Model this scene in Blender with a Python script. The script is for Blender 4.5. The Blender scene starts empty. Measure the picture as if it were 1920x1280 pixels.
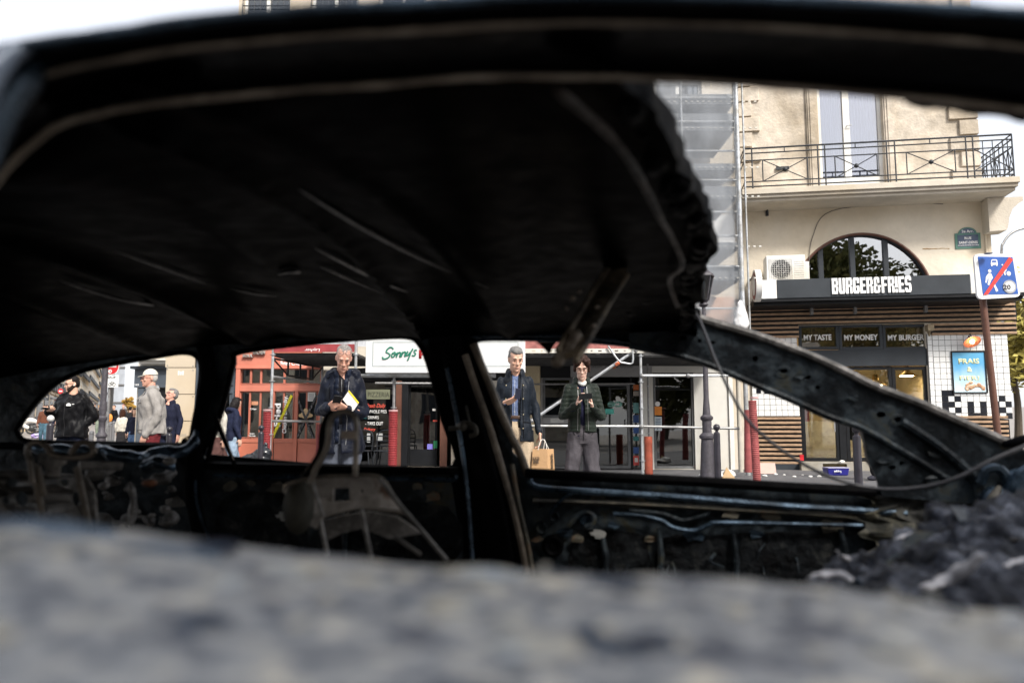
import bpy, bmesh, math, random
from math import sin, cos, pi, radians, sqrt, atan, tan
from mathutils import Vector as V, Matrix, noise
from mathutils.geometry import tessellate_polygon
random.seed(7)
S = bpy.context.scene
COL = S.collection

# ------------------------------------------------------------------ camera
F = 1440.0
PITCH = atan(156 / F)
CZ = 1.10
cam_d = bpy.data.cameras.new('camera'); cam = bpy.data.objects.new('camera', cam_d); COL.objects.link(cam)
cam_d.sensor_width = 36; cam_d.lens = 27.0; cam_d.clip_start = 0.02; cam_d.clip_end = 1000
cam.location = (0, 0, CZ); cam.rotation_euler = (pi / 2 + PITCH, 0, 0)
cam_d.dof.use_dof = True; cam_d.dof.focus_distance = 9.5; cam_d.dof.aperture_fstop = 3.1
cam_d.dof.aperture_blades = 9
S.camera = cam
# ------------------------------------------------------------------ world, sun, exposure
w = bpy.data.worlds.new('World'); S.world = w; w.use_nodes = True
nt = w.node_tree; bg = nt.nodes['Background']
sky = nt.nodes.new('ShaderNodeTexSky'); sky.sky_type = 'NISHITA'; sky.sun_disc = False
SUN_EL, SUN_AZ = 44, 148           # azimuth clockwise from +Y (north)
sky.sun_elevation = radians(SUN_EL); sky.sun_rotation = radians(SUN_AZ)
sky.air_density = 1.0; sky.dust_density = 4.0; sky.ozone_density = 1.0
veil_ = nt.nodes.new('ShaderNodeMix'); veil_.data_type = 'RGBA'; veil_.inputs[0].default_value = .62      # thin bright cloud over the blue
veil_.inputs[7].default_value = (7.6, 7.7, 8.0, 1)
nt.links.new(sky.outputs[0], veil_.inputs[6]); nt.links.new(veil_.outputs[2], bg.inputs[0]); bg.inputs[1].default_value = 0.075
sd = bpy.data.lights.new('sun', 'SUN'); sun = bpy.data.objects.new('sun', sd); COL.objects.link(sun)
sd.energy = 2.1; sd.angle = radians(12); sd.color = (1.0, .95, .88)
sdir = V((sin(radians(SUN_AZ)) * cos(radians(SUN_EL)), cos(radians(SUN_AZ)) * cos(radians(SUN_EL)), sin(radians(SUN_EL))))
sun.rotation_euler = (-sdir).to_track_quat('-Z', 'Y').to_euler(); sun.location = (0, 0, 30)
S.view_settings.view_transform = 'Standard'; S.view_settings.look = 'None'
S.view_settings.gamma = 1; S.view_settings.use_curve_mapping = False
S.view_settings.exposure = 1.38
S.cycles.max_bounces = 6; S.cycles.transparent_max_bounces = 12

# ------------------------------------------------------------------ helpers
def P(px, py, Y):
    x = (px - 960) / F; y = (640 - py) / F
    dy = cos(PITCH) - y * sin(PITCH); dz = sin(PITCH) + y * cos(PITCH)
    t = Y / dy
    return V((x * t, Y, CZ + dz * t))

class Wall:
    def __init__(s, a, b):
        s.o = V((a[0], a[1], 0)); d = V((b[0] - a[0], b[1] - a[1], 0)); s.t = d.normalized()
        n = V((s.t.y, -s.t.x, 0)); s.n = n if n.y < 0 else -n
        s.ang = math.atan2(s.t.y, s.t.x)
    def pt(s, u, z, d=0): return s.o + s.t * u + s.n * d + V((0, 0, z))
    def uz(s, px, py, d=0):
        r = P(px, py, 1.0) - V((0, 0, CZ)); c = V((0, 0, CZ))
        o = s.o + s.n * d
        k = (o - c).dot(s.n) / r.dot(s.n)
        p = c + r * k
        return ((p - s.o).dot(s.t), p.z)
    def rect(s, x0, y0, x1, y1, d=0):
        xm, ym = (x0 + x1) / 2, (y0 + y1) / 2
        return s.uz(x0, ym, d)[0], s.uz(x1, ym, d)[0], s.uz(xm, y1, d)[1], s.uz(xm, y0, d)[1]

def tag(o, label=None, cat=None, group=None, kind=None):
    if label: o['label'] = label
    if cat: o['category'] = cat
    if group: o['group'] = group
    if kind: o['kind'] = kind
    return o
def thing(name, label, cat, loc=(0, 0, 0), group=None, rz=0):
    o = bpy.data.objects.new(name, None); COL.objects.link(o); o.location = loc; o.rotation_euler = (0, 0, rz)
    o.empty_display_size = .1
    return tag(o, label, cat, group)
def wloc(o):
    v = V((0, 0, 0))
    while o is not None: v += V(o.location); o = o.parent
    return v
def link(name, me, m, parent=None, local=False, smooth=False):
    o = bpy.data.objects.new(name, me); COL.objects.link(o)
    if m is not None: me.materials.append(m)
    if parent is not None:
        if not local: me.transform(Matrix.Translation(-wloc(parent)))
        o.parent = parent
    if smooth: me.shade_smooth()
    return o

def frames(pts):
    n = len(pts); T = []
    for i in range(n):
        a = pts[max(i - 1, 0)]; b = pts[min(i + 1, n - 1)]
        d = (b - a); T.append(d.normalized() if d.length > 1e-9 else V((0, 0, 1)))
    up = V((0, 0, 1)) if abs(T[0].z) < .9 else V((0, 1, 0))
    x = T[0].cross(up).normalized(); out = []
    for t in T:
        x = (x - t * x.dot(t)); x = x.normalized() if x.length > 1e-6 else t.orthogonal().normalized()
        out.append((x, t.cross(x)))
    return out
def cr(pts, k=4, closed=False):
    pts = [V(p) for p in pts]; n = len(pts); out = []
    rng = range(n) if closed else range(n - 1)
    for i in rng:
        if closed: p0, p1, p2, p3 = pts[i - 1], pts[i], pts[(i + 1) % n], pts[(i + 2) % n]
        else: p0, p1, p2, p3 = pts[max(i - 1, 0)], pts[i], pts[i + 1], pts[min(i + 2, n - 1)]
        for j in range(k):
            t = j / k
            out.append(.5 * ((2 * p1) + (p2 - p0) * t + (2 * p0 - 5 * p1 + 4 * p2 - p3) * t * t + (3 * p1 - p0 - 3 * p2 + p3) * t ** 3))
    if not closed: out.append(pts[-1])
    return out

class MB:
    def __init__(s): s.v = []; s.f = []
    def add(s, vs, fs):
        k = len(s.v); s.v += [V(p) for p in vs]; s.f += [tuple(i + k for i in f) for f in fs]; return s
    def hexa(s, p):
        return s.add(p, [(0, 3, 2, 1), (4, 5, 6, 7), (0, 1, 5, 4), (1, 2, 6, 5), (2, 3, 7, 6), (3, 0, 4, 7)])
    def box(s, x0, x1, y0, y1, z0, z1):
        return s.hexa([(x0, y0, z0), (x1, y0, z0), (x1, y1, z0), (x0, y1, z0), (x0, y0, z1), (x1, y0, z1), (x1, y1, z1), (x0, y1, z1)])
    def wbox(s, W, u0, u1, z0, z1, d0, d1):
        p = W.pt
        return s.hexa([p(u0, z0, d1), p(u1, z0, d1), p(u1, z0, d0), p(u0, z0, d0), p(u0, z1, d1), p(u1, z1, d1), p(u1, z1, d0), p(u0, z1, d0)])
    def wpx(s, W, x0, y0, x1, y1, d0, d1):
        u0, u1, z0, z1 = W.rect(x0, y0, x1, y1, d1); return s.wbox(W, u0, u1, z0, z1, d0, d1)
    def frame(s, W, u0, u1, z0, z1, t, d0, d1):
        s.wbox(W, u0, u0 + t, z0, z1, d0, d1); s.wbox(W, u1 - t, u1, z0, z1, d0, d1)
        s.wbox(W, u0 + t, u1 - t, z0, z0 + t, d0, d1); return s.wbox(W, u0 + t, u1 - t, z1 - t, z1, d0, d1)
    def tube(s, pts, r, n=8, caps=True, flat=1.0, closed=False):
        pts = [V(p) for p in pts]; m = len(pts)
        rr = r if isinstance(r, (list, tuple)) else [r] * m
        fr = frames(pts); vs = []; fs = []
        for i in range(m):
            rx, ry = rr[i] if isinstance(rr[i], (list, tuple)) else (rr[i], rr[i] * flat)
            for j in range(n):
                a = 2 * pi * j / n
                vs.append(pts[i] + fr[i][0] * cos(a) * rx + fr[i][1] * sin(a) * ry)
        for i in range(m - 1):
            for j in range(n):
                k = (j + 1) % n
                fs.append((i * n + j, i * n + k, (i + 1) * n + k, (i + 1) * n + j))
        if closed:
            for j in range(n):
                k = (j + 1) % n; fs.append(((m - 1) * n + j, (m - 1) * n + k, k, j))
        elif caps:
            fs.append(tuple(range(n))[::-1]); fs.append(tuple((m - 1) * n + j for j in range(n)))
        return s.add(vs, fs)
    def caps(s, a, b, ra, rb=None, n=10):       # rounded limb
        a, b = V(a), V(b); rb = ra if rb is None else rb; d = (b - a)
        L = d.length; d = d / L if L > 1e-6 else V((0, 0, 1))
        pts = []; rs = []
        for t in (-1, -.92, -.7, -.38): pts.append(a + d * ra * t); rs.append(max(ra * sqrt(max(0, 1 - t * t)), .0008))
        pts.append(a); rs.append(ra); pts.append(b); rs.append(rb)
        for t in (.38, .7, .92, 1): pts.append(b + d * rb * t); rs.append(max(rb * sqrt(max(0, 1 - t * t)), .0008))
        return s.tube(pts, rs, n)
    def limb(s, pts, rs, n=12, k=4):
        q = [V((p[0], p[1], p[2])) for p in pts]
        c = cr(q, k); rc = cr([V((r, 0, 0)) for r in rs], k)
        s.tube(c, [max(x.x, .001) for x in rc], n)
        s.ball(q[0], (rs[0],) * 3); s.ball(q[-1], (rs[-1],) * 3); return s
    def ball(s, c, r, n=12, m=8, M=None):
        c = V(c); r = (r, r, r) if not isinstance(r, (tuple, list)) else r
        vs = [V((0, 0, -r[2]))]; fs = []
        for i in range(1, m):
            a = -pi / 2 + pi * i / m
            for j in range(n):
                b = 2 * pi * j / n; vs.append(V((r[0] * cos(a) * cos(b), r[1] * cos(a) * sin(b), r[2] * sin(a))))
        vs.append(V((0, 0, r[2])))
        for j in range(n): fs.append((0, 1 + (j + 1) % n, 1 + j))
        for i in range(m - 2):
            for j in range(n):
                k = (j + 1) % n; a = 1 + i * n; fs.append((a + j, a + k, a + n + k, a + n + j))
        t = len(vs) - 1; a = 1 + (m - 2) * n
        for j in range(n): fs.append((a + j, a + (j + 1) % n, t))
        if M is not None: vs = [M @ v for v in vs]
        return s.add([v + c for v in vs], fs)
    def loft(s, secs, n=20, power=2.0, caps=True):
        """secs: (cx, cy, z, rx, ry) ; superellipse sections"""
        vs = []; fs = []; m = len(secs)
        for (cx, cy, z, rx, ry) in secs:
            for j in range(n):
                a = 2 * pi * j / n; c_, s_ = cos(a), sin(a); e = 2 / power
                vs.append(V((cx + rx * math.copysign(abs(c_) ** e, c_), cy + ry * math.copysign(abs(s_) ** e, s_), z)))
        for i in range(m - 1):
            for j in range(n):
                k = (j + 1) % n; fs.append((i * n + j, i * n + k, (i + 1) * n + k, (i + 1) * n + j))
        if caps: fs.append(tuple(range(n))[::-1]); fs.append(tuple((m - 1) * n + j for j in range(n)))
        return s.add(vs, fs)
    def cyl(s, a, b, r, n=16): return s.tube([a, b], r, n)
    def lathe(s, base, prof, n=16, M=None):
        b = V(base); vs = []; fs = []; m = len(prof)
        for (r, z) in prof:
            for j in range(n):
                v = V((r * cos(2 * pi * j / n), r * sin(2 * pi * j / n), z))
                vs.append((M @ v if M else v) + b)
        for i in range(m - 1):
            for j in range(n):
                k = (j + 1) % n; fs.append((i * n + j, i * n + k, (i + 1) * n + k, (i + 1) * n + j))
        fs.append(tuple(range(n))[::-1]); fs.append(tuple((m - 1) * n + j for j in range(n)))
        return s.add(vs, fs)
    def plate(s, loops, fmap, thick):
        """loops of 2-D points (first outer, then holes); fmap -> 3-D; thick = offset vector"""
        flat = [q for L in loops for q in L]
        tris = tessellate_polygon([[V((q[0], q[1], 0)) for q in L] for L in loops])
        A = [fmap(q[0], q[1]) for q in flat]; n = len(A); B = [a + thick for a in A]
        fs = [tuple(t) for t in tris] + [tuple(i + n for i in t[::-1]) for t in tris]
        k = 0
        for L in loops:
            m = len(L)
            for i in range(m):
                a, b = k + i, k + (i + 1) % m; fs.append((a, b, b + n, a + n))
            k += m
        return s.add(A + B, fs)
    def mesh(s, name, recalc=True):
        me = bpy.data.meshes.new(name); me.from_pydata([tuple(p) for p in s.v], [], s.f)
        if recalc:
            bm = bmesh.new(); bm.from_mesh(me); bmesh.ops.recalc_face_normals(bm, faces=bm.faces); bm.to_mesh(me); bm.free()
        return me
    def build(s, name, m, parent=None, smooth=False, bevel=0, local=False):
        me = s.mesh(name)
        if bevel:
            bm = bmesh.new(); bm.from_mesh(me)
            bmesh.ops.bevel(bm, geom=bm.edges[:], offset=bevel, segments=1, affect='EDGES'); bm.to_mesh(me); bm.free()
        o = link(name, me, m, parent, local=local)
        if smooth:
            me.shade_smooth()
            try: me.set_sharp_from_angle(angle=radians(40))
            except Exception: pass
        return o

def remesh(mb, voxel, name, m, parent=None, disp=None, smooth_it=3, cut=None, thick=0, local=True):
    me = mb.mesh(name, recalc=True); o = bpy.data.objects.new('tmp', me); COL.objects.link(o)
    md = o.modifiers.new('r', 'REMESH'); md.mode = 'VOXEL'; md.voxel_size = voxel
    if smooth_it:
        sm = o.modifiers.new('s', 'SMOOTH'); sm.iterations = smooth_it; sm.factor = .5
    dg = bpy.context.evaluated_depsgraph_get(); dg.update()
    me2 = bpy.data.meshes.new_from_object(o.evaluated_get(dg)); bpy.data.objects.remove(o)
    if disp:
        ns = [v.normal.copy() for v in me2.vertices]
        for v, nn in zip(me2.vertices, ns):
            v.co += nn * disp(v.co, nn)
    if cut:
        bm = bmesh.new(); bm.from_mesh(me2)
        bmesh.ops.delete(bm, geom=[f for f in bm.faces if cut(f.calc_center_median())], context='FACES')
        bm.to_mesh(me2); bm.free()
    me2.name = name
    ob = link(name, me2, m, parent, local=local); me2.shade_smooth()
    if thick:
        sl = ob.modifiers.new('solid', 'SOLIDIFY'); sl.thickness = thick; sl.offset = -1
    return ob

# ------------------------------------------------------------------ materials
MATS = {}
def mat(name, col, rough=.6, metal=0, var=.25, scale=6, bump=.15, bscale=None, spec=.5, emit=None, es=0, col2=None, stretch=None, cc=0, stain=0):
    if name in MATS: return MATS[name]
    m = bpy.data.materials.new(name); m.use_nodes = True; n = m.node_tree; b = n.nodes['Principled BSDF']
    tc = n.nodes.new('ShaderNodeTexCoord'); mp = n.nodes.new('ShaderNodeMapping'); n.links.new(tc.outputs['Object'], mp.inputs[0])
    if stretch: mp.inputs['Scale'].default_value = stretch
    nz = n.nodes.new('ShaderNodeTexNoise'); nz.inputs['Scale'].default_value = scale; nz.inputs['Detail'].default_value = 6; nz.inputs['Roughness'].default_value = .65
    n.links.new(mp.outputs[0], nz.inputs[0])
    rp = n.nodes.new('ShaderNodeValToRGB')
    c2 = col2 if col2 else tuple(min(1, c * (1 + var)) for c in col)
    c1 = tuple(c * (1 - var) for c in col)
    rp.color_ramp.elements[0].position = .33; rp.color_ramp.elements[1].position = .68
    rp.color_ramp.elements[0].color = (*c1, 1); rp.color_ramp.elements[1].color = (*c2, 1)
    n.links.new(nz.outputs[0], rp.inputs[0]); last = rp.outputs[0]
    if stain:
        n2 = n.nodes.new('ShaderNodeTexNoise'); n2.inputs['Scale'].default_value = scale * .23; n2.inputs['Detail'].default_value = 8
        n.links.new(mp.outputs[0], n2.inputs[0])
        r2 = n.nodes.new('ShaderNodeValToRGB'); r2.color_ramp.elements[0].position = .45; r2.color_ramp.elements[1].position = .62
        v = 1 - stain; r2.color_ramp.elements[0].color = (1, 1, 1, 1); r2.color_ramp.elements[1].color = (v, v * .95, v * .86, 1)
        mx = n.nodes.new('ShaderNodeMix'); mx.data_type = 'RGBA'; mx.blend_type = 'MULTIPLY'; mx.inputs[0].default_value = 1
        n.links.new(n2.outputs[0], r2.inputs[0]); n.links.new(last, mx.inputs[6]); n.links.new(r2.outputs[0], mx.inputs[7]); last = mx.outputs[2]
    n.links.new(last, b.inputs['Base Color'])
    rr = n.nodes.new('ShaderNodeMapRange'); rr.inputs['To Min'].default_value = max(0.02, rough - .12); rr.inputs['To Max'].default_value = min(1, rough + .12)
    n.links.new(nz.outputs[0], rr.inputs[0]); n.links.new(rr.outputs[0], b.inputs['Roughness'])
    b.inputs['Metallic'].default_value = metal; b.inputs['Specular IOR Level'].default_value = spec
    if cc: b.inputs['Coat Weight'].default_value = cc
    if bump:
        nb = n.nodes.new('ShaderNodeTexNoise'); nb.inputs['Scale'].default_value = bscale or scale * 6; nb.inputs['Detail'].default_value = 5
        n.links.new(mp.outputs[0], nb.inputs[0]); bp = n.nodes.new('ShaderNodeBump'); bp.inputs['Strength'].default_value = bump; bp.inputs['Distance'].default_value = .02
        n.links.new(nb.outputs[0], bp.inputs['Height']); n.links.new(bp.outputs[0], b.inputs['Normal'])
    if emit: b.inputs['Emission Color'].default_value = (*emit, 1); b.inputs['Emission Strength'].default_value = es
    MATS[name] = m; return m

def ramp_mat(name, stops, scale=5, rough=.5, metal=.3, bump=.4, bscale=40, spec=.5, dist=.01, stretch=None):
    if name in MATS: return MATS[name]
    m = bpy.data.materials.new(name); m.use_nodes = True; n = m.node_tree; b = n.nodes['Principled BSDF']
    tc = n.nodes.new('ShaderNodeTexCoord'); mp = n.nodes.new('ShaderNodeMapping'); n.links.new(tc.outputs['Object'], mp.inputs[0])
    if stretch: mp.inputs['Scale'].default_value = stretch
    nz = n.nodes.new('ShaderNodeTexNoise'); nz.inputs['Scale'].default_value = scale; nz.inputs['Detail'].default_value = 9; nz.inputs['Roughness'].default_value = .7
    nz.inputs['Distortion'].default_value = .4
    n.links.new(mp.outputs[0], nz.inputs[0])
    rp = n.nodes.new('ShaderNodeValToRGB'); e = rp.color_ramp.elements
    while len(e) < len(stops): e.new(.5)
    for i, (p, c) in enumerate(stops): e[i].position = p; e[i].color = (*c, 1)
    n.links.new(nz.outputs[0], rp.inputs[0]); n.links.new(rp.outputs[0], b.inputs['Base Color'])
    nb = n.nodes.new('ShaderNodeTexNoise'); nb.inputs['Scale'].default_value = bscale; nb.inputs['Detail'].default_value = 6
    n.links.new(mp.outputs[0], nb.inputs[0]); bp = n.nodes.new('ShaderNodeBump'); bp.inputs['Strength'].default_value = bump; bp.inputs['Distance'].default_value = dist
    n.links.new(nb.outputs[0], bp.inputs['Height']); n.links.new(bp.outputs[0], b.inputs['Normal'])
    rr = n.nodes.new('ShaderNodeMapRange'); rr.inputs['To Min'].default_value = max(.05, rough - .2); rr.inputs['To Max'].default_value = min(1, rough + .2)
    n.links.new(nb.outputs[0], rr.inputs[0]); n.links.new(rr.outputs[0], b.inputs['Roughness'])
    b.inputs['Metallic'].default_value = metal; b.inputs['Specular IOR Level'].default_value = spec
    MATS[name] = m; return m

def glass(name, tint=(.9, .95, .95), refl=.12, rough=.01):
    if name in MATS: return MATS[name]
    m = bpy.data.materials.new(name); m.use_nodes = True; n = m.node_tree; n.nodes.clear()
    out = n.nodes.new('ShaderNodeOutputMaterial'); mx = n.nodes.new('ShaderNodeMixShader')
    tr = n.nodes.new('ShaderNodeBsdfTransparent'); tr.inputs[0].default_value = (*tint, 1)
    gl = n.nodes.new('ShaderNodeBsdfGlossy'); gl.inputs['Roughness'].default_value = rough
    fr = n.nodes.new('ShaderNodeFresnel'); fr.inputs[0].default_value = 1.5
    ad = n.nodes.new('ShaderNodeMath'); ad.inputs[1].default_value = refl; ad.use_clamp = True
    tc = n.nodes.new('ShaderNodeTexCoord'); nz = n.nodes.new('ShaderNodeTexNoise'); nz.inputs['Scale'].default_value = 1.2; nz.inputs['Detail'].default_value = 0
    bp = n.nodes.new('ShaderNodeBump'); bp.inputs['Strength'].default_value = .08; bp.inputs['Distance'].default_value = .05
    n.links.new(tc.outputs['Object'], nz.inputs[0]); n.links.new(nz.outputs[0], bp.inputs['Height']); n.links.new(bp.outputs[0], gl.inputs['Normal'])
    n.links.new(fr.outputs[0], ad.inputs[0]); n.links.new(ad.outputs[0], mx.inputs[0])
    n.links.new(tr.outputs[0], mx.inputs[1]); n.links.new(gl.outputs[0], mx.inputs[2]); n.links.new(mx.outputs[0], out.inputs[0])
    MATS[name] = m; return m
def veil(name, col, alpha, scale=40):
    """woven netting: part transparent, part diffuse"""
    m = bpy.data.materials.new(name); m.use_nodes = True; n = m.node_tree; n.nodes.clear()
    out = n.nodes.new('ShaderNodeOutputMaterial'); mx = n.nodes.new('ShaderNodeMixShader')
    tr = n.nodes.new('ShaderNodeBsdfTransparent'); df = n.nodes.new('ShaderNodeBsdfDiffuse'); df.inputs[0].default_value = (*col, 1)
    tl = n.nodes.new('ShaderNodeBsdfTranslucent'); tl.inputs[0].default_value = (*col, 1); a2 = n.nodes.new('ShaderNodeMixShader'); a2.inputs[0].default_value = .4
    tc = n.nodes.new('ShaderNodeTexCoord'); nz = n.nodes.new('ShaderNodeTexNoise'); nz.inputs['Scale'].default_value = 1.3; nz.inputs['Detail'].default_value = 5
    mp = n.nodes.new('ShaderNodeMapping'); mp.inputs['Scale'].default_value = (1.5, 1, .8)
    rr = n.nodes.new('ShaderNodeMapRange'); rr.inputs['From Min'].default_value = .3; rr.inputs['From Max'].default_value = .7
    rr.inputs['To Min'].default_value = alpha - .15; rr.inputs['To Max'].default_value = alpha + .15
    n.links.new(tc.outputs['Object'], mp.inputs[0]); n.links.new(mp.outputs[0], nz.inputs[0]); n.links.new(nz.outputs[0], rr.inputs[0]); n.links.new(rr.outputs[0], mx.inputs[0])
    n.links.new(df.outputs[0], a2.inputs[1]); n.links.new(tl.outputs[0], a2.inputs[2])
    n.links.new(tr.outputs[0], mx.inputs[1]); n.links.new(a2.outputs[0], mx.inputs[2]); n.links.new(mx.outputs[0], out.inputs[0])
    return m

# ------------------------------------------------------------------ lettering
def text_mesh(txt, shear=0, bold=0, space=1.0, line=1.0):
    c = bpy.data.curves.new('t', 'FONT'); c.body = txt; c.shear = shear; c.offset = bold; c.space_character = space; c.space_line = line
    c.align_x = 'CENTER'; c.resolution_u = 3
    o = bpy.data.objects.new('t', c); COL.objects.link(o)
    dg = bpy.context.evaluated_depsgraph_get(); dg.update()
    me = bpy.data.meshes.new_from_object(o.evaluated_get(dg)); bpy.data.objects.remove(o)
    return me
def wtext(W, txt, px, m, parent, d=0.01, thick=.006, name='lettering', rot=0, shear=0, bold=0, space=1.0, uz=None, slope=0, label=None, line=1.0):
    me = text_mesh(txt, shear, bold, space, line)
    xs = [v.co.x for v in me.vertices]; ys = [v.co.y for v in me.vertices]
    x0, x1, y0, y1 = min(xs), max(xs), min(ys), max(ys)
    u0, u1, z0, z1 = uz if uz else W.rect(*px, d)
    for v in me.vertices:
        a = (v.co.x - x0) / (x1 - x0); b = (v.co.y - y0) / (y1 - y0)
        if rot == 90: a, b = 1 - b, a           # reads upwards
        if rot == 180: a, b = 1 - a, 1 - b
        if rot == -1: a = 1 - a                 # mirrored
        v.co = W.pt(u0 + (u1 - u0) * a, z0 + (z1 - z0) * b + slope * (a - .5), d)
    bm = bmesh.new(); bm.from_mesh(me)
    r = bmesh.ops.extrude_face_region(bm, geom=bm.faces[:])
    bmesh.ops.translate(bm, verts=[g for g in r['geom'] if isinstance(g, bmesh.types.BMVert)], vec=W.n * thick)
    bmesh.ops.recalc_face_normals(bm, faces=bm.faces); bm.to_mesh(me); bm.free()
    me.name = name
    o = link(name, me, m, parent)
    if label: o['label'] = label
    return o
# ------------------------------------------------------------------ palette
stone = mat('stone', (.54, .49, .41), .85, var=.12, scale=2.2, bump=.35, bscale=30, stain=.12)
render_ = mat('cream_render', (.66, .595, .49), .85, var=.08, scale=1.6, bump=.5, bscale=9, stain=.12)
oldstone = mat('old_stone', (.56, .495, .41), .88, var=.25, scale=3, bump=.6, bscale=18, stain=.34)
blackp = mat('black_paint', (.009, .010, .012), .45, var=.3, scale=3, bump=.05, spec=.25)
charp = mat('charcoal_paint', (.032, .038, .045), .5, var=.15, scale=2, bump=.05, spec=.3)
iron = mat('wrought_iron', (.014, .018, .024), .5, var=.3, scale=20, bump=.2)
bolm = mat('bollard_paint', (.022, .020, .028), .36, var=.25, scale=9, bump=.15, stain=.2)
lampm = mat('lamp_post_paint', (.055, .05, .06), .5, var=.35, scale=14, bump=.5, bscale=60)
galv = mat('galvanised_tube', (.44, .46, .48), .45, .5, var=.25, scale=14, bump=.15, stain=.3)
galvd = mat('weathered_tube', (.25, .25, .25), .5, .5, var=.3, scale=14, bump=.15)
whitep = mat('white_paint', (.72, .72, .70), .5, var=.05, scale=3, bump=.05, stain=.12)
offw = mat('off_white_panel', (.60, .59, .55), .6, var=.05, scale=2, bump=.08, stain=.15)
coral = mat('coral_paint', (.56, .19, .13), .42, var=.08, scale=3, bump=.06, stain=.12)
redsl = mat('red_sleeve', (.23, .022, .026), .6, var=.2, scale=8, bump=.1)
redsl2 = mat('faded_red_sleeve', (.30, .07, .07), .65, var=.3, scale=10, bump=.1, stain=.3)
orsl = mat('orange_red_wood', (.35, .075, .04), .7, var=.3, scale=9, bump=.2, stain=.3)
redboard = mat('red_board', (.27, .035, .04), .6, var=.25, scale=5, bump=.1)
pinkboard = mat('scratched_red_board', (.36, .13, .115), .7, var=.4, scale=9, bump=.15)
deckm = mat('scaffold_deck', (.055, .055, .055), .7, .3, var=.4, scale=6, bump=.2)
woodm = mat('slat_wood', (.36, .235, .145), .65, var=.45, scale=3, bump=.2, stretch=(1, 12, 14), bscale=20)
brownp = mat('brown_paint', (.11, .045, .028), .5, var=.2, scale=3, bump=.08)
conc = mat('step_concrete', (.36, .35, .32), .85, var=.18, scale=5, bump=.3, stain=.2)
greyd = mat('blue_grey_paint', (.07, .085, .105), .5, var=.12, scale=2, bump=.05)
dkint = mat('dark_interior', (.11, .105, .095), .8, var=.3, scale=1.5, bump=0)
warmint = mat('warm_interior', (.42, .33, .20), .7, var=.2, scale=1.2, bump=0)
lettw = mat('white_lettering', (.85, .85, .84), .5, var=.02, bump=0)
paper = mat('paper', (.72, .71, .67), .8, var=.05, scale=8, bump=.1)
tilew = mat('white_tile', (.80, .81, .80), .12, var=.03, scale=2, bump=.02, cc=.2)
tileb = mat('black_tile', (.012, .014, .02), .15, var=.1, scale=2, bump=.02)
grout = mat('grout', (.22, .21, .20), .9, var=.1, bump=.1)
gl = glass('shop_glass', refl=.05)
glr = glass('mirror_glass', (.45, .5, .55), refl=.5)
glw = glass('window_glass', refl=.16)
def plain(name, col, r=.6, **k): return mat(name, col, r, var=k.pop('var', .1), bump=k.pop('bump', .05), **k)

# ------------------------------------------------------------------ ground
asph = ramp_mat('asphalt', [(.3, (.075, .078, .085)), (.5, (.10, .10, .107)), (.75, (.15, .15, .15))], scale=3, rough=.85, metal=0, bump=.5, bscale=120)
asphl = ramp_mat('pale_asphalt', [(.3, (.17, .155, .145)), (.5, (.24, .22, .20)), (.75, (.32, .29, .265))], scale=1.2, rough=.85, metal=0, bump=.5, bscale=60)
gran = ramp_mat('granite', [(.3, (.22, .22, .22)), (.6, (.32, .32, .31)), (.8, (.40, .39, .38))], scale=20, rough=.75, metal=0, bump=.3)
def gz(x, y): return max(0.0, (y - 28) * .030)
m = MB(); nx, ny = 40, 60
xs = [-260 + 520 * i / nx for i in range(nx + 1)]
ys = [-80 + 110 * i / 30 for i in range(30)] + [30 + 8 * i for i in range(31)]
for y in ys:
    for x in xs: m.v.append(V((x, y, gz(x, y))))
for j in range(len(ys) - 1):
    for i in range(nx):
        a = j * (nx + 1) + i; m.f.append((a, a + 1, a + nx + 2, a + nx + 1))
g = m.build('road', asphl); tag(g, kind='structure')
m = MB(); m.box(-10.4, 40, 6.98, 18.5, -.1, .12); m.box(-10.4, 40, 6.8, 6.975, -.1, .121)
pav = MB().box(-10.4, 40, 6.98, 30, -.1, .12).build('pavement', asph); tag(pav, kind='structure')
kb = tag(MB().box(-10.4, 40, 6.80, 6.975, -.1, .125).build('kerb', gran), kind='structure')
m = MB(); x = -10.4
kst = None
for i in range(40):
    if i == 0: kme = MB().box(.005, 1.195, -.006, .17, -.05, .004).mesh('kerb_stone'); kme.materials.append(gran)
    o = bpy.data.objects.new('kerb_stone', kme); COL.objects.link(o); o.parent = kb; o.location = (-10.4 + 1.2 * i, 6.803, .127)

# ------------------------------------------------------------------ walls of the square
YA = 17.2
A = Wall((-8, YA), (6, YA))
B = Wall((P(1385, 500, 17.3).x, 17.3), (P(1857, 500, 16.45).x, 16.45))
def uzmap(W, d=0): return lambda u, z: W.pt(u, z, d)
def loop_px(W, pts, d=0): return [W.uz(x, y, d) for x, y in pts]
def rloop(W, x0, y0, x1, y1, d=0):
    u0, u1, z0, z1 = W.rect(x0, y0, x1, y1, d); return [(u0, z0), (u1, z0), (u1, z1), (u0, z1)]

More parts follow.
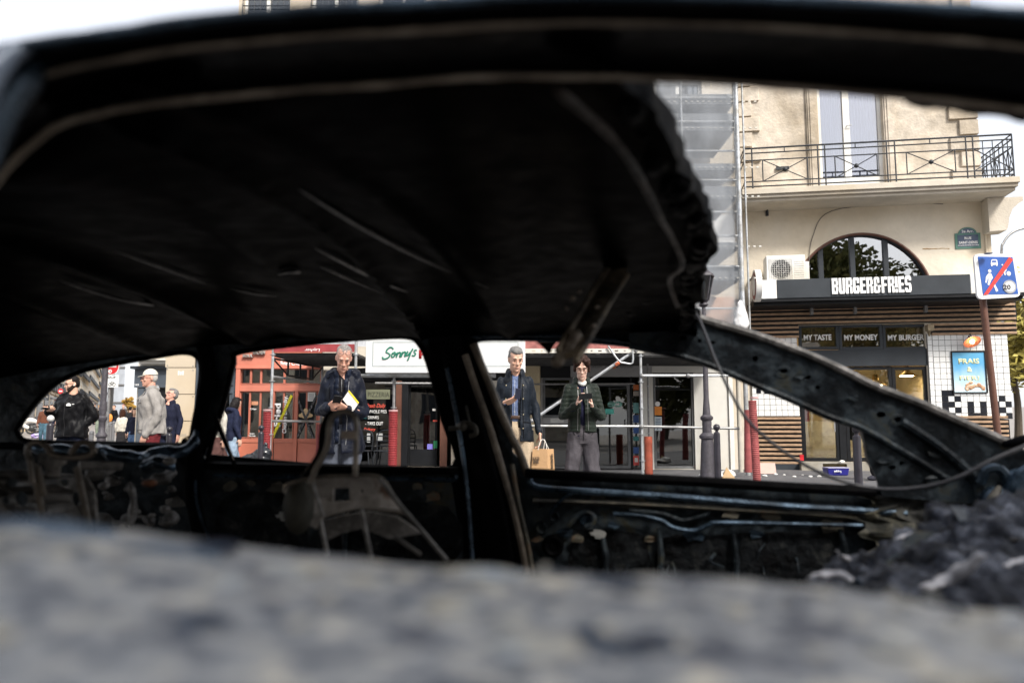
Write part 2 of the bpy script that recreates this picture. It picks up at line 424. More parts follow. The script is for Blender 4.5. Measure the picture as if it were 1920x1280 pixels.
# ================================================================== burger building
uL = B.uz(1387, 500)[0]; uR = B.uz(1857, 430)[0]
bb = thing('corner_building', 'cream stone corner building with iron balcony above a burger restaurant', 'building', B.pt(0, 0))
zbal = B.uz(1620, 372, 0)[1]
arc = [(1618 + 135 * sin(a), 573 - 135 * cos(a)) for a in [radians(-78 + 156 * i / 28) for i in range(29)]]
arch_loop = loop_px(B, arc)
m = MB().plate([[(uL, 0), (uR, 0), (uR, zbal), (uL, zbal)], rloop(B, 1497, 608, 1741, 868), arch_loop], uzmap(B), B.n * -.3)
m.build('lower_wall', render_, bb)
zt = 15.0
wl = B.rect(1535, 150, 1655, 331); wl = (wl[0], wl[1], zbal + .18, 9.45)
m = MB().plate([[(uL + .02, zbal), (uR - .12, zbal), (uR - .12, zt), (uL + .02, zt)], [(wl[0], wl[2]), (wl[1], wl[2]), (wl[1], wl[3]), (wl[0], wl[3])],
                [(wl[0], 11.2), (wl[1], 11.2), (wl[1], 13.6), (wl[0], 13.6)]], uzmap(B, -.02), B.n * -.3)
m.build('upper_wall', oldstone, bb)
m = MB(); m.wbox(B, uR - .3, uR - .003, 0, zt, -9, -.3); m.wbox(B, uL + .003, uL + .3, 0, zt, -9, -.3); m.wbox(B, uL, uR, 0, zt, -9.3, -9)
m.build('side_wall', render_, bb)
MB().wbox(B, uL, uR, zt, zt + .3, -9.3, .2).build('roof', greyd, bb)
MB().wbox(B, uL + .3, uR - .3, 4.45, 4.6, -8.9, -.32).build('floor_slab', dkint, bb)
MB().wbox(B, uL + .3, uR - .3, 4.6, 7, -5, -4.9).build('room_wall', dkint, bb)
# quoins
for side in (0, 1):
    z = zbal + .25; i = 0
    while z < 12:
        L = .52 if i % 2 == 0 else .34
        if side: L *= 1.15
        u0 = uL + .03 if side == 0 else uR - .11 - L
        MB().wbox(B, u0, u0 + L, z, z + .33, -.02, .035 + .01 * random.random()).build('quoin_stone', oldstone, bb, bevel=.008)
        z += .365; i += 1
# arch window
af = thing; am = MB()
apts = [B.pt(u, z, -.1) for u, z in arch_loop]
am.tube(apts, .045, 8)
for px in (1541, 1601, 1664):
    u = B.uz(px, 500)[0]; yt = 573 - sqrt(135 ** 2 - (px - 1618) ** 2)
    am.wbox(B, u - .05, u + .05, 4.3, B.uz(px, yt)[1] + .02, -.16, -.06)
am.wbox(B, arch_loop[0][0], arch_loop[-1][0], arch_loop[0][1] - .02, arch_loop[0][1] + .06, -.16, -.06)
aw = am.build('arched_window_frame', charp, bb)
MB().plate([arch_loop], uzmap(B, -.12), B.n * -.01).build('pane', glr, aw)
am = MB(); am.tube([B.pt(u, z, -.02) for u, z in arch_loop], .035, 8); am.build('arch_trim', brownp, bb)
# easel-like stool seen behind the arched glass
e = MB(); uc = B.uz(1592, 500)[0]
for s in (-1, 1): e.tube([B.pt(uc + .25 * s, 4.6, -1.2), B.pt(uc + .12 * s, 5.3, -1.2)], .02)
e.wbox(B, uc - .18, uc + .18, 5.0, 5.5, -1.22, -1.18)
tag(e.build('easel', woodm), 'pale wooden easel standing behind the arched window', 'easel')
# french window
fw = MB(); fw.frame(B, wl[0], wl[1], wl[2], wl[3], .07, -.2, -.1)
uc = (wl[0] + wl[1]) / 2 - .06
fw.wbox(B, uc - .07, uc + .07, wl[2] + .07, wl[3] - .07, -.19, -.09); fw.wbox(B, wl[0] + .07, wl[1] - .07, wl[2] + .07, wl[2] + .35, -.185, -.1)
f = fw.build('french_window', whitep, bb)
MB().wbox(B, wl[0] + .07, wl[1] - .07, wl[2] + .35, wl[3] - .07, -.16, -.15).build('pane', glass('french_glass', (.8, .84, .95), refl=.35), f)
c = MB(); n = 60
for k in range(2):
    u0, u1 = (wl[0] + .1, uc - .08) if k == 0 else (uc + .08, wl[1] - .1)
    vs = []; base = len(c.v)
    for i in range(n + 1):
        u = u0 + (u1 - u0) * i / n; d = -.3 + .025 * sin(i * .9) + .01 * sin(i * 2.3)
        c.v += [B.pt(u, wl[2] + .1, d), B.pt(u, wl[3], d)]
    for i in range(n): c.f.append((base + 2 * i, base + 2 * i + 2, base + 2 * i + 3, base + 2 * i + 1))
c.build('curtain', mat('net_curtain', (.62, .64, .72), .9, var=.05, bump=0), f, smooth=True)
fh = MB().tube([B.pt(uc, 7.9, -.08), B.pt(uc, 7.9, -.04), B.pt(uc + .1, 7.9, -.04)], .012).build('handle', galv, f)
for x0, x1 in ((1513, 1533), (1657, 1680)):
    u0, u1, _, _ = B.rect(x0, 200, x1, 300)
    m = MB()
    for a, b, d in ((0, 1, .03), (.12, .88, .055), (.3, .7, .075)):
        m.wbox(B, u0 + (u1 - u0) * a, u0 + (u1 - u0) * b, zbal + .05, 9.9, -.02, d)
    m.build('window_surround', oldstone, bb)
MB().wbox(B, wl[0] - .35, wl[1] + .35, 9.9, 10.15, -.02, .16).build('window_hood', oldstone, bb)
# cracks / stains strips in the render
m = MB()
for x0, x1, y in ((1445, 1630, 375), (1730, 1780, 467), (1757, 1818, 361)):
    u0, z0 = B.uz(x0, y); u1, z1 = B.uz(x1, y - (9 if x0 == 1445 else 1))
    pts = [B.pt(u0 + (u1 - u0) * i / 12, z0 + (z1 - z0) * i / 12 + random.uniform(-.008, .008), 0) for i in range(13)]
    m.tube(pts, [.006 + .008 * random.random() for _ in pts], 5)
m.build('old_mortar_line', mat('ochre_mortar', (.36, .24, .11), .9), bb)
# balcony slab
DB = .92
uE = B.uz(1913, 330, DB)[0]; u0 = B.uz(1391, 350, DB)[0]
zs1 = B.uz(1640, 343, DB)[1]; zs0 = B.uz(1640, 358, DB)[1]
m = MB(); m.wbox(B, u0, uE, zs0 + .05, zs1, -.3, DB); m.wbox(B, u0, uE - .02, zs0 - .02, zs0 + .047, -.3, DB - .05); m.wbox(B, u0, uE - .05, zs0 - .09, zs0 - .023, -.3, DB - .12)
m.build('balcony_slab', stone, bb, bevel=.008)
MB().wbox(B, uR - .1, uE, zs0 + .05, zs1, -6, -.303).build('balcony_slab', stone, bb)
# railing
zr = B.uz(1640, 266, DB - .07)[1]; H = zr - zs1
r = MB(); D = DB - .07; ua, ub = u0 + .08, uE - .08
def rbar(u1, z1, u2, z2, w=.014, d=D): r.tube([B.pt(u1, z1, d), B.pt(u2, z2, d)], w, 6)
z_ = lambda f: zs1 + .02 + (H - .02) * f
for f_, w_ in ((1, .02), (.88, .015), (.70, .014), (.17, .014), (.05, .016)): rbar(ua, z_(f_), ub, z_(f_), w_)
L = ub - ua; posts = [0, .03, .285, .312, .545, .575, .835, .86, 1.0]
for p_ in posts: rbar(ua + L * p_, z_(0), ua + L * p_, z_(1), .017)
for a, b in ((.03, .285), (.312, .545), (.575, .835)):
    A_, B_ = ua + L * (a + (b - a) * .16), ua + L * (b - (b - a) * .16)
    rbar(A_, z_(.17), A_, z_(.70)); rbar(B_, z_(.17), B_, z_(.70))
    rbar(A_, z_(.17), B_, z_(.70), .011); rbar(A_, z_(.70), B_, z_(.17), .011)
    cc_ = B.pt((A_ + B_) / 2, z_(.435), D + .01); r.ball(cc_, .05, 10, 6)
    rbar((a + b) / 2 * L + ua, z_(.88), (a + b) / 2 * L + ua, z_(1), .012)
for a, b in ((.86, 1.0),):
    for i in range(4):
        t0, t1 = a + (b - a) * i / 4, a + (b - a) * (i + 1) / 4; rbar(ua + L * t0, z_(.05), ua + L * t0, z_(.88), .011)
    rbar(ua + L * a, z_(.17), ua + L * b, z_(.70), .011); rbar(ua + L * a, z_(.70), ua + L * b, z_(.17), .011)
rl = r.build('balcony_railing', iron, bb, smooth=True)
r = MB()
for f_ in (1, .88, .70, .17, .05):
    r.tube([B.pt(ub, z_(f_), D), B.pt(ub, z_(f_), -5)], .015, 6); r.tube([B.pt(ua, z_(f_), D), B.pt(ua, z_(f_), .02)], .015, 6)
for i in range(28):
    d = D - i * .2; r.tube([B.pt(ub, z_(0), d), B.pt(ub, z_(1), d)], .012, 6)
    if i % 3 < 2: r.tube([B.pt(ub, z_(.17), d), B.pt(ub, z_(.7), d - .2)], .01, 5); r.tube([B.pt(ub, z_(.7), d), B.pt(ub, z_(.17), d - .2)], .01, 5)
r.build('side_railing', iron, bb, smooth=True)
# corner console
m = MB(); prof = [(0, 0), (.9, 0), (.9, -.10), (.78, -.16), (.62, -.28), (.52, -.48), (.48, -.68), (.44, -.78), (0, -.80)]
q = [V((a, 0, b)) for a, b in prof]
for k, (uu) in enumerate((uR - .42,)):
    pts = [(a, b) for a, b in prof]
    m.plate([pts], lambda a, b: B.pt(uR - .16 + a * .78, zs0 - .1 + b * .92, .34), B.n * -.40)
m.build('balcony_console', stone, bb, bevel=0)
m = MB(); u_, z0_ = B.uz(1437, 405, .02); u_, z1_ = B.uz(1437, 370, .02)
m.wbox(B, u_ - .03, u_ + .03, z0_, z1_, 0, .06); m.tube(cr([B.pt(u_, z0_ + .02, .03), B.pt(u_, z0_ + .15, .12), B.pt(u_, z1_ - .05, .3), B.pt(u_, z1_, .5)], 5), .018)
m.build('iron_bracket', iron, bb)
MB().wpx(B, 1455, 312, 1480, 318, 0, .03).build('air_vent', iron, bb)

# ---------------- shopfront of the burger restaurant
bs = thing('burger_shopfront', 'black and timber slatted restaurant front with BURGER & FRIES fascia', 'shopfront', B.pt(0, 0))
MB().wpx(B, 1408, 566, 1906, 606, .003, .05).build('slat_backing', blackp, bs); MB().wpx(B, 1408, 606.5, 1497, 634, .003, .045).build('slat_backing', blackp, bs); MB().wpx(B, 1746, 606.5, 1906, 627, .003, .045).build('slat_backing', blackp, bs)
MB().wpx(B, 1409, 781, 1503, 866, .003, .05).build('slat_backing', blackp, bs)
MB().wpx(B, 1748, 786, 1895, 866, .003, .05).build('slat_backing', blackp, bs)
u0, u1, zb, zt_ = B.rect(1408, 569, 1906, 606, .1)
def slat(u0, u1, zc, h=.052):
    o = MB().wbox(B, u0, u1, zc - h / 2, zc + h / 2, .05, .095).build('slat', woodm, bs, bevel=.004); return o
zc = B.uz(1450, 572, .1)[1]; zi = .102
uA0, uA1 = B.uz(1408, 600, .1)[0], B.uz(1906, 600, .1)[0]
uB1 = B.uz(1498, 620, .1)[0]; uC0 = B.uz(1747, 620, .1)[0]
for i in range(5): slat(uA0, uA1, zc - zi * i)
for i in range(5, 8): slat(uA0, uB1, zc - zi * i, .05); slat(uC0, uA1, zc - zi * i, .05)
z0_ = B.uz(1450, 784, .1)[1]; uD1 = B.uz(1503, 820, .1)[0]; uE0 = B.uz(1770, 820, .1)[0]; uE1 = B.uz(1893, 820, .1)[0]
for i in range(11): slat(uA0, uD1, z0_ - .097 * i)
for i in range(11): slat(B.uz(1748, 820, .1)[0], uE1, z0_ + .02 - .097 * i)
MB().wpx(B, 1409, 864, 1503, 887, .003, .09).build('plinth', charp, bs)
# awning box
DA = 1.0
a0, a1, az0, az1 = B.rect(1457, 519, 1820, 555, DA)
ab0 = B.uz(1411, 540, DA)[0]; ab1 = B.uz(1925, 540, DA)[0]
aw = MB(); aw.wbox(B, ab0, a0 - .003, az0, az1, 0.004, DA - .01); aw.wbox(B, a1 + .003, ab1, az0, az1, 0.004, DA - .01)
aw.build('awning_box_end', whitep, bs, bevel=.01)
ab = MB().wbox(B, a0, a1, az0, az1, .004, DA).build('fascia', charp, bs, bevel=.008)
GL = {'B': [(0, 0, 2, 10), (2, 0, 4.6, 1.8), (2, 4.2, 4.4, 5.8), (2, 8.2, 4.6, 10), (3.2, 1.8, 5, 4.4), (3.2, 5.6, 5, 8.2)], 'U': [(0, .8, 2, 10), (3, .8, 5, 10), (.5, 0, 4.5, 1.8)],
      'R': [(0, 0, 2, 10), (2, 8.2, 4.6, 10), (3.2, 5.4, 5, 8.4), (2, 4.2, 4.2, 5.6), (3.2, 0, 5, 4.4)], 'G': [(0, .8, 2, 9.2), (.5, 0, 4.5, 1.8), (.5, 8.2, 4.5, 10), (3.2, 6.4, 5, 9.2), (3.2, .8, 5, 5), (2.6, 3.6, 5, 4.9)],
      'E': [(0, 0, 2, 10), (2, 0, 4.4, 1.8), (2, 4.2, 4, 5.8), (2, 8.2, 4.4, 10)], 'F': [(0, 0, 2, 10), (2, 8.2, 4.4, 10), (2, 4.2, 4, 5.8)], '!': [(0, 3, 2, 10), (0, 0, 2, 2.2)],
      '&': [(.6, 0, 4.2, 1.6), (0, .6, 1.9, 4.6), (.6, 4.2, 3, 5.6), (.4, 5.4, 2.1, 9.4), (1, 8.4, 4, 10), (3, 6.2, 4.6, 9.4), (3.2, .4, 4.9, 4.4), (3.8, 3.6, 5.6, 4.9)],
      'S': [(.5, 0, 4.5, 1.8), (3.2, .8, 5, 5), (.5, 4.2, 4.5, 5.8), (0, 5, 1.9, 9.2), (.5, 8.2, 4.5, 10), (0, .8, 1.9, 2.9), (3.2, 7.2, 5, 9.2)]}
def block_word(W_, word, px, d, m_, parent, th=.03):
    wid = {'!': 2, '&': 5.6, 'E': 4.4, 'F': 4.4}; gap = .62; tot = sum(wid.get(c, 5) for c in word) + gap * (len(word) - 1)
    u0, u1, z0, z1 = W_.rect(*px, d); k = (u1 - u0) / tot; kz = (z1 - z0) / 10; x = 0
    for c in word:
        m = MB()
        for i, (a, b, e, f) in enumerate(GL[c]): m.wbox(W_, u0 + (x + a) * k, u0 + (x + e) * k, z0 + b * kz, z0 + f * kz, d, d + th + i * .0006)
        m.build('letter', m_, parent, bevel=.004); x += wid.get(c, 5) + gap
block_word(B, 'BURGER&FR!ES', (1559, 520, 1708, 550), DA + .002, lettw, ab)
un = MB(); un.wbox(B, ab0 + .03, ab1 - .03, az0 - .12, az0 - .003, .004, DA - .12); un.wbox(B, ab0, ab1, az0 - .06, az0 - .003, DA - .11, DA - .02)
un.build('awning_housing', blackp, bs)
m = MB()
for px in (1523, 1605, 1738): u = B.uz(px, 570, .3)[0]; m.wbox(B, u - .03, u + .03, az0 - .26, az0 - .12, .15, .25)
m.build('spot_bracket', galvd, bs)
# round blade sign
u, z = B.uz(1420, 535, DA + .3)
m = MB(); Mx = [(0, 0)]
ctr = B.pt(u, z, DA + .25)
m.tube([ctr - B.t * .06, ctr + B.t * .06], .34, 32); o = m.build('round_sign', whitep, bs, smooth=True)
MB().tube([ctr - B.t * .064, ctr - B.t * .059], .29, 32).build('sign_face', redsl, o)
MB().tube([ctr - B.t * .068, ctr - B.t * .0645], .21, 32).build('sign_disc', whitep, o)
MB().tube([B.pt(u, z + .3, 0.0), B.pt(u, z + .3, DA)], .02).build('sign_arm', blackp, o)
# doors and windows
def pxframe(x0, y0, x1, y1, t, d0, d1, mm, parent, name='window_frame', pane=gl):
    u0, u1, z0, z1 = B.rect(x0, y0, x1, y1, d1)
    o = MB().frame(B, u0, u1, z0, z1, t, d0, d1).build(name, mm, parent, bevel=.003)
    MB().wbox(B, u0 + t * .8, u1 - t * .8, z0 + t * .8, z1 - t * .8, (d0 + d1) / 2 - .006, (d0 + d1) / 2 + .006).build('pane', pane, o)
    return o
for (x0, x1, t) in ((1498, 1573, 'MY TASTE'), (1573.5, 1655, 'MY MONEY'), (1655.5, 1741, 'MY BURGER')):
    o = pxframe(x0, 608, x1, 655, .06, -.12, -.02, charp, bs, pane=glass('transom_glass', (.35, .38, .38), refl=.20))
    dx = 8 if x0 > 1600 else 9
    wtext(B, t, (x0 + 9, 627, x1 - dx - (5 if x0 < 1500 else 0), 638), lettw, o, d=-.055, thick=.004, bold=.035)
MB().wpx(B, 1498, 655, 1741, 686, -.14, .0).build('lintel_panel', charp, bs)
for (x0, x1) in ((1503, 1572), (1572.5, 1585), (1585.5, 1676), (1676.5, 1742)):
    if x1 - x0 < 20: MB().wpx(B, x0, 687, x1, 864, -.14, -.02).build('door_post', blackp, bs); continue
    o = pxframe(x0, 687, x1, 864, .07, -.12, -.04, blackp, bs, 'glazed_door')
    u0, u1, z0, z1 = B.rect(x0, 687, x1, 864, -.04)
    MB().tube([B.pt(u1 - .1, .95, -.0), B.pt(u1 - .1, 1.5, -.0)], .014).build('handle', galv, o)
MB().wpx(B, 1498, 687, 1502.5, 864, -.14, .02).build('door_post', blackp, bs)
# step with vent
st = MB(); u0, u1, z0, z1 = B.rect(1503, 866, 1660, 887, .3); uv0, uv1, zv0, zv1 = B.rect(1543, 869, 1588, 879, .3)
st.plate([[(u0, .12), (u1, .12), (u1, z1), (u0, z1)], [(uv0, zv0), (uv1, zv0), (uv1, zv1), (uv0, zv1)]], uzmap(B, .3), B.n * -.12)
st.wbox(B, u0, B.uz(1745, 870, .15)[0], .12, z1 - .004, -.15, .175)
st.build('door_step', conc, bs)
v = MB()
for i in range(4): z = zv0 + (zv1 - zv0) * (i + .5) / 4; v.wbox(B, uv0, uv1, z - .008, z + .008, .22, .27)
v.build('vent_grille', mat('old_brass', (.16, .12, .05), .5, .6), bs)
MB().wpx(B, 1500, 852, 1507, 863, .05, .1).build('hose_cap', mat('red_plastic', (.6, .02, .03), .4), bs)
# tiled pillars: every tile its own piece
pitch = .118; ts = .108
tme = MB().box(0, ts, -.012, 0, 0, ts).mesh('tile'); tme.materials.append(tilew)
tmb = MB().box(0, ts, -.0125, 0, 0, ts).mesh('tile'); tmb.materials.append(tileb)
for me_ in (tme, tmb):
    bm = bmesh.new(); bm.from_mesh(me_); bmesh.ops.bevel(bm, geom=[e for e in bm.edges if all(v.co.y < -.01 for v in e.verts)], offset=.004, segments=1, affect='EDGES'); bm.to_mesh(me_); bm.free()
letters = {}
def put(col, row): letters[(col, row)] = 1
# rows counted from the bottom of the tiled field, columns from the left
for c_, r_ in ((0, 4), (1, 4), (0, 3), (2, 3), (0, 2), (1, 2), (0, 1), (2, 1), (0, 0), (1, 0)): put(c_ + 1, r_)
for c_, r_ in ((0, 2), (2, 2), (0, 1), (2, 1), (0, 0), (1, 0), (2, 0)): put(c_ + 5, r_)
for c_, r_ in ((1, 3), (0, 2), (2, 2), (0, 1), (1, 1), (0, 0), (2, 0)): put(c_ + 9, r_)
for c_, r_ in ((0, 3), (0, 2), (0, 1), (0, 0), (1, 0)): put(c_ + 13, r_)
def tilefield(name, x0, y0, x1, y1, lettering, skip=None, side=False):
    u0, u1, z0, z1 = B.rect(x0, y0, x1, y1, .06)
    o = MB().wbox(B, u0, u1, z0, z1, .002, .047).build(name, grout, bs)
    nc = int((u1 - u0) / pitch); nr = int((z1 - z0) / pitch); k = 0
    pw = (u1 - u0) / nc; ph = (z1 - z0) / nr
    for c_ in range(nc):
        for r_ in range(nr):
            if skip and skip(c_, r_, nc, nr): continue
            bl = lettering and (c_, r_) in letters
            t = bpy.data.objects.new('tile', tmb if bl else tme); COL.objects.link(t); t.parent = o
            p_ = B.pt(u0 + pw * c_ + .005, z0 + ph * r_ + .005, .048 + random.uniform(0, .0012)); t.location = p_ - wloc(bs)
            t.rotation_euler = (0, 0, B.ang); t.scale = ((pw - .009) / ts, 1, (ph - .009) / ts); k += 1
    return k
print('tiles', tilefield('tiled_pillar', 1752, 626, 1894, 785, True), tilefield('tiled_pillar', 1409, 633, 1497, 780, False, skip=lambda c, r, nc, nr: r > nr * .2 and r < nr * .8 and False))
# narrow return of the right pillar
m = MB().wpx(B, 1742, 626, 1751.5, 785, -.1, .04); m.build('pillar_return', grout, bs)
u0, u1, z0, z1 = B.rect(1743, 626, 1751, 785, .045)
k = 15
for i in range(k): MB().wbox(B, u0, u1, z0 + (z1 - z0) * i / k + .004, z0 + (z1 - z0) * (i + 1) / k - .004, .041, .052).build('tile', tilew, bs)
# sticker blocks on the left pillar
m = MB(); m.wpx(B, 1433, 720, 1470, 738, .062, .067); m.wpx(B, 1418, 728, 1427, 737, .062, .067); m.build('black_sign_patch', tileb, bs, bevel=.002)
# poster
u0, u1, z0, z1 = B.rect(1785, 658, 1850, 737, .08)
po = thing('framed_poster', 'black framed poster on blue ground reading FRAIS & FIER! on the tiled pillar', 'poster', B.pt((u0 + u1) / 2, z0, .06))
MB().frame(B, u0, u1, z0, z1, .025, .064, .09).build('frame', blackp, po)
pm = bpy.data.materials.new('poster_print'); pm.use_nodes = True; n_ = pm.node_tree; b_ = n_.nodes['Principled BSDF']
tc = n_.nodes.new('ShaderNodeTexCoord'); sp = n_.nodes.new('ShaderNodeSeparateXYZ'); rp = n_.nodes.new('ShaderNodeValToRGB'); nz = n_.nodes.new('ShaderNodeTexNoise'); nz.inputs['Scale'].default_value = 3
ad = n_.nodes.new('ShaderNodeMath'); ad.operation = 'MULTIPLY_ADD'; ad.inputs[1].default_value = .35
n_.links.new(tc.outputs['Generated'], sp.inputs[0]); n_.links.new(tc.outputs['Generated'], nz.inputs[0]); n_.links.new(nz.outputs[0], ad.inputs[0]); n_.links.new(sp.outputs['Z'], ad.inputs[2]); n_.links.new(ad.outputs[0], rp.inputs[0])
e_ = rp.color_ramp.elements; e_[0].position = .25; e_[0].color = (.62, .78, .85, 1); e_[1].position = .85; e_[1].color = (.10, .36, .62, 1)
n_.links.new(rp.outputs[0], b_.inputs['Base Color']); b_.inputs['Roughness'].default_value = .35
MB().wbox(B, u0 + .02, u1 - .02, z0 + .02, z1 - .02, .064, .075).build('print', pm, po)
yl = mat('pale_yellow_print', (.78, .80, .42), .5, bump=0)
wtext(B, 'FRAIS', (1797, 672, 1836, 682), yl, po, d=.0765, thick=.002, bold=.03)
wtext(B, '&', (1813, 688, 1823, 697), yl, po, d=.0765, thick=.002, bold=.03)
wtext(B, 'FIER!', (1799, 704, 1836, 713), yl, po, d=.0765, thick=.002, bold=.02)
bk = MB()
for i in range(26):
    a, b = random.uniform(0, 1), random.uniform(0, 1)
    u, z = B.uz(1813 + 32 * a, 730 - 16 * b * (1 - abs(a - .4)), .08); bk.ball(B.pt(u, z, .077), (.045, .008, .035), 8, 5)
bk.build('food_picture', ramp_mat('food', [(.35, (.22, .06, .03)), (.5, (.5, .3, .16)), (.65, (.75, .68, .6))], scale=14, metal=0, rough=.6, bump=0), po, smooth=True)
# copper wall lamps
copper = mat('copper_paint', (.55, .20, .12), .35, .4)
def wall_lamp(px, py, lab):
    u, z = B.uz(px, py, .3); t = thing('wall_lamp', lab, 'lamp', B.pt(u, z, .06), group='copper lamps on the tiled pillars')
    c_ = B.pt(u, z, .26)
    rot = Matrix.Rotation(radians(-38), 4, 'X')
    MB().lathe(c_, [(.03, .12), (.05, .11), (.09, .05), (.17, .0), (.175, -.012), (.165, -.005), (.08, .04), (.03, .09)], 20, rot).build('lamp_shade', copper, t, smooth=True)
    MB().ball(c_ + V((0, -.01, -.0)), .045).build('bulb', mat('lit_bulb', (1, .8, .5), .5, emit=(1, .72, .38), es=14), t, smooth=True)
    MB().tube(cr([B.pt(u, z + .02, .06), B.pt(u, z + .14, .12), B.pt(u, z + .17, .2), c_ + V((0, .02, .1))], 5), .01).build('arm', blackp, t)
    return t
wall_lamp(1824, 640, 'lit copper lamp above the framed poster on the right tiled pillar')
wall_lamp(1456, 647, 'copper wall lamp on the left tiled pillar beside the MY TASTE window')
# security camera
u, z = B.uz(1742, 615, .15)
sc_ = thing('security_camera', 'small tan security camera at the right end of the transom windows', 'camera', B.pt(u, z, .05))
MB().wbox(B, u - .07, u + .06, z - .07, z + .07, .1, .28).build('housing', mat('tan_metal', (.35, .28, .18), .4, .3), sc_, bevel=.01)
MB().tube([B.pt(u, z - .04, .05), B.pt(u, z - .16, .14), B.pt(u, z - .05, .18)], .02).build('bracket', mat('tan_metal', (.3, .2, .1)), sc_)
# AC unit on the awning
u0, u1, z0, z1 = B.rect(1437, 478, 1516, 521, .62)
z0 = az1 + .004
ac = thing('air_conditioner', 'white air conditioning unit with round fan grille standing above the awning', 'air conditioner', B.pt((u0 + u1) / 2, z0, .3))
acw = mat('ac_casing', (.70, .70, .68), .45, var=.04, stain=.1)
MB().wbox(B, u0, u1 - .06, z0, z1, .2, .6).build('casing', acw, ac, bevel=.012)
MB().wbox(B, u1 - .057, u1 + .03, z0 + .02, z1 - .14, .25, .55).build('side_cover', acw, ac, bevel=.01)
fu = u0 + .07 + .24; fz = (z0 + z1) / 2
g_ = MB(); g_.tube([B.pt(fu, fz, .6), B.pt(fu, fz, .606)], .215, 28); g_.build('fan', blackp, ac)
g_ = MB()
for i in range(11):
    t = -.24 + .048 * i; g_.tube([B.pt(fu + t, fz - .24, .62), B.pt(fu + t, fz + .24, .62)], .004, 5); g_.tube([B.pt(fu - .24, fz + t, .625), B.pt(fu + .24, fz + t, .625)], .004, 5)
for rr_ in (.1, .2): g_.tube([B.pt(fu + rr_ * cos(a), fz + rr_ * sin(a), .615) for a in [2 * pi * i / 24 for i in range(25)]], .004, 5)
g_.build('grille', whitep, ac)
g_ = MB()
for i in range(9): zz = z0 + .06 + i * .05; g_.wbox(B, fu + .28, u1 - .09, zz, zz + .02, .6, .608)
g_.build('louvre_panel', acw, ac)
# shop interior
it = MB(); w0, w1 = B.uz(1480, 700)[0] - .8, B.uz(1755, 700)[0] + .3
it.wbox(B, w0, w1, .3, 3.9, -4.2, -4.1)
it.build('back_wall', warmint, bs)
MB().wbox(B, w0, w1, .2, .32, -4.1, -.16).build('interior_floor', mat('grey_floor', (.2, .18, .16), .3), bs)
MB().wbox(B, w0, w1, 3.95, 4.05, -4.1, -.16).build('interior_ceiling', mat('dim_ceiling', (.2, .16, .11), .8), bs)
MB().wbox(B, w0 - .1, w0, .3, 3.9, -4.1, -.16).build('interior_side_wall', warmint, bs)
MB().wbox(B, w1, w1 + .1, .3, 3.9, -4.1, -.16).build('interior_side_wall', warmint, bs)
MB().wbox(B, w0 + .5, w1 - .3, .32, 1.2, -3.2, -2.6).build('counter', mat('counter_tile', (.5, .45, .36), .3), bs)
ls = mat('lit_lamp_disc', (1, .8, .5), emit=(1, .74, .42), es=26)
for k, (px, py) in enumerate(((1642, 722), (1605, 715), (1700, 705))):
    u, z = B.uz(px, py, -1.6); t = thing('pendant_lamp', ['brass pendant lamp glowing in the middle of the restaurant window', 'pendant lamp left of the brightest one inside the restaurant', 'pendant lamp furthest right inside the restaurant'][k], 'lamp', B.pt(u, z, -1.6), group='pendant lamps inside the restaurant')
    MB().lathe(B.pt(u, z, -1.6), [(.02, .28), (.06, .26), (.08, .12), (.22, .02), (.23, .0), (.2, .005), (.06, .1)], 20).build('lamp_shade', mat('brass', (.45, .30, .12), .3, .8), t, smooth=True)
    MB().lathe(B.pt(u, z - .0, -1.6), [(.0, .02), (.15, .02), (.15, .0), (0, 0)], 16).build('bulb', ls, t)
    MB().tube([B.pt(u, z + .26, -1.6), B.pt(u, 3.95, -1.6)], .006).build('cable', blackp, t)
cl = mat('fill_panel_glow', (1, .85, .6), emit=(1, .80, .52), es=9)
MB().wbox(B, w0 + .5, w1 - .5, 3.9, 3.93, -2.4, -2.2).build('fill_panel', cl, bs)  # glowing panel added to brighten the restaurant interior
m = MB(); m.wpx(B, 1540, 792, 1558, 818, -4.05, -4.0)
u0, u1, z0, z1 = B.rect(1535, 788, 1556, 815, -4.0)
pf = thing('framed_picture', 'framed blue picture with an orange shape on the restaurant back wall', 'picture', B.pt(u0, z0, -4.05))
MB().frame(B, u0, u1, z0, z1, .03, -4.09, -4.05).build('frame', blackp, pf); MB().wbox(B, u0 + .02, u1 - .02, z0 + .02, z1 - .02, -4.09, -4.07).build('print', plain('blue_print', (.25, .36, .5)), pf)
MB().ball(B.pt(u0 + (u1 - u0) * .65, z0 + (z1 - z0) * .6, -4.06), (.1, .01, .12)).build('orange_shape', plain('orange_print', (.75, .18, .05)), pf)
m = MB(); u, z = B.uz(1599, 810, -.8)
m.loft([(0, 0, 0, .09, .06), (0, 0, .3, .12, .08), (0, 0, .7, .16, .1), (0, 0, .85, .1, .06)], 12)
me = m.mesh('hanging_coat'); me.transform(Matrix.Translation(B.pt(u, .75, -.8))); tag(link('hanging_coat', me, blackp), 'dark coat hanging behind the restaurant door glass', 'coat')
# narrow red hanging menus in the door
for k, px in enumerate((1509, 1596)):
    u0, u1, z0, z1 = B.rect(px, 762 if k == 0 else 780, px + (8 if k == 0 else 24), 790, -.2)
    tag(MB().wbox(B, u0, u1, z0, z1, -.2, -.19).build('menu_card', plain('menu_red', (.6, .12, .1)) if k == 0 else plain('menu_white', (.7, .6, .55))),
        ['red and white menu card hanging in the leftmost restaurant door pane', 'pale menu board hanging in the second restaurant door pane'][k], 'menu')

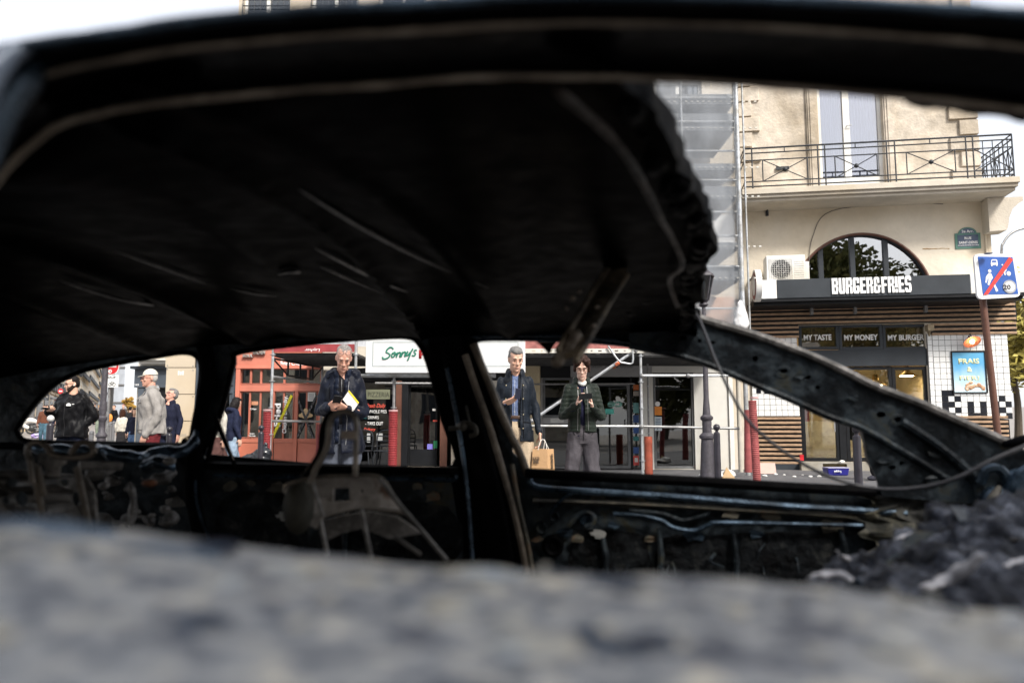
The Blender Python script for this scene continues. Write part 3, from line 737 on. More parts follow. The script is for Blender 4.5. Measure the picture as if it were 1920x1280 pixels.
# street name plaque
u0, u1, z0, z1 = B.rect(1791, 437, 1839, 466, .02)
sp_ = thing('street_name_plaque', 'blue enamel street plaque with green border reading RUE SAINT-DENIS', 'street sign', B.pt((u0 + u1) / 2, z0))
pg = plain('plaque_green', (.08, .19, .15)); pbl = plain('plaque_blue', (.05, .075, .13), .3)
m = MB(); m.wbox(B, u0, u1, z0, z1, .002, .02)
uc = (u0 + u1) / 2; hw = (u1 - u0) * .36
top = [(uc + hw * cos(a), z1 - .002 + hw * .72 * sin(a)) for a in [pi * i / 16 for i in range(17)]]
m.plate([top], uzmap(B, .019), B.n * -.015); m.build('border', pg, sp_)
m = MB(); m.wbox(B, u0 + .05, u1 - .05, z0 + .045, z1 - .04, .021, .025)
m.plate([[(uc + (a - uc) * .8, z1 + (b - z1) * .78) for a, b in top]], uzmap(B, .024), B.n * -.004); m.build('panel', pbl, sp_)
wtext(B, '2e Arr.', None, lettw, sp_, d=.026, thick=.002, bold=.02, uz=(uc - .12, uc + .12, z1 + .01, z1 + .07))
wtext(B, 'RUE', None, lettw, sp_, d=.026, thick=.002, bold=.03, uz=(uc - .07, uc + .07, z1 - .14, z1 - .085))
wtext(B, 'SAINT-DENIS', None, lettw, sp_, d=.026, thick=.002, bold=.03, uz=(uc - .19, uc + .19, z1 - .24, z1 - .18))
wtext(B, 'ANCIENNE ROUTE DE SAINT-DENIS', None, lettw, sp_, d=.026, thick=.002, bold=.02, uz=(uc - .215, uc + .215, z0 + .06, z0 + .085))

# rain streaks, cable and small fixings on the corner building
cbm = mat('grey_cable', (.12, .11, .10), .6)
MB().tube(cr([B.pt(B.uz(1516, 500)[0], 4.62, .03), B.pt(B.uz(1522, 430)[0], 5.3, .02), B.pt(B.uz(1560, 425)[0], 5.9, .02), B.pt(B.uz(1700, 420)[0], 6.0, .02), B.pt(B.uz(1770, 420)[0], 5.95, .02)], 6), .008, 6).build('wall_cable', cbm, bb)
MB().tube([B.pt(uR - .12, 4.5, .03), B.pt(uR - .12, zbal - .2, .03)], .02, 8).build('thin_downpipe', render_, bb)
# ================================================================== long building with shops (left and middle)
ab_ = thing('scaffolded_building', 'pale stone apartment building with shops, partly wrapped in scaffold netting', 'building', A.pt(0, 0))
ua0 = A.uz(365, 500)[0]; ua1 = A.uz(1386, 500)[0]
zA = 19.0
holes = [rloop(A, 441, 668, 602, 875), rloop(A, 640, 690, 846, 875), rloop(A, 1014, 690, 1203, 882), rloop(A, 1226, 699, 1302, 880)]
wins = []
for k, px in enumerate((478, 612, 745, 880, 1015, 1150, 1283)):
    for zz in (4.2, 7.2, 10.1, 13.2, 16.0):
        uc = A.uz(px, 640)[0]; wins.append((uc - .55, uc + .55, zz, zz + 1.9))
holes += [[(a, c), (b, c), (b, d), (a, d)] for a, b, c, d in wins]
uu0 = A.uz(428, 500)[0]
MB().plate([[(ua0, 0), (ua1, 0), (ua1, zA), (uu0, zA), (uu0, 4.0), (ua0, 4.0)]] + holes, uzmap(A), A.n * -.3).build('wall', stone, ab_)
MB().wbox(A, ua0, ua0 + .3, 0, 4.0, -9, -.3).wbox(A, uu0, uu0 + .3, 4.0, zA, -9, -.3).wbox(A, ua0, uu0, 3.9, 3.998, -9, -.3).build('side_wall', stone, ab_)
MB().wbox(A, uu0, ua1, zA, zA + .3, -9.3, .3).build('roof', greyd, ab_)
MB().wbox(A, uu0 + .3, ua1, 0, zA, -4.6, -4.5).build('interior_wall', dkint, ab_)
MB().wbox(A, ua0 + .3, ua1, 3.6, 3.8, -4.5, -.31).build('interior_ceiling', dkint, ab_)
wgl = glass('dim_glass', (.3, .34, .36), refl=.12)
for (a, b, c, d) in wins:
    f = MB().frame(A, a, b, c, d, .06, -.2, -.1).wbox(A, (a + b) / 2 - .04, (a + b) / 2 + .04, c + .06, d - .06, -.195, -.1).build('window_frame', whitep, ab_)
    MB().wbox(A, a + .05, b - .05, c + .05, d - .05, -.16, -.15).build('pane', wgl, f)
    r = MB()
    for z in (c + .1, c + .95, c + .8): r.tube([A.pt(a, z, .06), A.pt(b, z, .06)], .014, 5)
    for i in range(9): u = a + (b - a) * i / 8; r.tube([A.pt(u, c + .05, .06), A.pt(u, c + .95, .06)], .009, 5)
    r.build('window_railing', iron, f)
    MB().wbox(A, a - .12, b + .12, c - .12, c - .01, -.02, .12).build('sill', stone, f)
for zz in (3.9, 6.7, 9.6, 12.6): MB().wbox(A, uu0, ua1, zz, zz + .16, .002, .10).build('string_course', stone, ab_, bevel=.01)
# pale fascia between shops
def apx(name, x0, y0, x1, y1, d0, d1, m_, parent, **k): return MB().wpx(A, x0, y0, x1, y1, d0, d1).build(name, m_, parent, **k)
def aframe(x0, y0, x1, y1, t, d0, d1, mm, parent, name='window_frame', pane=gl):
    u0, u1, z0, z1 = A.rect(x0, y0, x1, y1, d1)
    o = MB().frame(A, u0, u1, z0, z1, t, d0, d1).build(name, mm, parent, bevel=.003)
    MB().wbox(A, u0 + t * .8, u1 - t * .8, z0 + t * .8, z1 - t * .8, (d0 + d1) / 2 - .006, (d0 + d1) / 2 + .006).build('pane', pane, o)
    return o

# ---- blue-grey shopfront at the left edge
gs = thing('blue_grey_shopfront', 'blue grey panelled wooden shopfront left of the coral one', 'shopfront', A.pt(0, 0))
apx('panel', 372, 655, 440, 882, .003, .06, greyd, gs)
for (x0, y0, x1, y1) in ((378, 672, 402, 700), (408, 672, 438, 722), (378, 734, 402, 868), (408, 734, 436, 868)):
    u0, u1, z0, z1 = A.rect(x0, y0, x1, y1, .08); MB().frame(A, u0, u1, z0, z1, .035, .06, .085).build('moulding', greyd, gs)
apx('window_slot', 423, 695, 430, 722, .061, .075, wgl, gs); apx('window_slot', 421, 737, 429, 800, .061, .075, wgl, gs)

# ---- coral shopfront
cs = thing('coral_shopfront', 'coral orange painted restaurant front with a taped glazed door', 'shopfront', A.pt(0, 0))
apx('fascia', 441, 640, 602, 688, .003, .10, coral, cs)
apx('corner_post', 439, 688, 447, 882, .003, .12, coral, cs)
apx('transom_rail', 447, 721, 602, 733, .003, .09, coral, cs)
apx('cornice', 441, 686.5, 602, 691, .003, .13, coral, cs, bevel=.006)
dg = glass('coral_glass', (.55, .56, .53), refl=.20)
for (x0, x1) in ((447, 470), (470.4, 489), (489.4, 533), (533.4, 577), (577.4, 602)): aframe(x0, 691, x1, 720, .018, -.02, .07, coral, cs, pane=dg)
for (x0, x1, y1) in ((449, 467, 821), (467.4, 487, 821), (487.4, 508, 821), (513, 531, 823), (531.4, 550, 823), (557, 574, 824), (574.4, 594, 824)):
    aframe(x0, 734, x1, y1, .016, -.02, .05, coral, cs, pane=dg)
apx('mullion', 508.4, 733, 512.6, 882, .003, .08, coral, cs); apx('mullion', 550.4, 733, 556.6, 882, .003, .08, coral, cs); apx('mullion', 594.4, 733, 602, 882, .003, .08, coral, cs)
for (x0, x1) in ((447, 508), (513, 550), (557, 594)):
    apx('lower_panel', x0 + .3, 822, x1, 829, -.02, .06, coral, cs); apx('lower_panel', x0 + .3, 829.3, x1, 882, -.02, .045, coral, cs)
u0, z0 = A.uz(455, 669, .12)
tg = plain('grey_letters', (.30, .29, .27), .4)
wtext(A, 'SOUL', (456, 664, 475, 670), tg, cs, d=.12, thick=.05, bold=.02)
wtext(A, 'KITCHEN', (475, 657, 498, 665), tg, cs, d=.12, thick=.05, bold=.02, shear=.2)
wtext(A, 'Homemade', (527, 669, 558, 676), lettw, cs, d=.101, thick=.004, bold=.03)
wtext(A, 'Fried Chicken', (526, 677, 575, 685.5), lettw, cs, d=.101, thick=.004, bold=.03)
wtext(A, 'Fried', (513.5, 756, 526, 800), lettw, cs, d=.052, thick=.003, bold=.04, rot=90)
wtext(A, 'Chicken Everyday.', (530, 742, 540, 812), lettw, cs, d=.052, thick=.003, bold=.03, rot=90)
wtext(A, 'Crispy', (469, 764.5, 481, 769), lettw, cs, d=.052, thick=.003, bold=.02)
wtext(A, 'Burgers\nTake Away', (466, 811, 479, 819), lettw, cs, d=.052, thick=.003, bold=.02)
def strip(W, p0, p1, wpx_, d, m_, parent, name):
    a = W.uz(*p0, d); b = W.uz(*p1, d); a, b = W.pt(*a, d), W.pt(*b, d); t = (b - a).normalized(); s = t.cross(W.n) * wpx_ / F * 17 / 2
    return MB().hexa([a - s, b - s, b + s, a + s, a - s + W.n * .003, b - s + W.n * .003, b + s + W.n * .003, a + s + W.n * .003]).build(name, m_, parent)
tape = ramp_mat('hazard_tape', [(.47, (.75, .68, .02)), (.53, (.7, .62, .02)), (.56, (.03, .03, .02))], scale=60, metal=0, rough=.5, bump=0)
strip(A, (511, 820), (547, 741), 5, .058, tape, cs, 'hazard_tape')
bt = ramp_mat('printed_tape', [(.5, (.012, .012, .014)), (.56, (.02, .02, .02)), (.6, (.6, .6, .6)), (.7, (.4, .02, .02))], scale=45, metal=0, rough=.5, bump=0)
strip(A, (556, 741), (587, 821), 4.2, .062, bt, cs, 'barrier_tape'); strip(A, (594, 741), (555, 822), 4.2, .066, bt, cs, 'barrier_tape')
apx('notice', 577, 735, 591, 752, .052, .055, paper, cs)
for i in range(6): apx('print_line', 579, 738 + i * 2.1, 589, 739 + i * 2.1, .0555, .056, plain('grey_ink', (.25, .25, .25)), cs)
m = MB(); u, z = A.uz(573, 777, .058); m.ball(A.pt(u, z, .056), (.11, .004, .09)); m.ball(A.pt(u - .1, z - .02, .056), (.06, .004, .04)); m.ball(A.pt(u + .1, z - .02, .056), (.06, .004, .04)); m.ball(A.pt(u, z + .09, .056), (.05, .004, .05)); m.build('emblem', plain('cream_print', (.6, .42, .22)), cs)
u, z = A.uz(475, 755, -.6)
nl = MB().wpx(A, 471, 752, 483, 759, -.9, -.86).build('lit_panel', mat('lit_panel', (1, .5, .3), emit=(1, .42, .25), es=1.6)); tag(nl, 'glowing peach panel lamp inside the coral restaurant window', 'lamp')
# table and stool inside
for k, (px, h) in enumerate(((462, .8), (543, .9))):
    u, _ = A.uz(px, 800, -.9); t = thing('cafe_stool', ['dark stool behind the left panes of the coral shopfront', 'rounded grey stool behind the coral door pane'][k], 'stool', A.pt(u, .12, -.9))
    MB().lathe(A.pt(u, .12 + h, -.9), [(.0, 0), (.2, 0), (.21, .03), (.19, .05), (0, .05)], 16).build('seat', galvd, t, smooth=True)
    for s in (-1, 1): MB().tube([A.pt(u + .14 * s, .12, -.9), A.pt(u + .1 * s, .12 + h, -.9)], .015).build('leg', blackp, t)

# ---- beige pier with number 289
MB().wpx(A, 602.5, 640, 639, 882, .003, .07).build('pier', stone, ab_)
wtext(A, '289', (601, 693, 613, 700), plain('dark_print', (.08, .07, .06)), ab_, d=.072, thick=.003)
# ---- pizza shopfront
ps = thing('pizza_shopfront', 'dark pizza shopfront with menu lettering on its window', 'shopfront', A.pt(0, 0))
apx('lintel', 640, 690, 846, 712, .003, .10, blackp, ps)
o = aframe(640, 713, 741, 878, .05, -.1, .0, blackp, ps, pane=glass('menu_glass', (.35, .38, .38), refl=.08))
red = plain('neon_red', (.85, .12, .08)); 
wtext(A, 'Fresh Daily', (686, 756.5, 723, 766), red, o, d=.002, thick=.003, shear=.35)
wtext(A, '& WHOLE PIES', (682, 768.5, 725, 774.5), lettw, o, d=.002, thick=.003, bold=.01)
wtext(A, 'DRINKS', (690, 779.5, 710, 785.5), lettw, o, d=.002, thick=.003, bold=.01)
wtext(A, 'w/', (682, 777.5, 688, 785), plain('neon_teal', (.05, .55, .6)), o, d=.002, thick=.003, bold=.01)
wtext(A, '- TAKE OUT', (685, 790.5, 718, 797), lettw, o, d=.002, thick=.003, bold=.01)
wtext(A, 'Delivery', (682, 801.5, 704, 809), red, o, d=.002, thick=.003, shear=.35)
wtext(A, 'PIZZERIA', (690, 735, 730, 744), plain('dull_letter', (.03, .03, .02)), o, d=.004, thick=.002)
apx('valance', 686, 730, 731, 748, -.02, .001, plain('olive_band', (.16, .17, .11)), ps)
for (x0, y0, x1, y1) in ((688, 812, 694, 829), (706, 812, 717, 826)): apx('sticker', x0, y0, x1, y1, -.02, .001, plain('grey_sticker', (.35, .36, .36)), ps)
apx('post', 741.4, 713, 752, 882, .003, .08, brownp, ps); apx('post', 825, 713, 838, 882, .003, .12, brownp, ps)
d_ = aframe(765, 718, 820, 878, .05, -.25, -.18, blackp, ps, 'glazed_door', pane=wgl)
apx('door_jamb', 752.4, 713, 764.6, 882, -.3, .02, blackp, ps); apx('lower_panel', 769, 842, 817, 876, -.24, -.17, blackp, ps)
apx('sticker', 801, 832, 811, 842, -.16, -.155, plain('violet', (.2, .18, .6)), ps); apx('sticker', 813, 826, 820, 840, -.16, -.155, plain('leafgreen', (.03, .3, .12)), ps)
apx('sticker', 811, 766, 817, 770, -.16, -.155, paper, ps); apx('sticker', 812, 787, 820, 790, -.16, -.155, red, ps)
m = MB()
for px in (781, 792, 799, 806): u, z = A.uz(px, 760, -1); m.tube([A.pt(u, .6, -1), A.pt(u, 2.6, -1)], .03)
m.build('pale_pipes', plain('pipe_cream', (.35, .32, .27)), ps)
# stacked chairs outside
def stack_chair(px, lab, Y=15.6):
    b = P(px, 800, Y); x = b.x; t = thing('metal_cafe_chair', lab, 'chair', (x, Y, .12), group='dark metal chairs outside the pizza shop'); z = .12
    MB().box(x - .2, x + .2, Y - .2, Y + .2, z + .45, z + .47).build('seat', iron, t, bevel=.006)
    for sx in (-1, 1):
        for sy in (-1, 1): MB().tube([(x + .22 * sx, Y + .22 * sy, z), (x + .17 * sx, Y + .17 * sy, z + .45)], .013).build('leg', iron, t)
    m = MB(); m.tube(cr([(x - .18, Y + .19, z + .45), (x - .19, Y + .24, z + .75), (x - .1, Y + .26, z + .86), (x + .1, Y + .26, z + .86), (x + .19, Y + .24, z + .75), (x + .18, Y + .19, z + .45)], 4), .013)
    for i in range(3): m.tube([(x - .18, Y + .22, z + .55 + .1 * i), (x + .18, Y + .22, z + .55 + .1 * i)], .012)
    m.build('backrest', iron, t)
stack_chair(678, 'dark metal cafe chair right beside the man with glasses on his head'); stack_chair(722, 'dark metal cafe chair below the menu lettering, near the ribbed red post')
# ---- pale yellow pier
MB().wpx(A, 968, 684, 1013, 884, .003, .12).build('pier', mat('yellow_stone', (.55, .46, .30), .8, var=.06), ab_)
MB().wpx(A, 846.5, 690, 967, 884, .003, .05).build('pier', stone, ab_)
# ---- grey glass shopfront
gy = mat('grey_fascia', (.30, .30, .30), .5, var=.05); gyd = mat('grey_frame', (.12, .125, .13), .45)
gf = thing('grey_shopfront', 'grey framed cafe front with FRESH, FAST & GOOD on its fascia', 'shopfront', A.pt(0, 0))
apx('fascia', 1070, 672, 1222, 706, .003, .14, gy, gf); apx('fascia', 1014, 672, 1069.6, 708, .003, .08, blackp, gf)
lt = plain('dark_letters', (.05, .05, .05))
wtext(A, 'THE LOCAL', (1102, 677, 1165, 683), lt, gf, d=.142, thick=.004, bold=.03)
wtext(A, 'FRESH, FAST & GOOD', (1107, 684.5, 1186, 690), lt, gf, d=.142, thick=.004, space=1.3)
wtext(A, '&', (1148, 683, 1155, 691), plain('orange_letter', (.8, .2, .05)), gf, d=.147, thick=.004, bold=.03)
tg_ = glass('cafe_glass', (.32, .38, .38), refl=.10)
o = aframe(1018, 708, 1072, 782, .05, -.08, .02, gyd, gf, pane=tg_)
apx('rail_panel', 1018, 782.5, 1072, 794, -.05, .03, gy, gf); apx('label_plate', 1032, 784, 1057, 792, .031, .034, plain('pale_plate', (.5, .5, .48)), gf)
aframe(1018, 794.5, 1072, 878, .05, -.08, .02, gyd, gf, pane=tg_)
o = aframe(1098, 718, 1182, 878, .06, -.08, .02, gyd, gf, 'glazed_door', pane=tg_)
apx('post', 1072.5, 706, 1097.5, 882, -.06, .015, gyd, gf)
wtext(A, 'ce', (1139, 752, 1167, 763), plain('mint_print', (.2, .42, .36)), o, d=-.02, thick=.003, bold=.04, rot=-1)
apx('sticker', 1135, 766, 1151, 776, -.02, -.015, plain('mint', (.1, .5, .42)), gf)
MB().tube([A.pt(A.uz(1173, 800)[0], A.uz(1173, 797)[1], .06), A.pt(A.uz(1173, 800)[0], A.uz(1173, 786)[1], .06)], .012).build('handle', galv, o)
apx('side_pane', 1186, 718, 1200, 878, -.06, -.05, tg_, gf); apx('post', 1182.5, 706, 1186, 882, -.06, .03, blackp, gf)
for k, (y0, y1, c_) in enumerate(((721, 731, (.7, .2, .06)), (733, 742, (.5, .45, .4)), (755, 774, (.2, .45, .45)), (778, 792, (.04, .1, .3)), (800, 812, (.05, .13, .4)), (818, 826, (.05, .25, .25)), (838, 850, (.04, .1, .3)), (854, 872, (.6, .08, .07)))):
    apx('sticker', 1187.5, y0, 1198, y1, -.045, -.04, plain('sticker%d' % k, c_), gf)
apx('sticker', 1190, 858, 1196, 866, -.038, -.035, paper, gf)
MB().wpx(A, 1014, 708, 1017.6, 882, -.08, .05).build('post', gy, gf)
for (a, b, c_) in ((1112, 1180, .55), (1022, 1068, .9)):
    u0, u1 = A.uz(a, 800, -2)[0], A.uz(b, 800, -2)[0]; MB().wbox(A, u0, u1, .12, 2.5, -2.3, -2.2).build('screen_wall', plain('teal_wall', (.03, .09, .10)) if a < 1100 else plain('olive_wall', (.06, .065, .05)), gf)
# rattan chair inside
def rattan(px, Y=17.9):
    b = P(px, 800, Y); x = b.x; z = .12; t = thing('rattan_bistro_chair', 'woven bistro chair behind the cafe glass, beside the bollard', 'chair', (x, Y, z))
    pal = plain('rattan', (.30, .30, .24)); MB().box(x - .2, x + .2, Y - .2, Y + .2, z + .42, z + .46).build('seat', pal, t)
    for sx in (-1, 1):
        for sy in (-1, 1): MB().tube([(x + .24 * sx, Y + .2 * sy, z), (x + .17 * sx, Y + .17 * sy, z + .43)], .013).build('leg', pal, t)
    m = MB(); m.tube(cr([(x - .19, Y - .2, z + .45), (x - .22, Y - .22, z + .72), (x - .12, Y - .23, z + .9), (x + .12, Y - .23, z + .9), (x + .22, Y - .22, z + .72), (x + .19, Y - .2, z + .45)], 4), .016)
    for i in range(7): m.tube([(x - .18 + .06 * i, Y - .215, z + .55), (x - .18 + .06 * i, Y - .225, z + .86)], .006, 4); m.tube([(x - .2, Y - .22, z + .56 + .05 * i), (x + .2, Y - .22, z + .56 + .05 * i)], .006, 4)
    m.build('backrest', pal, t)
rattan(1132)
# ---- white framed window and panel wall
MB().wpx(A, 1203.5, 700, 1225.5, 884, .003, .12).build('pier', offw, ab_)
wf = thing('white_shopfront', 'off white panelled shopfront with one tall dark window', 'shopfront', A.pt(0, 0))
apx('fascia', 1222.5, 660, 1386, 698, .003, .10, offw, wf)
o = aframe(1226, 699, 1302, 878, .05, -.1, .03, gyd, wf, pane=glass('dark_window_glass', (.35, .4, .42), refl=.10))
apx('glazing_bar', 1230, 729, 1298, 731, -.05, .0, blackp, o)
apx('panel', 1302.5, 699, 1372, 884, .003, .08, offw, wf); apx('edge_post', 1368, 699, 1376, 884, .081, .13, whitep, wf)
apx('apron', 1226, 878.5, 1302, 886, .003, .1, conc, wf)
apx('window_sign', 1227.5, 762, 1241, 778, .031, .034, plain('orange_sign', (.75, .25, .03)), wf); apx('window_sign', 1227.5, 781, 1241, 807, .031, .034, plain('pale_sign', (.55, .62, .66)), wf)
u, z = A.uz(1233, 757, .033); MB().tube([A.pt(u, z, .031), A.pt(u, z, .034)], .055, 20).build('round_sticker', whitep, wf)
for i in range(4): apx('print_line', 1229, 784 + i * 3.2, 1239, 785.4 + i * 3.2, .0345, .036, plain('blue_ink', (.06, .12, .2)), wf)
wtext(A, '7', (1230.5, 797, 1238, 805), plain('blue_ink', (.06, .12, .2)), wf, d=.035, thick=.002)
u0, u1, z0, z1 = A.rect(1244, 710, 1268, 812, -1.2)
tag(MB().hexa([A.pt(u0 + .05, z0 - .4, -1.3), A.pt(u1 + .4, z0 - .4, -1.3), A.pt(u1 + .4, z0 - .4, -1.2), A.pt(u0 + .05, z0 - .4, -1.2), A.pt(u0 - .1, z1, -1.3), A.pt(u1 - .1, z1, -1.3), A.pt(u1 - .1, z1, -1.2), A.pt(u0 - .1, z1, -1.2)]).build('cream_banner', plain('banner_cream', (.5, .42, .27))), 'slanting cream banner inside the tall dark window', 'banner')
tag(MB().wpx(A, 1222, 700, 1244, 800, -1.5, -1.4).build('teal_banner', plain('banner_teal', (.04, .2, .26))), 'teal banner at the left inside the tall dark window', 'banner')
tag(MB().wpx(A, 1268, 700, 1310, 800, -1.6, -1.5).build('navy_banner', plain('banner_navy', (.03, .06, .13))), 'navy banner at the right inside the tall dark window', 'banner')
m = MB()
for i in range(9): u, z = A.uz(1242 + i * 7, 865 + random.uniform(-5, 3), -.5); m.ball(A.pt(u, z, -.5), (.12, .1, .09))
tag(remesh(m, .03, 'cloth_heap', plain('dark_cloth', (.06, .065, .08))), 'heap of dark rolled cloth on the floor behind the tall window', 'cloth')
tag(MB().wpx(A, 1230, 836, 1262, 846, -.7, -.5).build('cardboard_tray', plain('tray_orange', (.5, .2, .04))), 'orange cardboard tray low inside the tall dark window', 'tray')
# ================================================================== scaffolding
sc1 = thing('scaffolding', 'left scaffold bay with a dark deck and Layher beam in front of the coral shop', 'scaffolding', (-4.5, 14.5, .12))
sc2 = thing('scaffolding', 'middle and right scaffold run with diagonal brace in front of the cafe', 'scaffolding', (2, 14.6, .12))
sc3 = thing('netted_scaffolding', 'tall scaffold tower wrapped in pale netting beside the corner building', 'scaffolding', (4.6, 15.2, .12))
def post(px, Y, z0, z1, parent, r=.027, m_=None, collars=True):
    x = P(px, 780, Y).x; MB().tube([(x, Y, z0), (x, Y, z1)], r, 10).build('standard', m_ or galv, parent, smooth=True)
    if collars:
        m = MB(); z = z0 + .3
        while z < z1:
            m.tube([(x, Y, z - .006), (x, Y, z + .006)], r * 2.1, 8); z += .5
        m.build('rosette', galv, parent)
    return x
def bar(a, b, parent, r=.024, m_=None, name='ledger'):
    MB().tube([a, b], r, 8).build(name, m_ or galv, parent, smooth=True)
ztop = 3.6
def zat(py, Y): return P(960, py, Y).z
YF = 14.5
xa = post(508, YF, .12, ztop, sc1); xb = post(602, 16.9, .12, 2.6, sc1, m_=galvd)
xc = post(665, YF, .12, ztop, sc1); xd = post(738, YF, .12, zat(703, YF), sc1, m_=galvd)
bar((xa, YF, zat(706, YF)), (xb, 16.9, zat(718, 16.9)), sc1); bar((xa, YF, zat(789, YF)), (xb, 16.9, zat(790, 16.9)), sc1)
bar((xc - .3, YF, zat(704, YF)), (P(930, 700, YF).x, YF, zat(704.5, YF)), sc1, .036); bar((xc, 16.6, zat(718, 16.6)), (P(845, 700, 16.6).x, 16.6, zat(719, 16.6)), sc1, .025, galvd)
zd = zat(660, YF)
beam = MB().box(xa + .02, xc - .03, YF - .03, YF, zd, zd + .15).build('toe_board', redboard, sc1)
WF = Wall((xa, YF - .03), (xa + 1, YF - .03))
wtext(WF, 'Layher', (571, 652, 600, 659), lettw, beam, d=.002, thick=.002, rot=180, shear=.2)
m = MB().tube([(WF.pt(*WF.uz(578, 655), .004)), (WF.pt(*WF.uz(578, 655), .001))], .035, 16); 
m = MB()
for i in range(6): y = YF + .05 + i * .42; m.box(xa, xc, y, y + .36, zd - .06, zd - .01)
dk = m.build('deck_board', deckm, sc1)
m = MB()
for i in range(30):
    y = YF + .07 + i * .082; m.box(xa + .01, xc - .01, y, y + .02, zd - .085, zd - .061)
dkr = m.build('deck_rib', deckm, sc1); dkr['kind'] = 'stuff'
# lattice beam (perspective side truss)
m = MB(); p0 = V((xa, YF, zd - .12)); p1 = V((xb, 16.9, zd - .12))
q0 = V((xa, YF, zd - .12)); mid = [p0.lerp(p1, t) - V((0, 0, .28)) for t in (.28, .52, .78)]
m.tube([p0, p1], .018); m.tube([p0, mid[0], mid[1], mid[2], p1], .016)
for t, q in zip((.28, .52, .78), mid): m.tube([p0.lerp(p1, t), q], .02)
m.build('truss_beam', blackp, sc1)
sb = thing('pizza_sign_board', "large white sign board with green script Sonny's and red PIZZA lettering", 'sign', P(830, 700, 14.25))
WS_ = Wall((P(685, 700, 14.25).x, 14.25), (P(985, 700, 14.25).x, 14.25)); u1_ = WS_.uz(985, 670)[0]; zb0, zb1 = zat(699, 14.25), zat(633, 14.25)
MB().wbox(WS_, 0, u1_, zb0, zb1, -.06, 0).build('board', mat('board_paint', (.60, .61, .61), .5, var=.03, bump=.02), sb, bevel=.006)
MB().frame(WS_, WS_.uz(698, 690)[0], u1_ - .13, zat(687, 14.25), zat(641, 14.25), .012, .001, .003).build('thin_border', plain('border_grey', (.25, .3, .3)), sb)
grn_ = plain('sign_green', (.01, .16, .10), .4)
SC = {'S': [[(24, 3), (22, 0), (16, 0), (10, 5), (9, 9), (14, 11), (17, 14), (14, 19), (7, 22), (0, 22)], [(3, 22), (0, 18)]], 'o': [[(26, 10), (22, 12), (21, 18), (25, 18), (29, 13), (28, 9), (25, 11), (29, 13), (33, 11)]],
      'n1': [[(35, 9), (31, 19)], [(32, 15), (37, 10), (41, 10), (39, 16), (40, 18), (43, 14)]], 'n2': [[(46, 8), (42, 18)], [(43, 14), (48, 9), (52, 9), (50, 15), (51, 17), (54, 12)]],
      'y': [[(57, 7), (54, 14), (57, 15), (62, 9)], [(65, 6), (58, 22), (56, 25)]], 'a': [[(68, 2), (66, 6)]], 's': [[(77, 5), (73, 5), (71, 8), (74, 12), (71, 16), (66, 15)]]}
for k_, strokes in SC.items():
    m = MB()
    for st_ in strokes:
        c_ = cr([V((a, b, 0)) for a, b in st_], 4); m.tube([WS_.pt(*WS_.uz(717 + v.x * .84, 651.5 + v.y * .96), .004) for v in c_], [.0145] * len(c_), 8, flat=1)
    m.build('script_letter', grn_, sb, smooth=True)
pr_ = plain('pizza_red', (.40, .012, .015), .4)
wtext(WS_, 'PIZZA', (785.5, 655.5, 868, 672), pr_, sb, d=.002, thick=.006, bold=.035)
MB().box(P(680, 650, 14.6).x, P(960, 650, 14.6).x, 14.6, 14.63, zb0 - .12, zb0 + .12).build('support_rail', blackp, sb)
def sleeve(px, y0, y1, Y, wpx_, m_, parent, ribbed, lab, tilt=0):
    r = wpx_ / F * Y / 2; x = P(px, 800, Y).x; z1, z0 = zat(y0, Y), max(.125, zat(y1, Y))
    t = thing('foam_sleeve', lab, 'protective sleeve', (x, Y, z0), group='red sleeves round the scaffold feet')
    m = MB()
    if ribbed:
        prof = []; z = 0; n = int((z1 - z0) / .032)
        for i in range(n):
            prof += [(r * .88, z + .001), (r, z + .010), (r, z + .022), (r * .88, z + .031)]; z += .032
        m.lathe((0, 0, 0), prof, 18, Matrix.Rotation(tilt, 3, 'Y').to_4x4())
    else:
        m.loft([(tilt * (z1 - z0) * k / 8, 0, (z1 - z0) * k / 8, r * (1 + .03 * (k % 2)), r) for k in range(9)], 16)
    o = m.build('sleeve', m_, t, smooth=not ribbed, local=True)
    if ribbed:
        MB().lathe((0, 0, z1 - z0), [(r * .7, 0), (r * 1.02, 0), (r * 1.02, .03), (r * .7, .03)], 18).build('rim', plain('pink_rim', (.5, .3, .3)), t, local=True)
sleeve(501, 770, 985, YF, 16.5, redsl, sc1, True, 'ribbed dark red sleeve on the left scaffold foot beside a black bollard')
sleeve(600, 795, 990, 16.9, 12, redsl2, sc1, False, 'smooth faded red sleeve at the right edge of the coral shopfront')
sleeve(737, 771, 985, YF, 17, redsl, sc1, True, 'bright ribbed red sleeve beside the pizza shop menu window')
sleeve(1215, 818, 890, 15.2, 15, orsl, sc2, False, 'orange red worn sleeve beside the grey cafe door')
sleeve(1400, 768, 885, 14.6, 14, redsl2, sc2, False, 'smooth red sleeve left of the slatted timber panel', tilt=.03)
sleeve(1416, 747, 903, 13.2, 15, redsl2, sc2, True, 'tall faded ribbed red sleeve in front of the slatted timber panel', tilt=-.025)
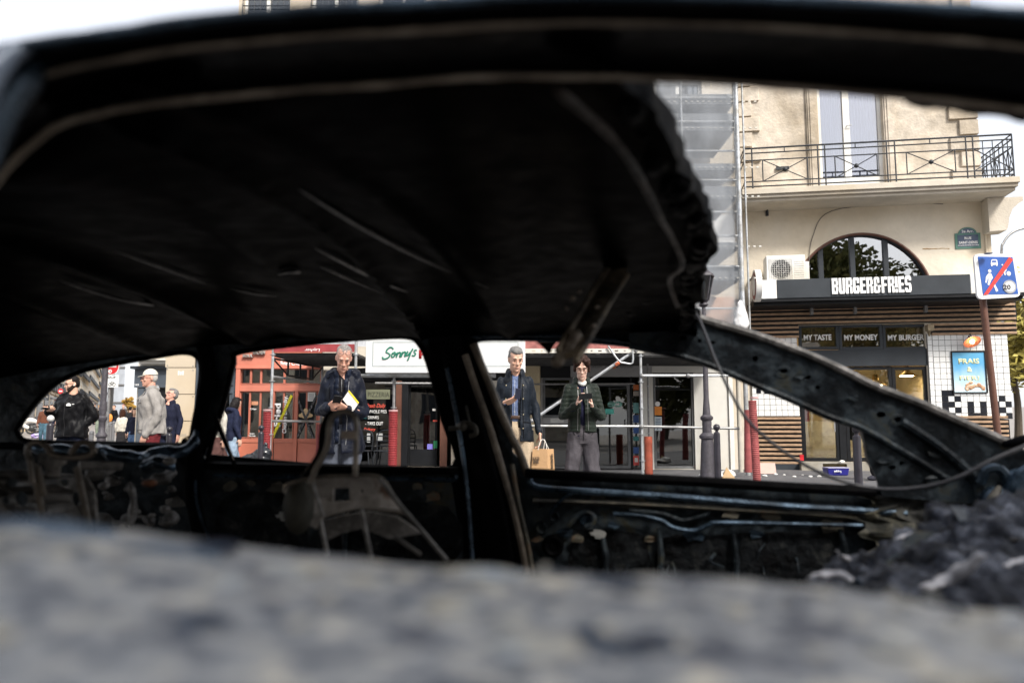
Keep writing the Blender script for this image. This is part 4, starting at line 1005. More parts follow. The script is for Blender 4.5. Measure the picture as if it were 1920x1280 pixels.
# right run
zz0 = zd + .16
MB().box(P(560, 640, 14.9).x, P(700, 640, 14.9).x, 15.0, 15.02, zz0, zz0 + 1.4).build('debris_net', plain('net_pale', (.55, .57, .60), .8, var=.3, scale=5), sc1)
YR = 14.8
x1 = post(924, YR, zat(700, YR), ztop, sc2); x2 = post(1203, YR, .12, zat(655, YR), sc2); x3 = post(1216, 16.4, .12, 2.7, sc2, .022, galvd)
xr0, xr1 = P(915, 655, YR).x, P(1206, 655, YR).x
z0 = zat(662, YR)
rail = MB().plate([[(xr0, z0), (xr1, z0), (xr1, z0 + .085), (xr0, z0 + .085)]] + [[(xr0 + .08 + i * .16 - (.035 if i % 2 else .015), z0 + .025), (xr0 + .08 + i * .16 + (.035 if i % 2 else .015), z0 + .025), (xr0 + .08 + i * .16 + (.035 if i % 2 else .015), z0 + .055), (xr0 + .08 + i * .16 - (.035 if i % 2 else .015), z0 + .055)] for i in range(int((xr1 - xr0) / .16))], lambda u, z: V((u, YR - .05, z)), V((0, .004, 0)))
rail.build('perforated_rail', offw, sc2)
MB().box(xr0, xr1, YR - .03, YR - .005, z0 + .09, z0 + .27).build('toe_board', pinkboard, sc2)
m = MB()
for i in range(6): y = YR + i * .42; m.box(xr0, P(1386, 655, YR).x, y, y + .37, z0 - .05, z0)
m.build('deck_board', deckm, sc2)
m = MB()
for i in range(28): y = YR + .02 + i * .09; m.box(xr0, P(1386, 655, YR).x, y, y + .022, z0 - .075, z0 - .052)
tag(m.build('deck_rib', deckm, sc2), kind='stuff')
def PP(px, py, Y): return P(px, py, Y)
bar(PP(996, 789, YR), PP(1192, 656, YR), sc2, .03, name='diagonal_brace')
bar(PP(966, 798, YR), PP(1203, 799, YR), sc2); bar(PP(1203, 799, YR), PP(1386, 803, YR), sc2, .026, galvd); bar(PP(1203, 704, YR), PP(1376, 704, YR), sc2, .026)
bar(PP(985, 720, 16.6), PP(1190, 719, 16.6), sc2, .02, galvd)
for (pts) in (((930, 640), (930, 681), (942, 681), (952, 677), (980, 640)), ((1186, 655), (1186, 680), (1170, 680), (1160, 676), (1140, 648))):
    MB().tube(cr([PP(a, b, YR - .1) for a, b in pts], 3), .018).build('guard_frame', galv, sc2, smooth=True)
m = MB()
for px, py in ((1192, 658), (1203, 704), (1203, 799), (997, 788), (1290, 704)): m.ball(PP(px, py, YR - .03), .045, 8, 6)
m.build('coupler', galvd, sc2)
MB().tube([PP(1154, 684, YR - .02), PP(1161, 679.5, YR - .02)], .034).build('paint_mark', plain('mark_orange', (.8, .2, .08)), sc2)
post(1386, 16.2, .12, 3.6, sc2, .05, plain('drain_pipe_cream', (.45, .42, .36)), collars=False)
# tower with netting
z_lv = [zat(610, 15.2), zat(500, 15.2), zat(345, 15.2), zat(195, 15.2)]
for px, Y, r in ((1379, 15.2, .045), (1374, 15.6, .02), (1391, 15.3, .02)):
    p0 = P(px + 16, 640, Y); MB().tube([(p0.x, Y, 2.4 if px != 1379 else .12), (p0.x, Y, 12.5)], r, 10).build('standard', galv, sc3, smooth=True)
xL, xRr = P(1150, 400, 15.2).x, P(1398, 640, 15.2).x
for px in (1290, 1150): x = P(px, 640, 15.3).x; MB().tube([(x, 15.4, 2.6), (x, 15.4, 12.5)], .024, 8).build('standard', galv, sc3)
def sdeck(z, h):
    MB().box(xL, xRr - .02, 15.45, 17.0, z, z + .06).build('deck_board', deckm, sc3)
    m = MB(); m.box(xL, xRr - .03, 15.44, 15.448, z - .02, z + h); m.build('toe_board', plain('grey_board', (.20, .21, .22)), sc3)
    m = MB()
    for i in range(26): x = xL + i * .12; m.box(x, x + .05, 15.41, 15.436, z + .02, z + .045)
    m.build('perforation', offw, sc3)
    m = MB()
    for i in range(16): m.box(xL, xRr - .03, 15.5 + i * .1, 15.53 + i * .1, z - .05, z - .001)
    m.build('deck_rib', galvd, sc3)
for yb, h in ((500, .30), (440, .12), (345, .25), (290, .12), (215, .35), (165, .2)): sdeck(zat(yb + 20, 15.2), h)
for py in (577, 498, 440, 395, 335, 280, 225, 180): z = zat(py, 15.3); MB().tube([(xL, 15.4, z), (xRr, 15.4, z)], .022, 8).build('ledger', galv, sc3)
net = MB(); nxx, nzz = 40, 60
for j in range(nzz + 1):
    for i in range(nxx + 1):
        x = xL + (xRr - .02 - xL) * i / nxx; z = zat(612, 15.2) + (12.4 - zat(612, 15.2)) * j / nzz
        net.v.append(V((x, 15.28 + .04 * noise.noise(V((x * 1.7, z * .8, 3))) + .02 * sin(x * 9 + z), z)))
for j in range(nzz):
    for i in range(nxx): a = j * (nxx + 1) + i; net.f.append((a, a + 1, a + nxx + 2, a + nxx + 1))
net.build('netting', veil('netting', (.40, .43, .47), .56), sc3, smooth=True)
MB().wbox(A, A.uz(1300, 560)[0], A.uz(1372, 560)[0], A.uz(1330, 608)[1], A.uz(1330, 560)[1], .02, .2).build('hoarding_sheet', plain('peach_board', (.55, .33, .22)), sc3)
MB().wbox(A, A.uz(1326, 500)[0], A.uz(1378, 500)[0], A.uz(1330, 472)[1], A.uz(1330, 405)[1], .02, .1).build('pale_board', plain('board_white', (.75, .75, .74)), sc3)
nb = MB(); p = P(1389, 590, 14.9)
nb.loft([(p.x - .02, 14.9, p.z - .35, .10, .1), (p.x, 14.9, p.z - .2, .16, .12), (p.x, 14.9, p.z + .05, .12, .1), (p.x, 14.9, p.z + .3, .03, .03)], 12)
remesh(nb, .03, 'bunched_netting', plain('net_white', (.6, .6, .6)), sc3, disp=lambda c, n: .02 * noise.noise(c * 14), local=False)

# ================================================================== bollards and lamps
def bollard(px, ytop, Y, wpx_, lab, r=None, m_=bolm):
    x = P(px, 800, Y).x; zt_ = zat(ytop, Y); r = wpx_ / F * Y / 2; z0 = .12 if x > -10.3 else gz(x, Y)
    t = thing('bollard', lab, 'bollard', (x, Y, z0), group='ball topped bollards on the pavement'); h = zt_ - z0; br = r * 1.02
    MB().lathe((0, 0, 0), [(r * 1.25, 0), (r * 1.25, .06), (r * 1.05, .1), (r, .14), (r * .96, h - 2 * br - .05), (r * .9, h - 2 * br - .03), (r * .45, h - 2 * br - .012), (r * .45, h - 2 * br + .01)], 20).build('shaft', m_, t, smooth=True, local=True)
    MB().ball((0, 0, h - br), br, 18, 12).build('ball', m_, t, smooth=True, local=True)
    return t
bollard(1098, 793, 8.8, 13, 'ball topped bollard standing in front of the young man in dark grey jeans')
bollard(1343.5, 794.5, 10.2, 12.5, 'slim dark bollard in front of the off white panel, beside the lamp post foot')
bollard(1605, 797, 8.8, 15, 'large glossy ball topped bollard in front of the restaurant door')
bollard(490, 796.5, 12.0, 10.5, 'black bollard touching the left ribbed red sleeve, by the rubbish bags')
bollard(318, 799, 11.5, 10.5, 'black bollard in front of the man in navy looking up')
bollard(162, 800.5, 14.0, 10.5, 'black bollard right of the man in the black hooded jacket')
b_ = bollard(94, 778, 9.6, 12.5, 'thick dark bollard with a whitish ball, left of the man in the black hooded jacket')
[c for c in b_.children if c.name.startswith('ball')][0].data.materials[0] = plain('white_ball', (.55, .55, .53))
for k, (px, yt, Y) in enumerate(((172.5, 808, 17), (203, 794, 21), (207.5, 791, 24), (213, 789.5, 28))):
    x = P(px, 800, Y).x; z0 = gz(x, Y); h = zat(yt, Y) - z0
    t = tag(MB().lathe((x, Y, z0), [(.05, 0), (.045, h - .06), (.055, h - .05), (.04, h), (.0, h + .01)], 12).build('grey_post', plain('grey_post_paint', (.17, .17, .18)), smooth=True), ['short grey street post just left of the street lamp foot', 'thin grey post right behind the street lamp, nearest of its row', 'second thin grey post of the row right of the street lamp', 'third thin grey post right of the street lamp, nearest the woman in white'][k], 'street post', 'grey posts along the side street')

def lamp_post(px_b, yb, Y, wtop, wbase, ytop, lab, lantern):
    x = P(px_b, 820, Y).x; z0 = .12; k = Y / F
    t = thing('street_lamp', lab, 'street lamp', (x, Y, z0)); rt = wtop * k / 2; rb = wbase * k / 2; H = zat(ytop, Y) - z0
    prof = [(rb * 1.05, 0), (rb * 1.05, .05), (rb, .1), (rb * .86, .5), (rb * .75, .72), (rb * .98, .74), (rb * 1.0, .78), (rb * .8, .81), (rb * .58, .84), (rb * .6, 1.05), (rb * .8, 1.08), (rb * .82, 1.12), (rb * .5, 1.16), (rt * 1.25, 1.3), (rt, 1.45)]
    MB().lathe((0, 0, 0), prof, 24).build('base', lampm, t, smooth=True, local=True)
    MB().lathe((0, 0, 0), [(rt, 1.44), (rt * .95, 2.4), (rt * .85, H * .7), (rt * .7, H - .1)], 14).build('pole', lampm, t, smooth=True, local=True)
    if lantern:
        MB().lathe((0, 0, H - .12), [(rt, 0), (rt * 1.8, .03), (rt * 1.2, .08), (rt * 2.2, .12)], 14).build('collar', lampm, t, smooth=True, local=True)
        MB().lathe((0, 0, H), [(.10, 0), (.19, .42), (.2, .44)], 6).build('lantern_glass', wgl, t, local=True)
        m = MB()
        for j in range(6):
            a = 2 * pi * j / 6; m.tube([(.1 * cos(a), .1 * sin(a), H), (.195 * cos(a), .195 * sin(a), H + .44)], .012, 5)
        m.lathe((0, 0, H + .44), [(.22, 0), (.2, .05), (.08, .14), (.05, .24), (.0, .28)], 6); m.build('lantern_frame', lampm, t, local=True)
    return t
lamp_post(1326, 890, 14.0, 10, 29, 563, 'ornate grey street lamp in front of the off white panelled wall', True)
l2 = lamp_post(190, 830, 15.5, 11, 20, 500, 'ornate dark street lamp at the corner of the side street', True)

# no-entry sign + panels (left)
def disc(W_, px, py, rpx, Y, m_, parent, name, d, n=28):
    c = P(px, py, Y); r = rpx / F * Y
    return MB().tube([V((c.x, Y - d, c.z)), V((c.x, Y - d - .004, c.z))], r, n).build(name, m_, parent)
signred = plain('sign_red', (.55, .02, .025), .4); signw = plain('sign_white', (.78, .78, .76), .4)
Yn = 16.0; WN = Wall((-20, Yn), (0, Yn)); x = P(205, 690, Yn).x
ns = thing('no_entry_sign', 'round red no entry sign with a white SAUF bicycle plate below it', 'road sign', (x, Yn, .12))
MB().tube([(x, Yn + .05, .12), (x, Yn + .05, 3.0)], .03).build('pole', galvd, ns)
disc(None, 209, 688, 14.5, Yn, signw, ns, 'rim', 0); disc(None, 209, 688, 13.3, Yn, signred, ns, 'face', .005)
MB().wpx(WN, 200, 684, 218, 688.5, .010, .013).build('white_bar', signw, ns)
disc(None, 207, 696, 3.5, Yn, signw, ns, 'small_roundel', .011)
wtext(WN, '0', (205.6, 694, 208.4, 698), plain('roundel_red', (.5, .02, .02)), ns, d=.017, thick=.002, bold=.03)
pl = MB().wpx(WN, 200, 703, 222, 726, 0.0, .006).build('plate', signw, ns, bevel=.001)
wtext(WN, 'SAUF', (201.5, 705, 217, 709), lt, pl, d=.007, thick=.002, bold=.02)
m = MB()
for px in (207, 214): c = WN.pt(*WN.uz(px, 720.5), .009); m.tube([c + V((.032 * cos(a), 0, .032 * sin(a))) for a in [2 * pi * i / 16 for i in range(17)]], .005, 5)
def bl(*pts): m.tube([WN.pt(*WN.uz(a, b), .009) for a, b in pts], .005, 5)
bl((207, 720.5), (209.5, 716), (213, 716), (214, 720.5)); bl((207, 720.5), (210.5, 720.5), (213, 716)); bl((209.5, 716), (208.5, 714)); m.build('bicycle_symbol', lt, pl)
Y2 = 38; x = P(113, 733, Y2).x; t = thing('no_entry_sign', 'small distant round no entry sign left of the bearded man', 'road sign', (x, Y2, gz(x, Y2)))
MB().tube([(x, Y2 + .05, gz(x, Y2)), (x, Y2 + .05, zat(726, Y2))], .03).build('pole', galvd, t)
disc(None, 113.5, 733, 5, Y2, signred, t, 'face', 0); W2 = Wall((-30, Y2), (0, Y2)); MB().wpx(W2, 110.3, 731.8, 116.7, 734.2, .006, .012).build('white_bar', signw, t)

# blue zone sign (right)
YS = 10.6; WS = Wall((0, YS + .0), (10, YS + .35))
bsn = thing('zone_end_sign', 'blue square sign with red diagonal and 20 roundel on a leaning brown pole', 'road sign', (P(1895, 815, YS).x, YS, .12))
def sq(x0, y0, x1, y1, x2, y2, x3, y3, rr=.08):
    pts = [V((*WS.uz(a, b), 0)) for a, b in ((x0, y0), (x1, y1), (x2, y2), (x3, y3))]; out = []
    for i in range(4):
        p = pts[i]; a = (pts[i - 1] - p).normalized(); b = (pts[(i + 1) % 4] - p).normalized()
        for k in range(5):
            t = k / 4; out.append(p + a * rr * (1 - t) ** 2 + b * rr * t ** 2)
    return [(q.x, q.y) for q in out]
WSm = lambda d: (lambda u, z: WS.pt(u, z, d))
MB().plate([sq(1830, 562, 1911, 557, 1900, 477, 1823, 477)], WSm(0), WS.n * .035).build('rim', plain('rim_white', (.7, .71, .72), .4), bsn)
MB().plate([sq(1840, 553, 1906, 552, 1895, 483, 1830, 482, .01)], WSm(.036), WS.n * .004).build('panel', plain('sign_blue', (.02, .09, .36), .35), bsn)
MB().plate([[WS.uz(*q) for q in ((1840, 554), (1848, 553), (1895.5, 488), (1888, 483))]], WSm(.046), WS.n * .002).build('diagonal_bar', plain('bar_red', (.68, .04, .03), .35), bsn)
c = WS.uz(1889, 538.5); R_ = 13.2 / F * YS
m = MB().tube([WS.pt(*c, .041), WS.pt(*c, .048)], R_, 28).build('roundel', plain('roundel_grey', (.33, .34, .36), .4), bsn)
MB().tube([WS.pt(*c, .049), WS.pt(*c, .051)], R_ * .73, 28).build('roundel_face', signw, bsn)
wtext(WS, '20', (1881.5, 533.5, 1895, 542.5), plain('roundel_digits', (.02, .02, .03)), bsn, d=.052, thick=.002, bold=.03)
m = MB()
def poly(*pts): m.plate([[WS.uz(*q) for q in pts]], WSm(.0405), WS.n * .003)
poly((1854, 496), (1855, 489), (1857, 487.5), (1864, 487.5), (1866, 489), (1867, 496), (1866.5, 499.5), (1864.5, 500), (1864, 497.5), (1857.5, 498), (1857, 500), (1855, 500))
m.ball(WS.pt(*WS.uz(1852, 509.5), .042), (.024, .006, .026))
poly((1850, 513), (1855, 514), (1858, 522), (1855, 526), (1851, 536), (1848, 534), (1850, 526), (1849, 520), (1846.5, 531), (1844, 531), (1845, 520))
poly((1859, 535), (1862, 534), (1868, 546), (1864, 548))
m.ball(WS.pt(*WS.uz(1887.5, 514), .042), (.032, .006, .034)); m.ball(WS.pt(*WS.uz(1874, 515.5), .0415), (.016, .005, .02)); m.ball(WS.pt(*WS.uz(1875.5, 498), .0415), (.011, .005, .012))
poly((1876, 513), (1882, 505), (1884, 507), (1881, 511), (1882, 517), (1880, 517), (1878.5, 512.5))
m.build('pictograms', signw, bsn)
m = MB().plate([[WS.uz(*q) for q in ((1856.5, 489.5), (1863.5, 489.5), (1864.8, 493), (1855.8, 493))]], WSm(.044), WS.n * .002); m.build('car_window_symbol', plain('sign_blue2', (.02, .09, .36)), bsn)
p0, p1 = P(1867, 555, YS + .06), P(1906, 900, YS + .06)
p0.y += .3; p1.y += .3
MB().tube([p0 + (p0 - p1).normalized() * .25, p1 + (p1 - p0) * ((p1.z - .12) / (p0.z - p1.z))], .047, 16).build('pole', brownp, bsn, smooth=True)
MB().ball(P(1853, 475, YS + .1), (.06, .05, .015)).build('cap', galvd, bsn)

# curved street light far right
x = P(1880, 475, 24).x; slt = thing('curved_street_light', 'thin curved street light rising behind the blue zone sign', 'street lamp', (x, 24, 0))
pts = [P(1882, 800, 24), P(1879, 600, 24), P(1878, 475, 24), P(1882, 455, 24), P(1893, 440, 24), P(1908, 431, 24), P(1930, 426, 24)]
pts[0].z = 0
MB().tube(cr(pts, 6), .04, 8).build('pole', galvd, slt, smooth=True); MB().ball(P(1940, 427, 24), (.35, .12, .07)).build('lamp_head', galvd, slt)

# ================================================================== trees
leafm = {}
def leaf_mat(name, c1, c2):
    m = ramp_mat(name, [(.3, c1), (.7, c2)], scale=1.2, rough=.6, metal=0, bump=0); 
    m.node_tree.nodes['Principled BSDF'].inputs['Transmission Weight'].default_value = 0; return m
def tree(loc, h, cr_, lab, lm, cz=.62, n=5000, ls=.12, seed=1, squash=.9, group=None):
    rnd = random.Random(seed); t = thing('street_tree', lab, 'tree', loc, group)
    m = MB(); top = V((rnd.uniform(-.3, .3), rnd.uniform(-.3, .3), h * .75))
    m.tube(cr([V((0, 0, 0)), V((.1, 0, h * .25)), V((.0, .1, h * .5)), top], 4), [h * .022 * (1 - .07 * i) for i in range(13)], 9)
    cl = []
    for i in range(11):
        a = rnd.uniform(0, 2 * pi); z = h * rnd.uniform(.3, .6); e = V((cos(a) * cr_ * rnd.uniform(.4, .9), sin(a) * cr_ * rnd.uniform(.4, .9), h * rnd.uniform(.5, .92)))
        m.tube(cr([V((0, 0, z)), V((e.x * .4, e.y * .4, z + (e.z - z) * .6)), e], 3), [h * .008 * (1 - .12 * k) for k in range(7)], 6); cl.append(e)
    m.build('trunk', mat('bark', (.07, .055, .04), .9, scale=10, bump=.6), t, local=True)
    cen = [(c_, cr_ * rnd.uniform(.25, .45)) for c_ in cl] + [(V((rnd.gauss(0, .4) * cr_, rnd.gauss(0, .4) * cr_, h * cz + rnd.gauss(0, .2) * h * .6)), cr_ * rnd.uniform(.15, .35)) for _ in range(26)]
    m = MB(); vs = []; fs = []
    for i in range(n):
        c_, r = cen[rnd.randrange(len(cen))]; d = V((rnd.gauss(0, 1), rnd.gauss(0, 1), rnd.gauss(0, 1))).normalized() * r * rnd.random() ** .4
        p = c_ + V((d.x, d.y, d.z * squash)); a = V((rnd.gauss(0, 1), rnd.gauss(0, 1), rnd.gauss(0, .6))).normalized(); b = a.orthogonal().normalized(); s = ls * rnd.uniform(.6, 1.4)
        k = len(vs); vs += [p - a * s, p + b * s * .6, p + a * s, p - b * s * .6]; fs.append((k, k + 1, k + 2, k + 3))
    m.add(vs, fs); me = bpy.data.meshes.new('crown'); me.from_pydata([tuple(v) for v in vs], [], fs)
    o = link('crown', me, lm, t, local=True); return t
aut = leaf_mat('autumn_leaves', (.22, .20, .05), (.50, .42, .10)); grn = leaf_mat('green_leaves', (.035, .05, .012), (.14, .13, .035)); org = leaf_mat('orange_leaves', (.3, .16, .03), (.5, .32, .06))
tree((P(1935, 650, 26).x, 26, 0), 6.5, 2.1, 'yellow green autumn tree behind the corner building, right of the sign pole', aut, n=9000, seed=3, ls=.11)
tree((P(1990, 650, 30).x, 33, 0), 8.2, 2.8, 'second autumn tree further behind at the right edge', aut, n=7000, seed=5, ls=.14)
tree((P(241, 760, 92).x, 92, 1.8), 2.6, .75, 'small yellow tree at the far end of the side street', org, n=1500, seed=8, ls=.14)
tree((8.2, -10.5, 0), 14.2, 4.2, 'leafy plane tree across the street, mirrored in the arched window', grn, n=15000, seed=11, ls=.19, group='plane trees across the street')
tree((13.0, -13, 0), 12.3, 3.6, 'lower plane tree across the street right of the tall one', grn, n=7000, seed=12, ls=.16, group='plane trees across the street')
tree((1.5, -12, 0), 9.5, 3.0, 'leafy plane tree across the street behind the burnt car', grn, n=7000, seed=13, ls=.16, group='plane trees across the street')
tree((5.2, -17, 0), 9.5, 3.4, 'low bushy plane tree in the second row across the street', grn, n=8000, seed=21, ls=.2, cz=.45, group='plane trees across the street')
tree((10.5, -18, 0), 9.8, 3.6, 'second low bushy plane tree across the street', grn, n=8000, seed=22, ls=.2, cz=.45, group='plane trees across the street')
tree((16.5, -17, 0), 9.0, 3.4, 'third low bushy plane tree across the street', grn, n=8000, seed=23, ls=.2, cz=.45, group='plane trees across the street')
# opposite building (only seen mirrored)
ob_ = thing('opposite_building', 'plain stone apartment block across the street, mirrored in the shop windows', 'building', (-12, -18, 0))
MB().box(-34, 5, -30, -18, 0, 13).build('wall', oldstone, ob_)
wb = MB().box(-.55, .55, -.02, .05, 0, 1.9).mesh('window'); wb.materials.append(charp)
for i in range(18):
    for j in range(4):
        o = bpy.data.objects.new('window', wb); COL.objects.link(o); o.parent = ob_; o.location = V((-33 + i * 2.1, -17.97, 1.2 + 3.1 * j)) - ob_.location

# ================================================================== side street (left)
def block(name, lab, x0, x1, y0, y1, h, m_, floors, side='E', wm=None, z0=0, n=None):
    """plain block with windows on its +X (E) or -Y (S) face"""
    b = thing(name, lab, 'building', ((x0 + x1) / 2, (y0 + y1) / 2, z0))
    MB().box(x0, x1, y0, y1, z0, z0 + h).build('wall', m_, b)
    MB().box(x0 - .2, x1 + .25, y0 - .1, y1 + .1, z0 + h, z0 + h + .25).build('cornice', m_, b)
    return b
ZS = .5
dirx = -.497
def sx(y, c): return -.497 * y + c
cols = [(.50, .43, .33), (.44, .40, .34), (.55, .50, .42), (.42, .36, .28), (.52, .46, .36), (.47, .43, .37), (.5, .42, .3)]
labs = ['cream facade nearest on the left side of the side street', 'second facade on the left side of the side street, greyer', 'pale third facade on the left side of the side street', 'fourth facade down the left side, tan', 'fifth facade down the left side of the side street', 'grey sixth facade near the far end of the side street', 'last facade on the left at the far end of the side street']
def facade_block(c, ya, yb, h, m_, lab, sgn, shop):
    Wn = Wall((sx(ya, c), ya), (sx(yb, c), yb)); nrm = V((-Wn.t.y, Wn.t.x, 0)) if sgn > 0 else V((Wn.t.y, -Wn.t.x, 0))
    nrm = nrm if (nrm.x > 0) == (sgn > 0) else -nrm; Wn.n = nrm
    L = (V((sx(yb, c), yb, 0)) - V((sx(ya, c), ya, 0))).length; z0 = gz(0, ya) - .2
    b = thing('side_street_building', lab, 'building', Wn.pt(L / 2, z0, -4))
    MB().wbox(Wn, 0, L - .05, z0, h, -8, 0).build('wall', m_, b); MB().wbox(Wn, 0, L - .05, h, h + .3, -8, .35).build('cornice', m_, b)
    n = max(2, int(L / 1.9))
    for i in range(n):
        u = L * (i + .5) / n
        for j in range(int((h - 3.4) / 2.6)):
            z = 3.3 + 2.6 * j + z0
            f = MB().frame(Wn, u - .5, u + .5, z, z + 1.8, .09, .01, .09).build('window', whitep, b)
            MB().wbox(Wn, u - .42, u + .42, z + .08, z + 1.7, .012, .03).build('pane', plain('far_pane', (.05, .06, .07), .2), f)
            MB().wbox(Wn, u - .62, u + .62, z - .06, z + .55, .1, .35).build('balcony', iron, b)
    for i in range(max(1, int(L / 4))):
        u0, u1 = L * i / max(1, int(L / 4)) + .3, L * (i + 1) / max(1, int(L / 4)) - .3
        f = MB().wbox(Wn, u0, u1, z0, z0 + 2.85, .005, .12).build('shopfront', shop[i % len(shop)], b)
        MB().wbox(Wn, u0 + .4, u0 + 1.9, z0 + 2.5, z0 + 2.62, .125, .55 if i % 2 else .2).build('awning', shop[(i + 1) % len(shop)], b); MB().wbox(Wn, u0 - .25, u0 - .05, z0, h, .002, .12).build('pilaster', m_, b); MB().wbox(Wn, u0 - .04, u1 + .04, z0 + 2.95, z0 + 3.08, .003, .2).build('string_course', m_, b)
        MB().wbox(Wn, u0 + .3, u1 - .3, z0 + .4, z0 + 2.3, .122, .14).build('shop_window', plain('far_shop_glass', (.04, .045, .05), .2), f)
shops = [plain('shop_dark', (.03, .03, .035)), plain('shop_cream', (.5, .45, .38)), plain('shop_grey', (.15, .16, .17)), plain('shop_red', (.3, .04, .03))]
ya = 50.0
for i in range(7):
    yb = ya + [10, 12, 14, 16, 22, 40, 60][i]
    facade_block(-6.8, ya, yb, [15, 17, 14, 18, 16, 19, 17][i] + ya * .03, mat('facade_%s' % 'abcdefg'[i], tuple(c * f for c, f in zip(cols[i], (1.22, 1.12, .98))), .85, var=.12, scale=.8, bump=.2, stain=.15), labs[i], 1, shops)
    ya = yb
# right side of the side street
YW = 105; x0, x1 = P(212, 760, YW).x, P(231, 760, YW).x; wb_ = thing('sheeted_building', 'narrow pale blue grey sheeted building at the far end of the side street', 'building', (x0, YW, 2))
wbm = mat('facade_wrap', (.42, .46, .52), .8, var=.15, scale=.8)
MB().hexa([(x0, YW, 2), (x1, YW, 2), (x1 - 7, YW + 12, 2), (x0 - 7, YW + 12, 2), (x0, YW, 24), (x1, YW, 24), (x1 - 7, YW + 12, 24), (x0 - 7, YW + 12, 24)]).build('sheeting', wbm, wb_)
for i in range(8): MB().box(x0 - .02, x1 + .02, YW - .12, YW - .003, 4 + 2.4 * i, 4.2 + 2.4 * i).build('scaffold_level', galvd, wb_)
# dark corner shop, between the street and the beige hoarding
YD = 21.0; D_ = Wall((-16, YD), (0, YD))
ds = thing('dark_corner_shop', 'dark grey corner shop with number 141 under a pale moulded cornice', 'building', D_.pt(3, 0))
u0, u1, z0, z1 = D_.rect(256, 640, 400, 860, 0)
MB().wbox(D_, u0, u1, 0, 6, -8, 0).build('wall', stone, ds)
MB().wpx(D_, 252, 690, 312, 726, .003, .15).build('fascia', greyd, ds); MB().wpx(D_, 244, 686, 312, 691, .003, .3).build('cornice', charp, ds)
MB().wpx(D_, 255, 726, 266, 880, .003, .12).build('side_panel', greyd, ds); MB().wpx(D_, 266, 728, 312, 880, .003, .05).build('doorway', blackp, ds)
for i, (y0, y1, d) in enumerate(((682, 686, .25), (676, 682, .4), (673, 676, .5))): MB().wpx(D_, 262 - i * 2, y0, 312, y1, .003, d).build('moulding', offw, ds, bevel=.01)
wtext(D_, '141', (253, 719, 260, 723), lettw, ds, d=.152, thick=.005)
m = MB()
for y in (664, 672): a = D_.pt(*D_.uz(280, y), .6); b = D_.pt(*D_.uz(312, y), .6); m.tube([a, b], .03)
m.build('bar', iron, ds)
# beige hoarding
YH = 15.8; H_ = Wall((-14, YH), (0, YH))
hb = thing('beige_hoarding', 'beige panelled hoarding wall behind the man looking up', 'wall', H_.pt(4, .12))
ys_ = [575, 632, 689, 739, 789, 880]
for i in range(5):
    MB().wpx(H_, 311, ys_[i] + .6, 366, ys_[i + 1] - .6, -.04, .0).build('panel', mat('beige_panel', (.52, .44, .33), .6, var=.04, scale=2, bump=.03, stain=.06), hb, bevel=.003)
MB().wpx(H_, 311.5, 575, 366, 880, -.12, -.045).build('backing', charp, hb)
MB().wpx(H_, 366.5, 575, 372, 880, -.1, .02).build('corner_post', greyd, hb)
for i in range(3): MB().wpx(H_, 333.5 + i * 4, 695 + (i % 2), 336.5 + i * 4, 703, .001, .003).build('sticker', paper, hb)
m = MB()
for (a, b) in ((314, 685), (362, 686), (314, 744), (362, 743), (314, 692), (362, 694), (314, 785)): m.tube([H_.pt(*H_.uz(a, b), 0), H_.pt(*H_.uz(a, b), .006)], .012, 8)
m.build('screw', galvd, hb)
for k in range(9): MB().wpx(H_, 330 + k * 2.2, 813, 331.2 + k * 2.2, 818, .001, .004).build('print_line', plain('grey_ink'if 0 else 'grey_ink2', (.3, .27, .22)), hb)
# rubbish bags and litter
m = MB(); p = P(478, 860, 12.6)
m.ball((p.x, 12.6, .38), (.34, .28, .27)); m.ball((p.x + .12, 12.6, .62), (.16, .13, .12)); m.ball((p.x + .16, 12.6, .76), (.04, .04, .07)); m.ball((p.x - .28, 12.7, .3), (.25, .2, .19))
rb = remesh(m, .022, 'rubbish_bag', mat('bin_liner', (.012, .014, .018), .22, var=.3, scale=5, bump=.6, bscale=9), disp=lambda c, n: .03 * abs(noise.noise(V((c.x * 9, c.y * 9, c.z * 3)))) - .01)
tag(rb, 'shiny black rubbish bag knotted on top, left of the bollard by the coral shop', 'rubbish bag')
# blue box
p = P(1567, 886, 15.2); bx = thing('blue_crate', 'dark blue plastic tub with upside down white lettering below the vent', 'box', (p.x, 15.2, .12))
MB().hexa([(p.x - .19, 15.08, .125), (p.x + .19, 15.08, .125), (p.x + .19, 15.32, .125), (p.x - .19, 15.32, .125), (p.x - .21, 15.06, .26), (p.x + .21, 15.06, .26), (p.x + .21, 15.34, .26), (p.x - .21, 15.34, .26)]).build('tub', plain('tub_blue', (.02, .02, .2), .3), bx, bevel=.008)
MB().box(p.x - .2, p.x + .22, 15.05, 15.35, .262, .275).build('rim', plain('rim_lilac', (.35, .35, .5)), bx)
WB_ = Wall((0, 15.06), (5, 15.06)); wtext(WB_, 'Suppli', (1564, 880.5, 1577.5, 886), lettw, bx, d=.01, thick=.003, rot=180, bold=.02)
rnd = random.Random(4)
lit = [(1434, 891, 10), (1455, 888, 8), (1470, 889, 6), (1489, 892, 7), (1520, 892, 8), (1536, 892, 9), (1549, 886, 5), (1425, 893, 5), (1505, 889, 5), (1590, 866, 11)]
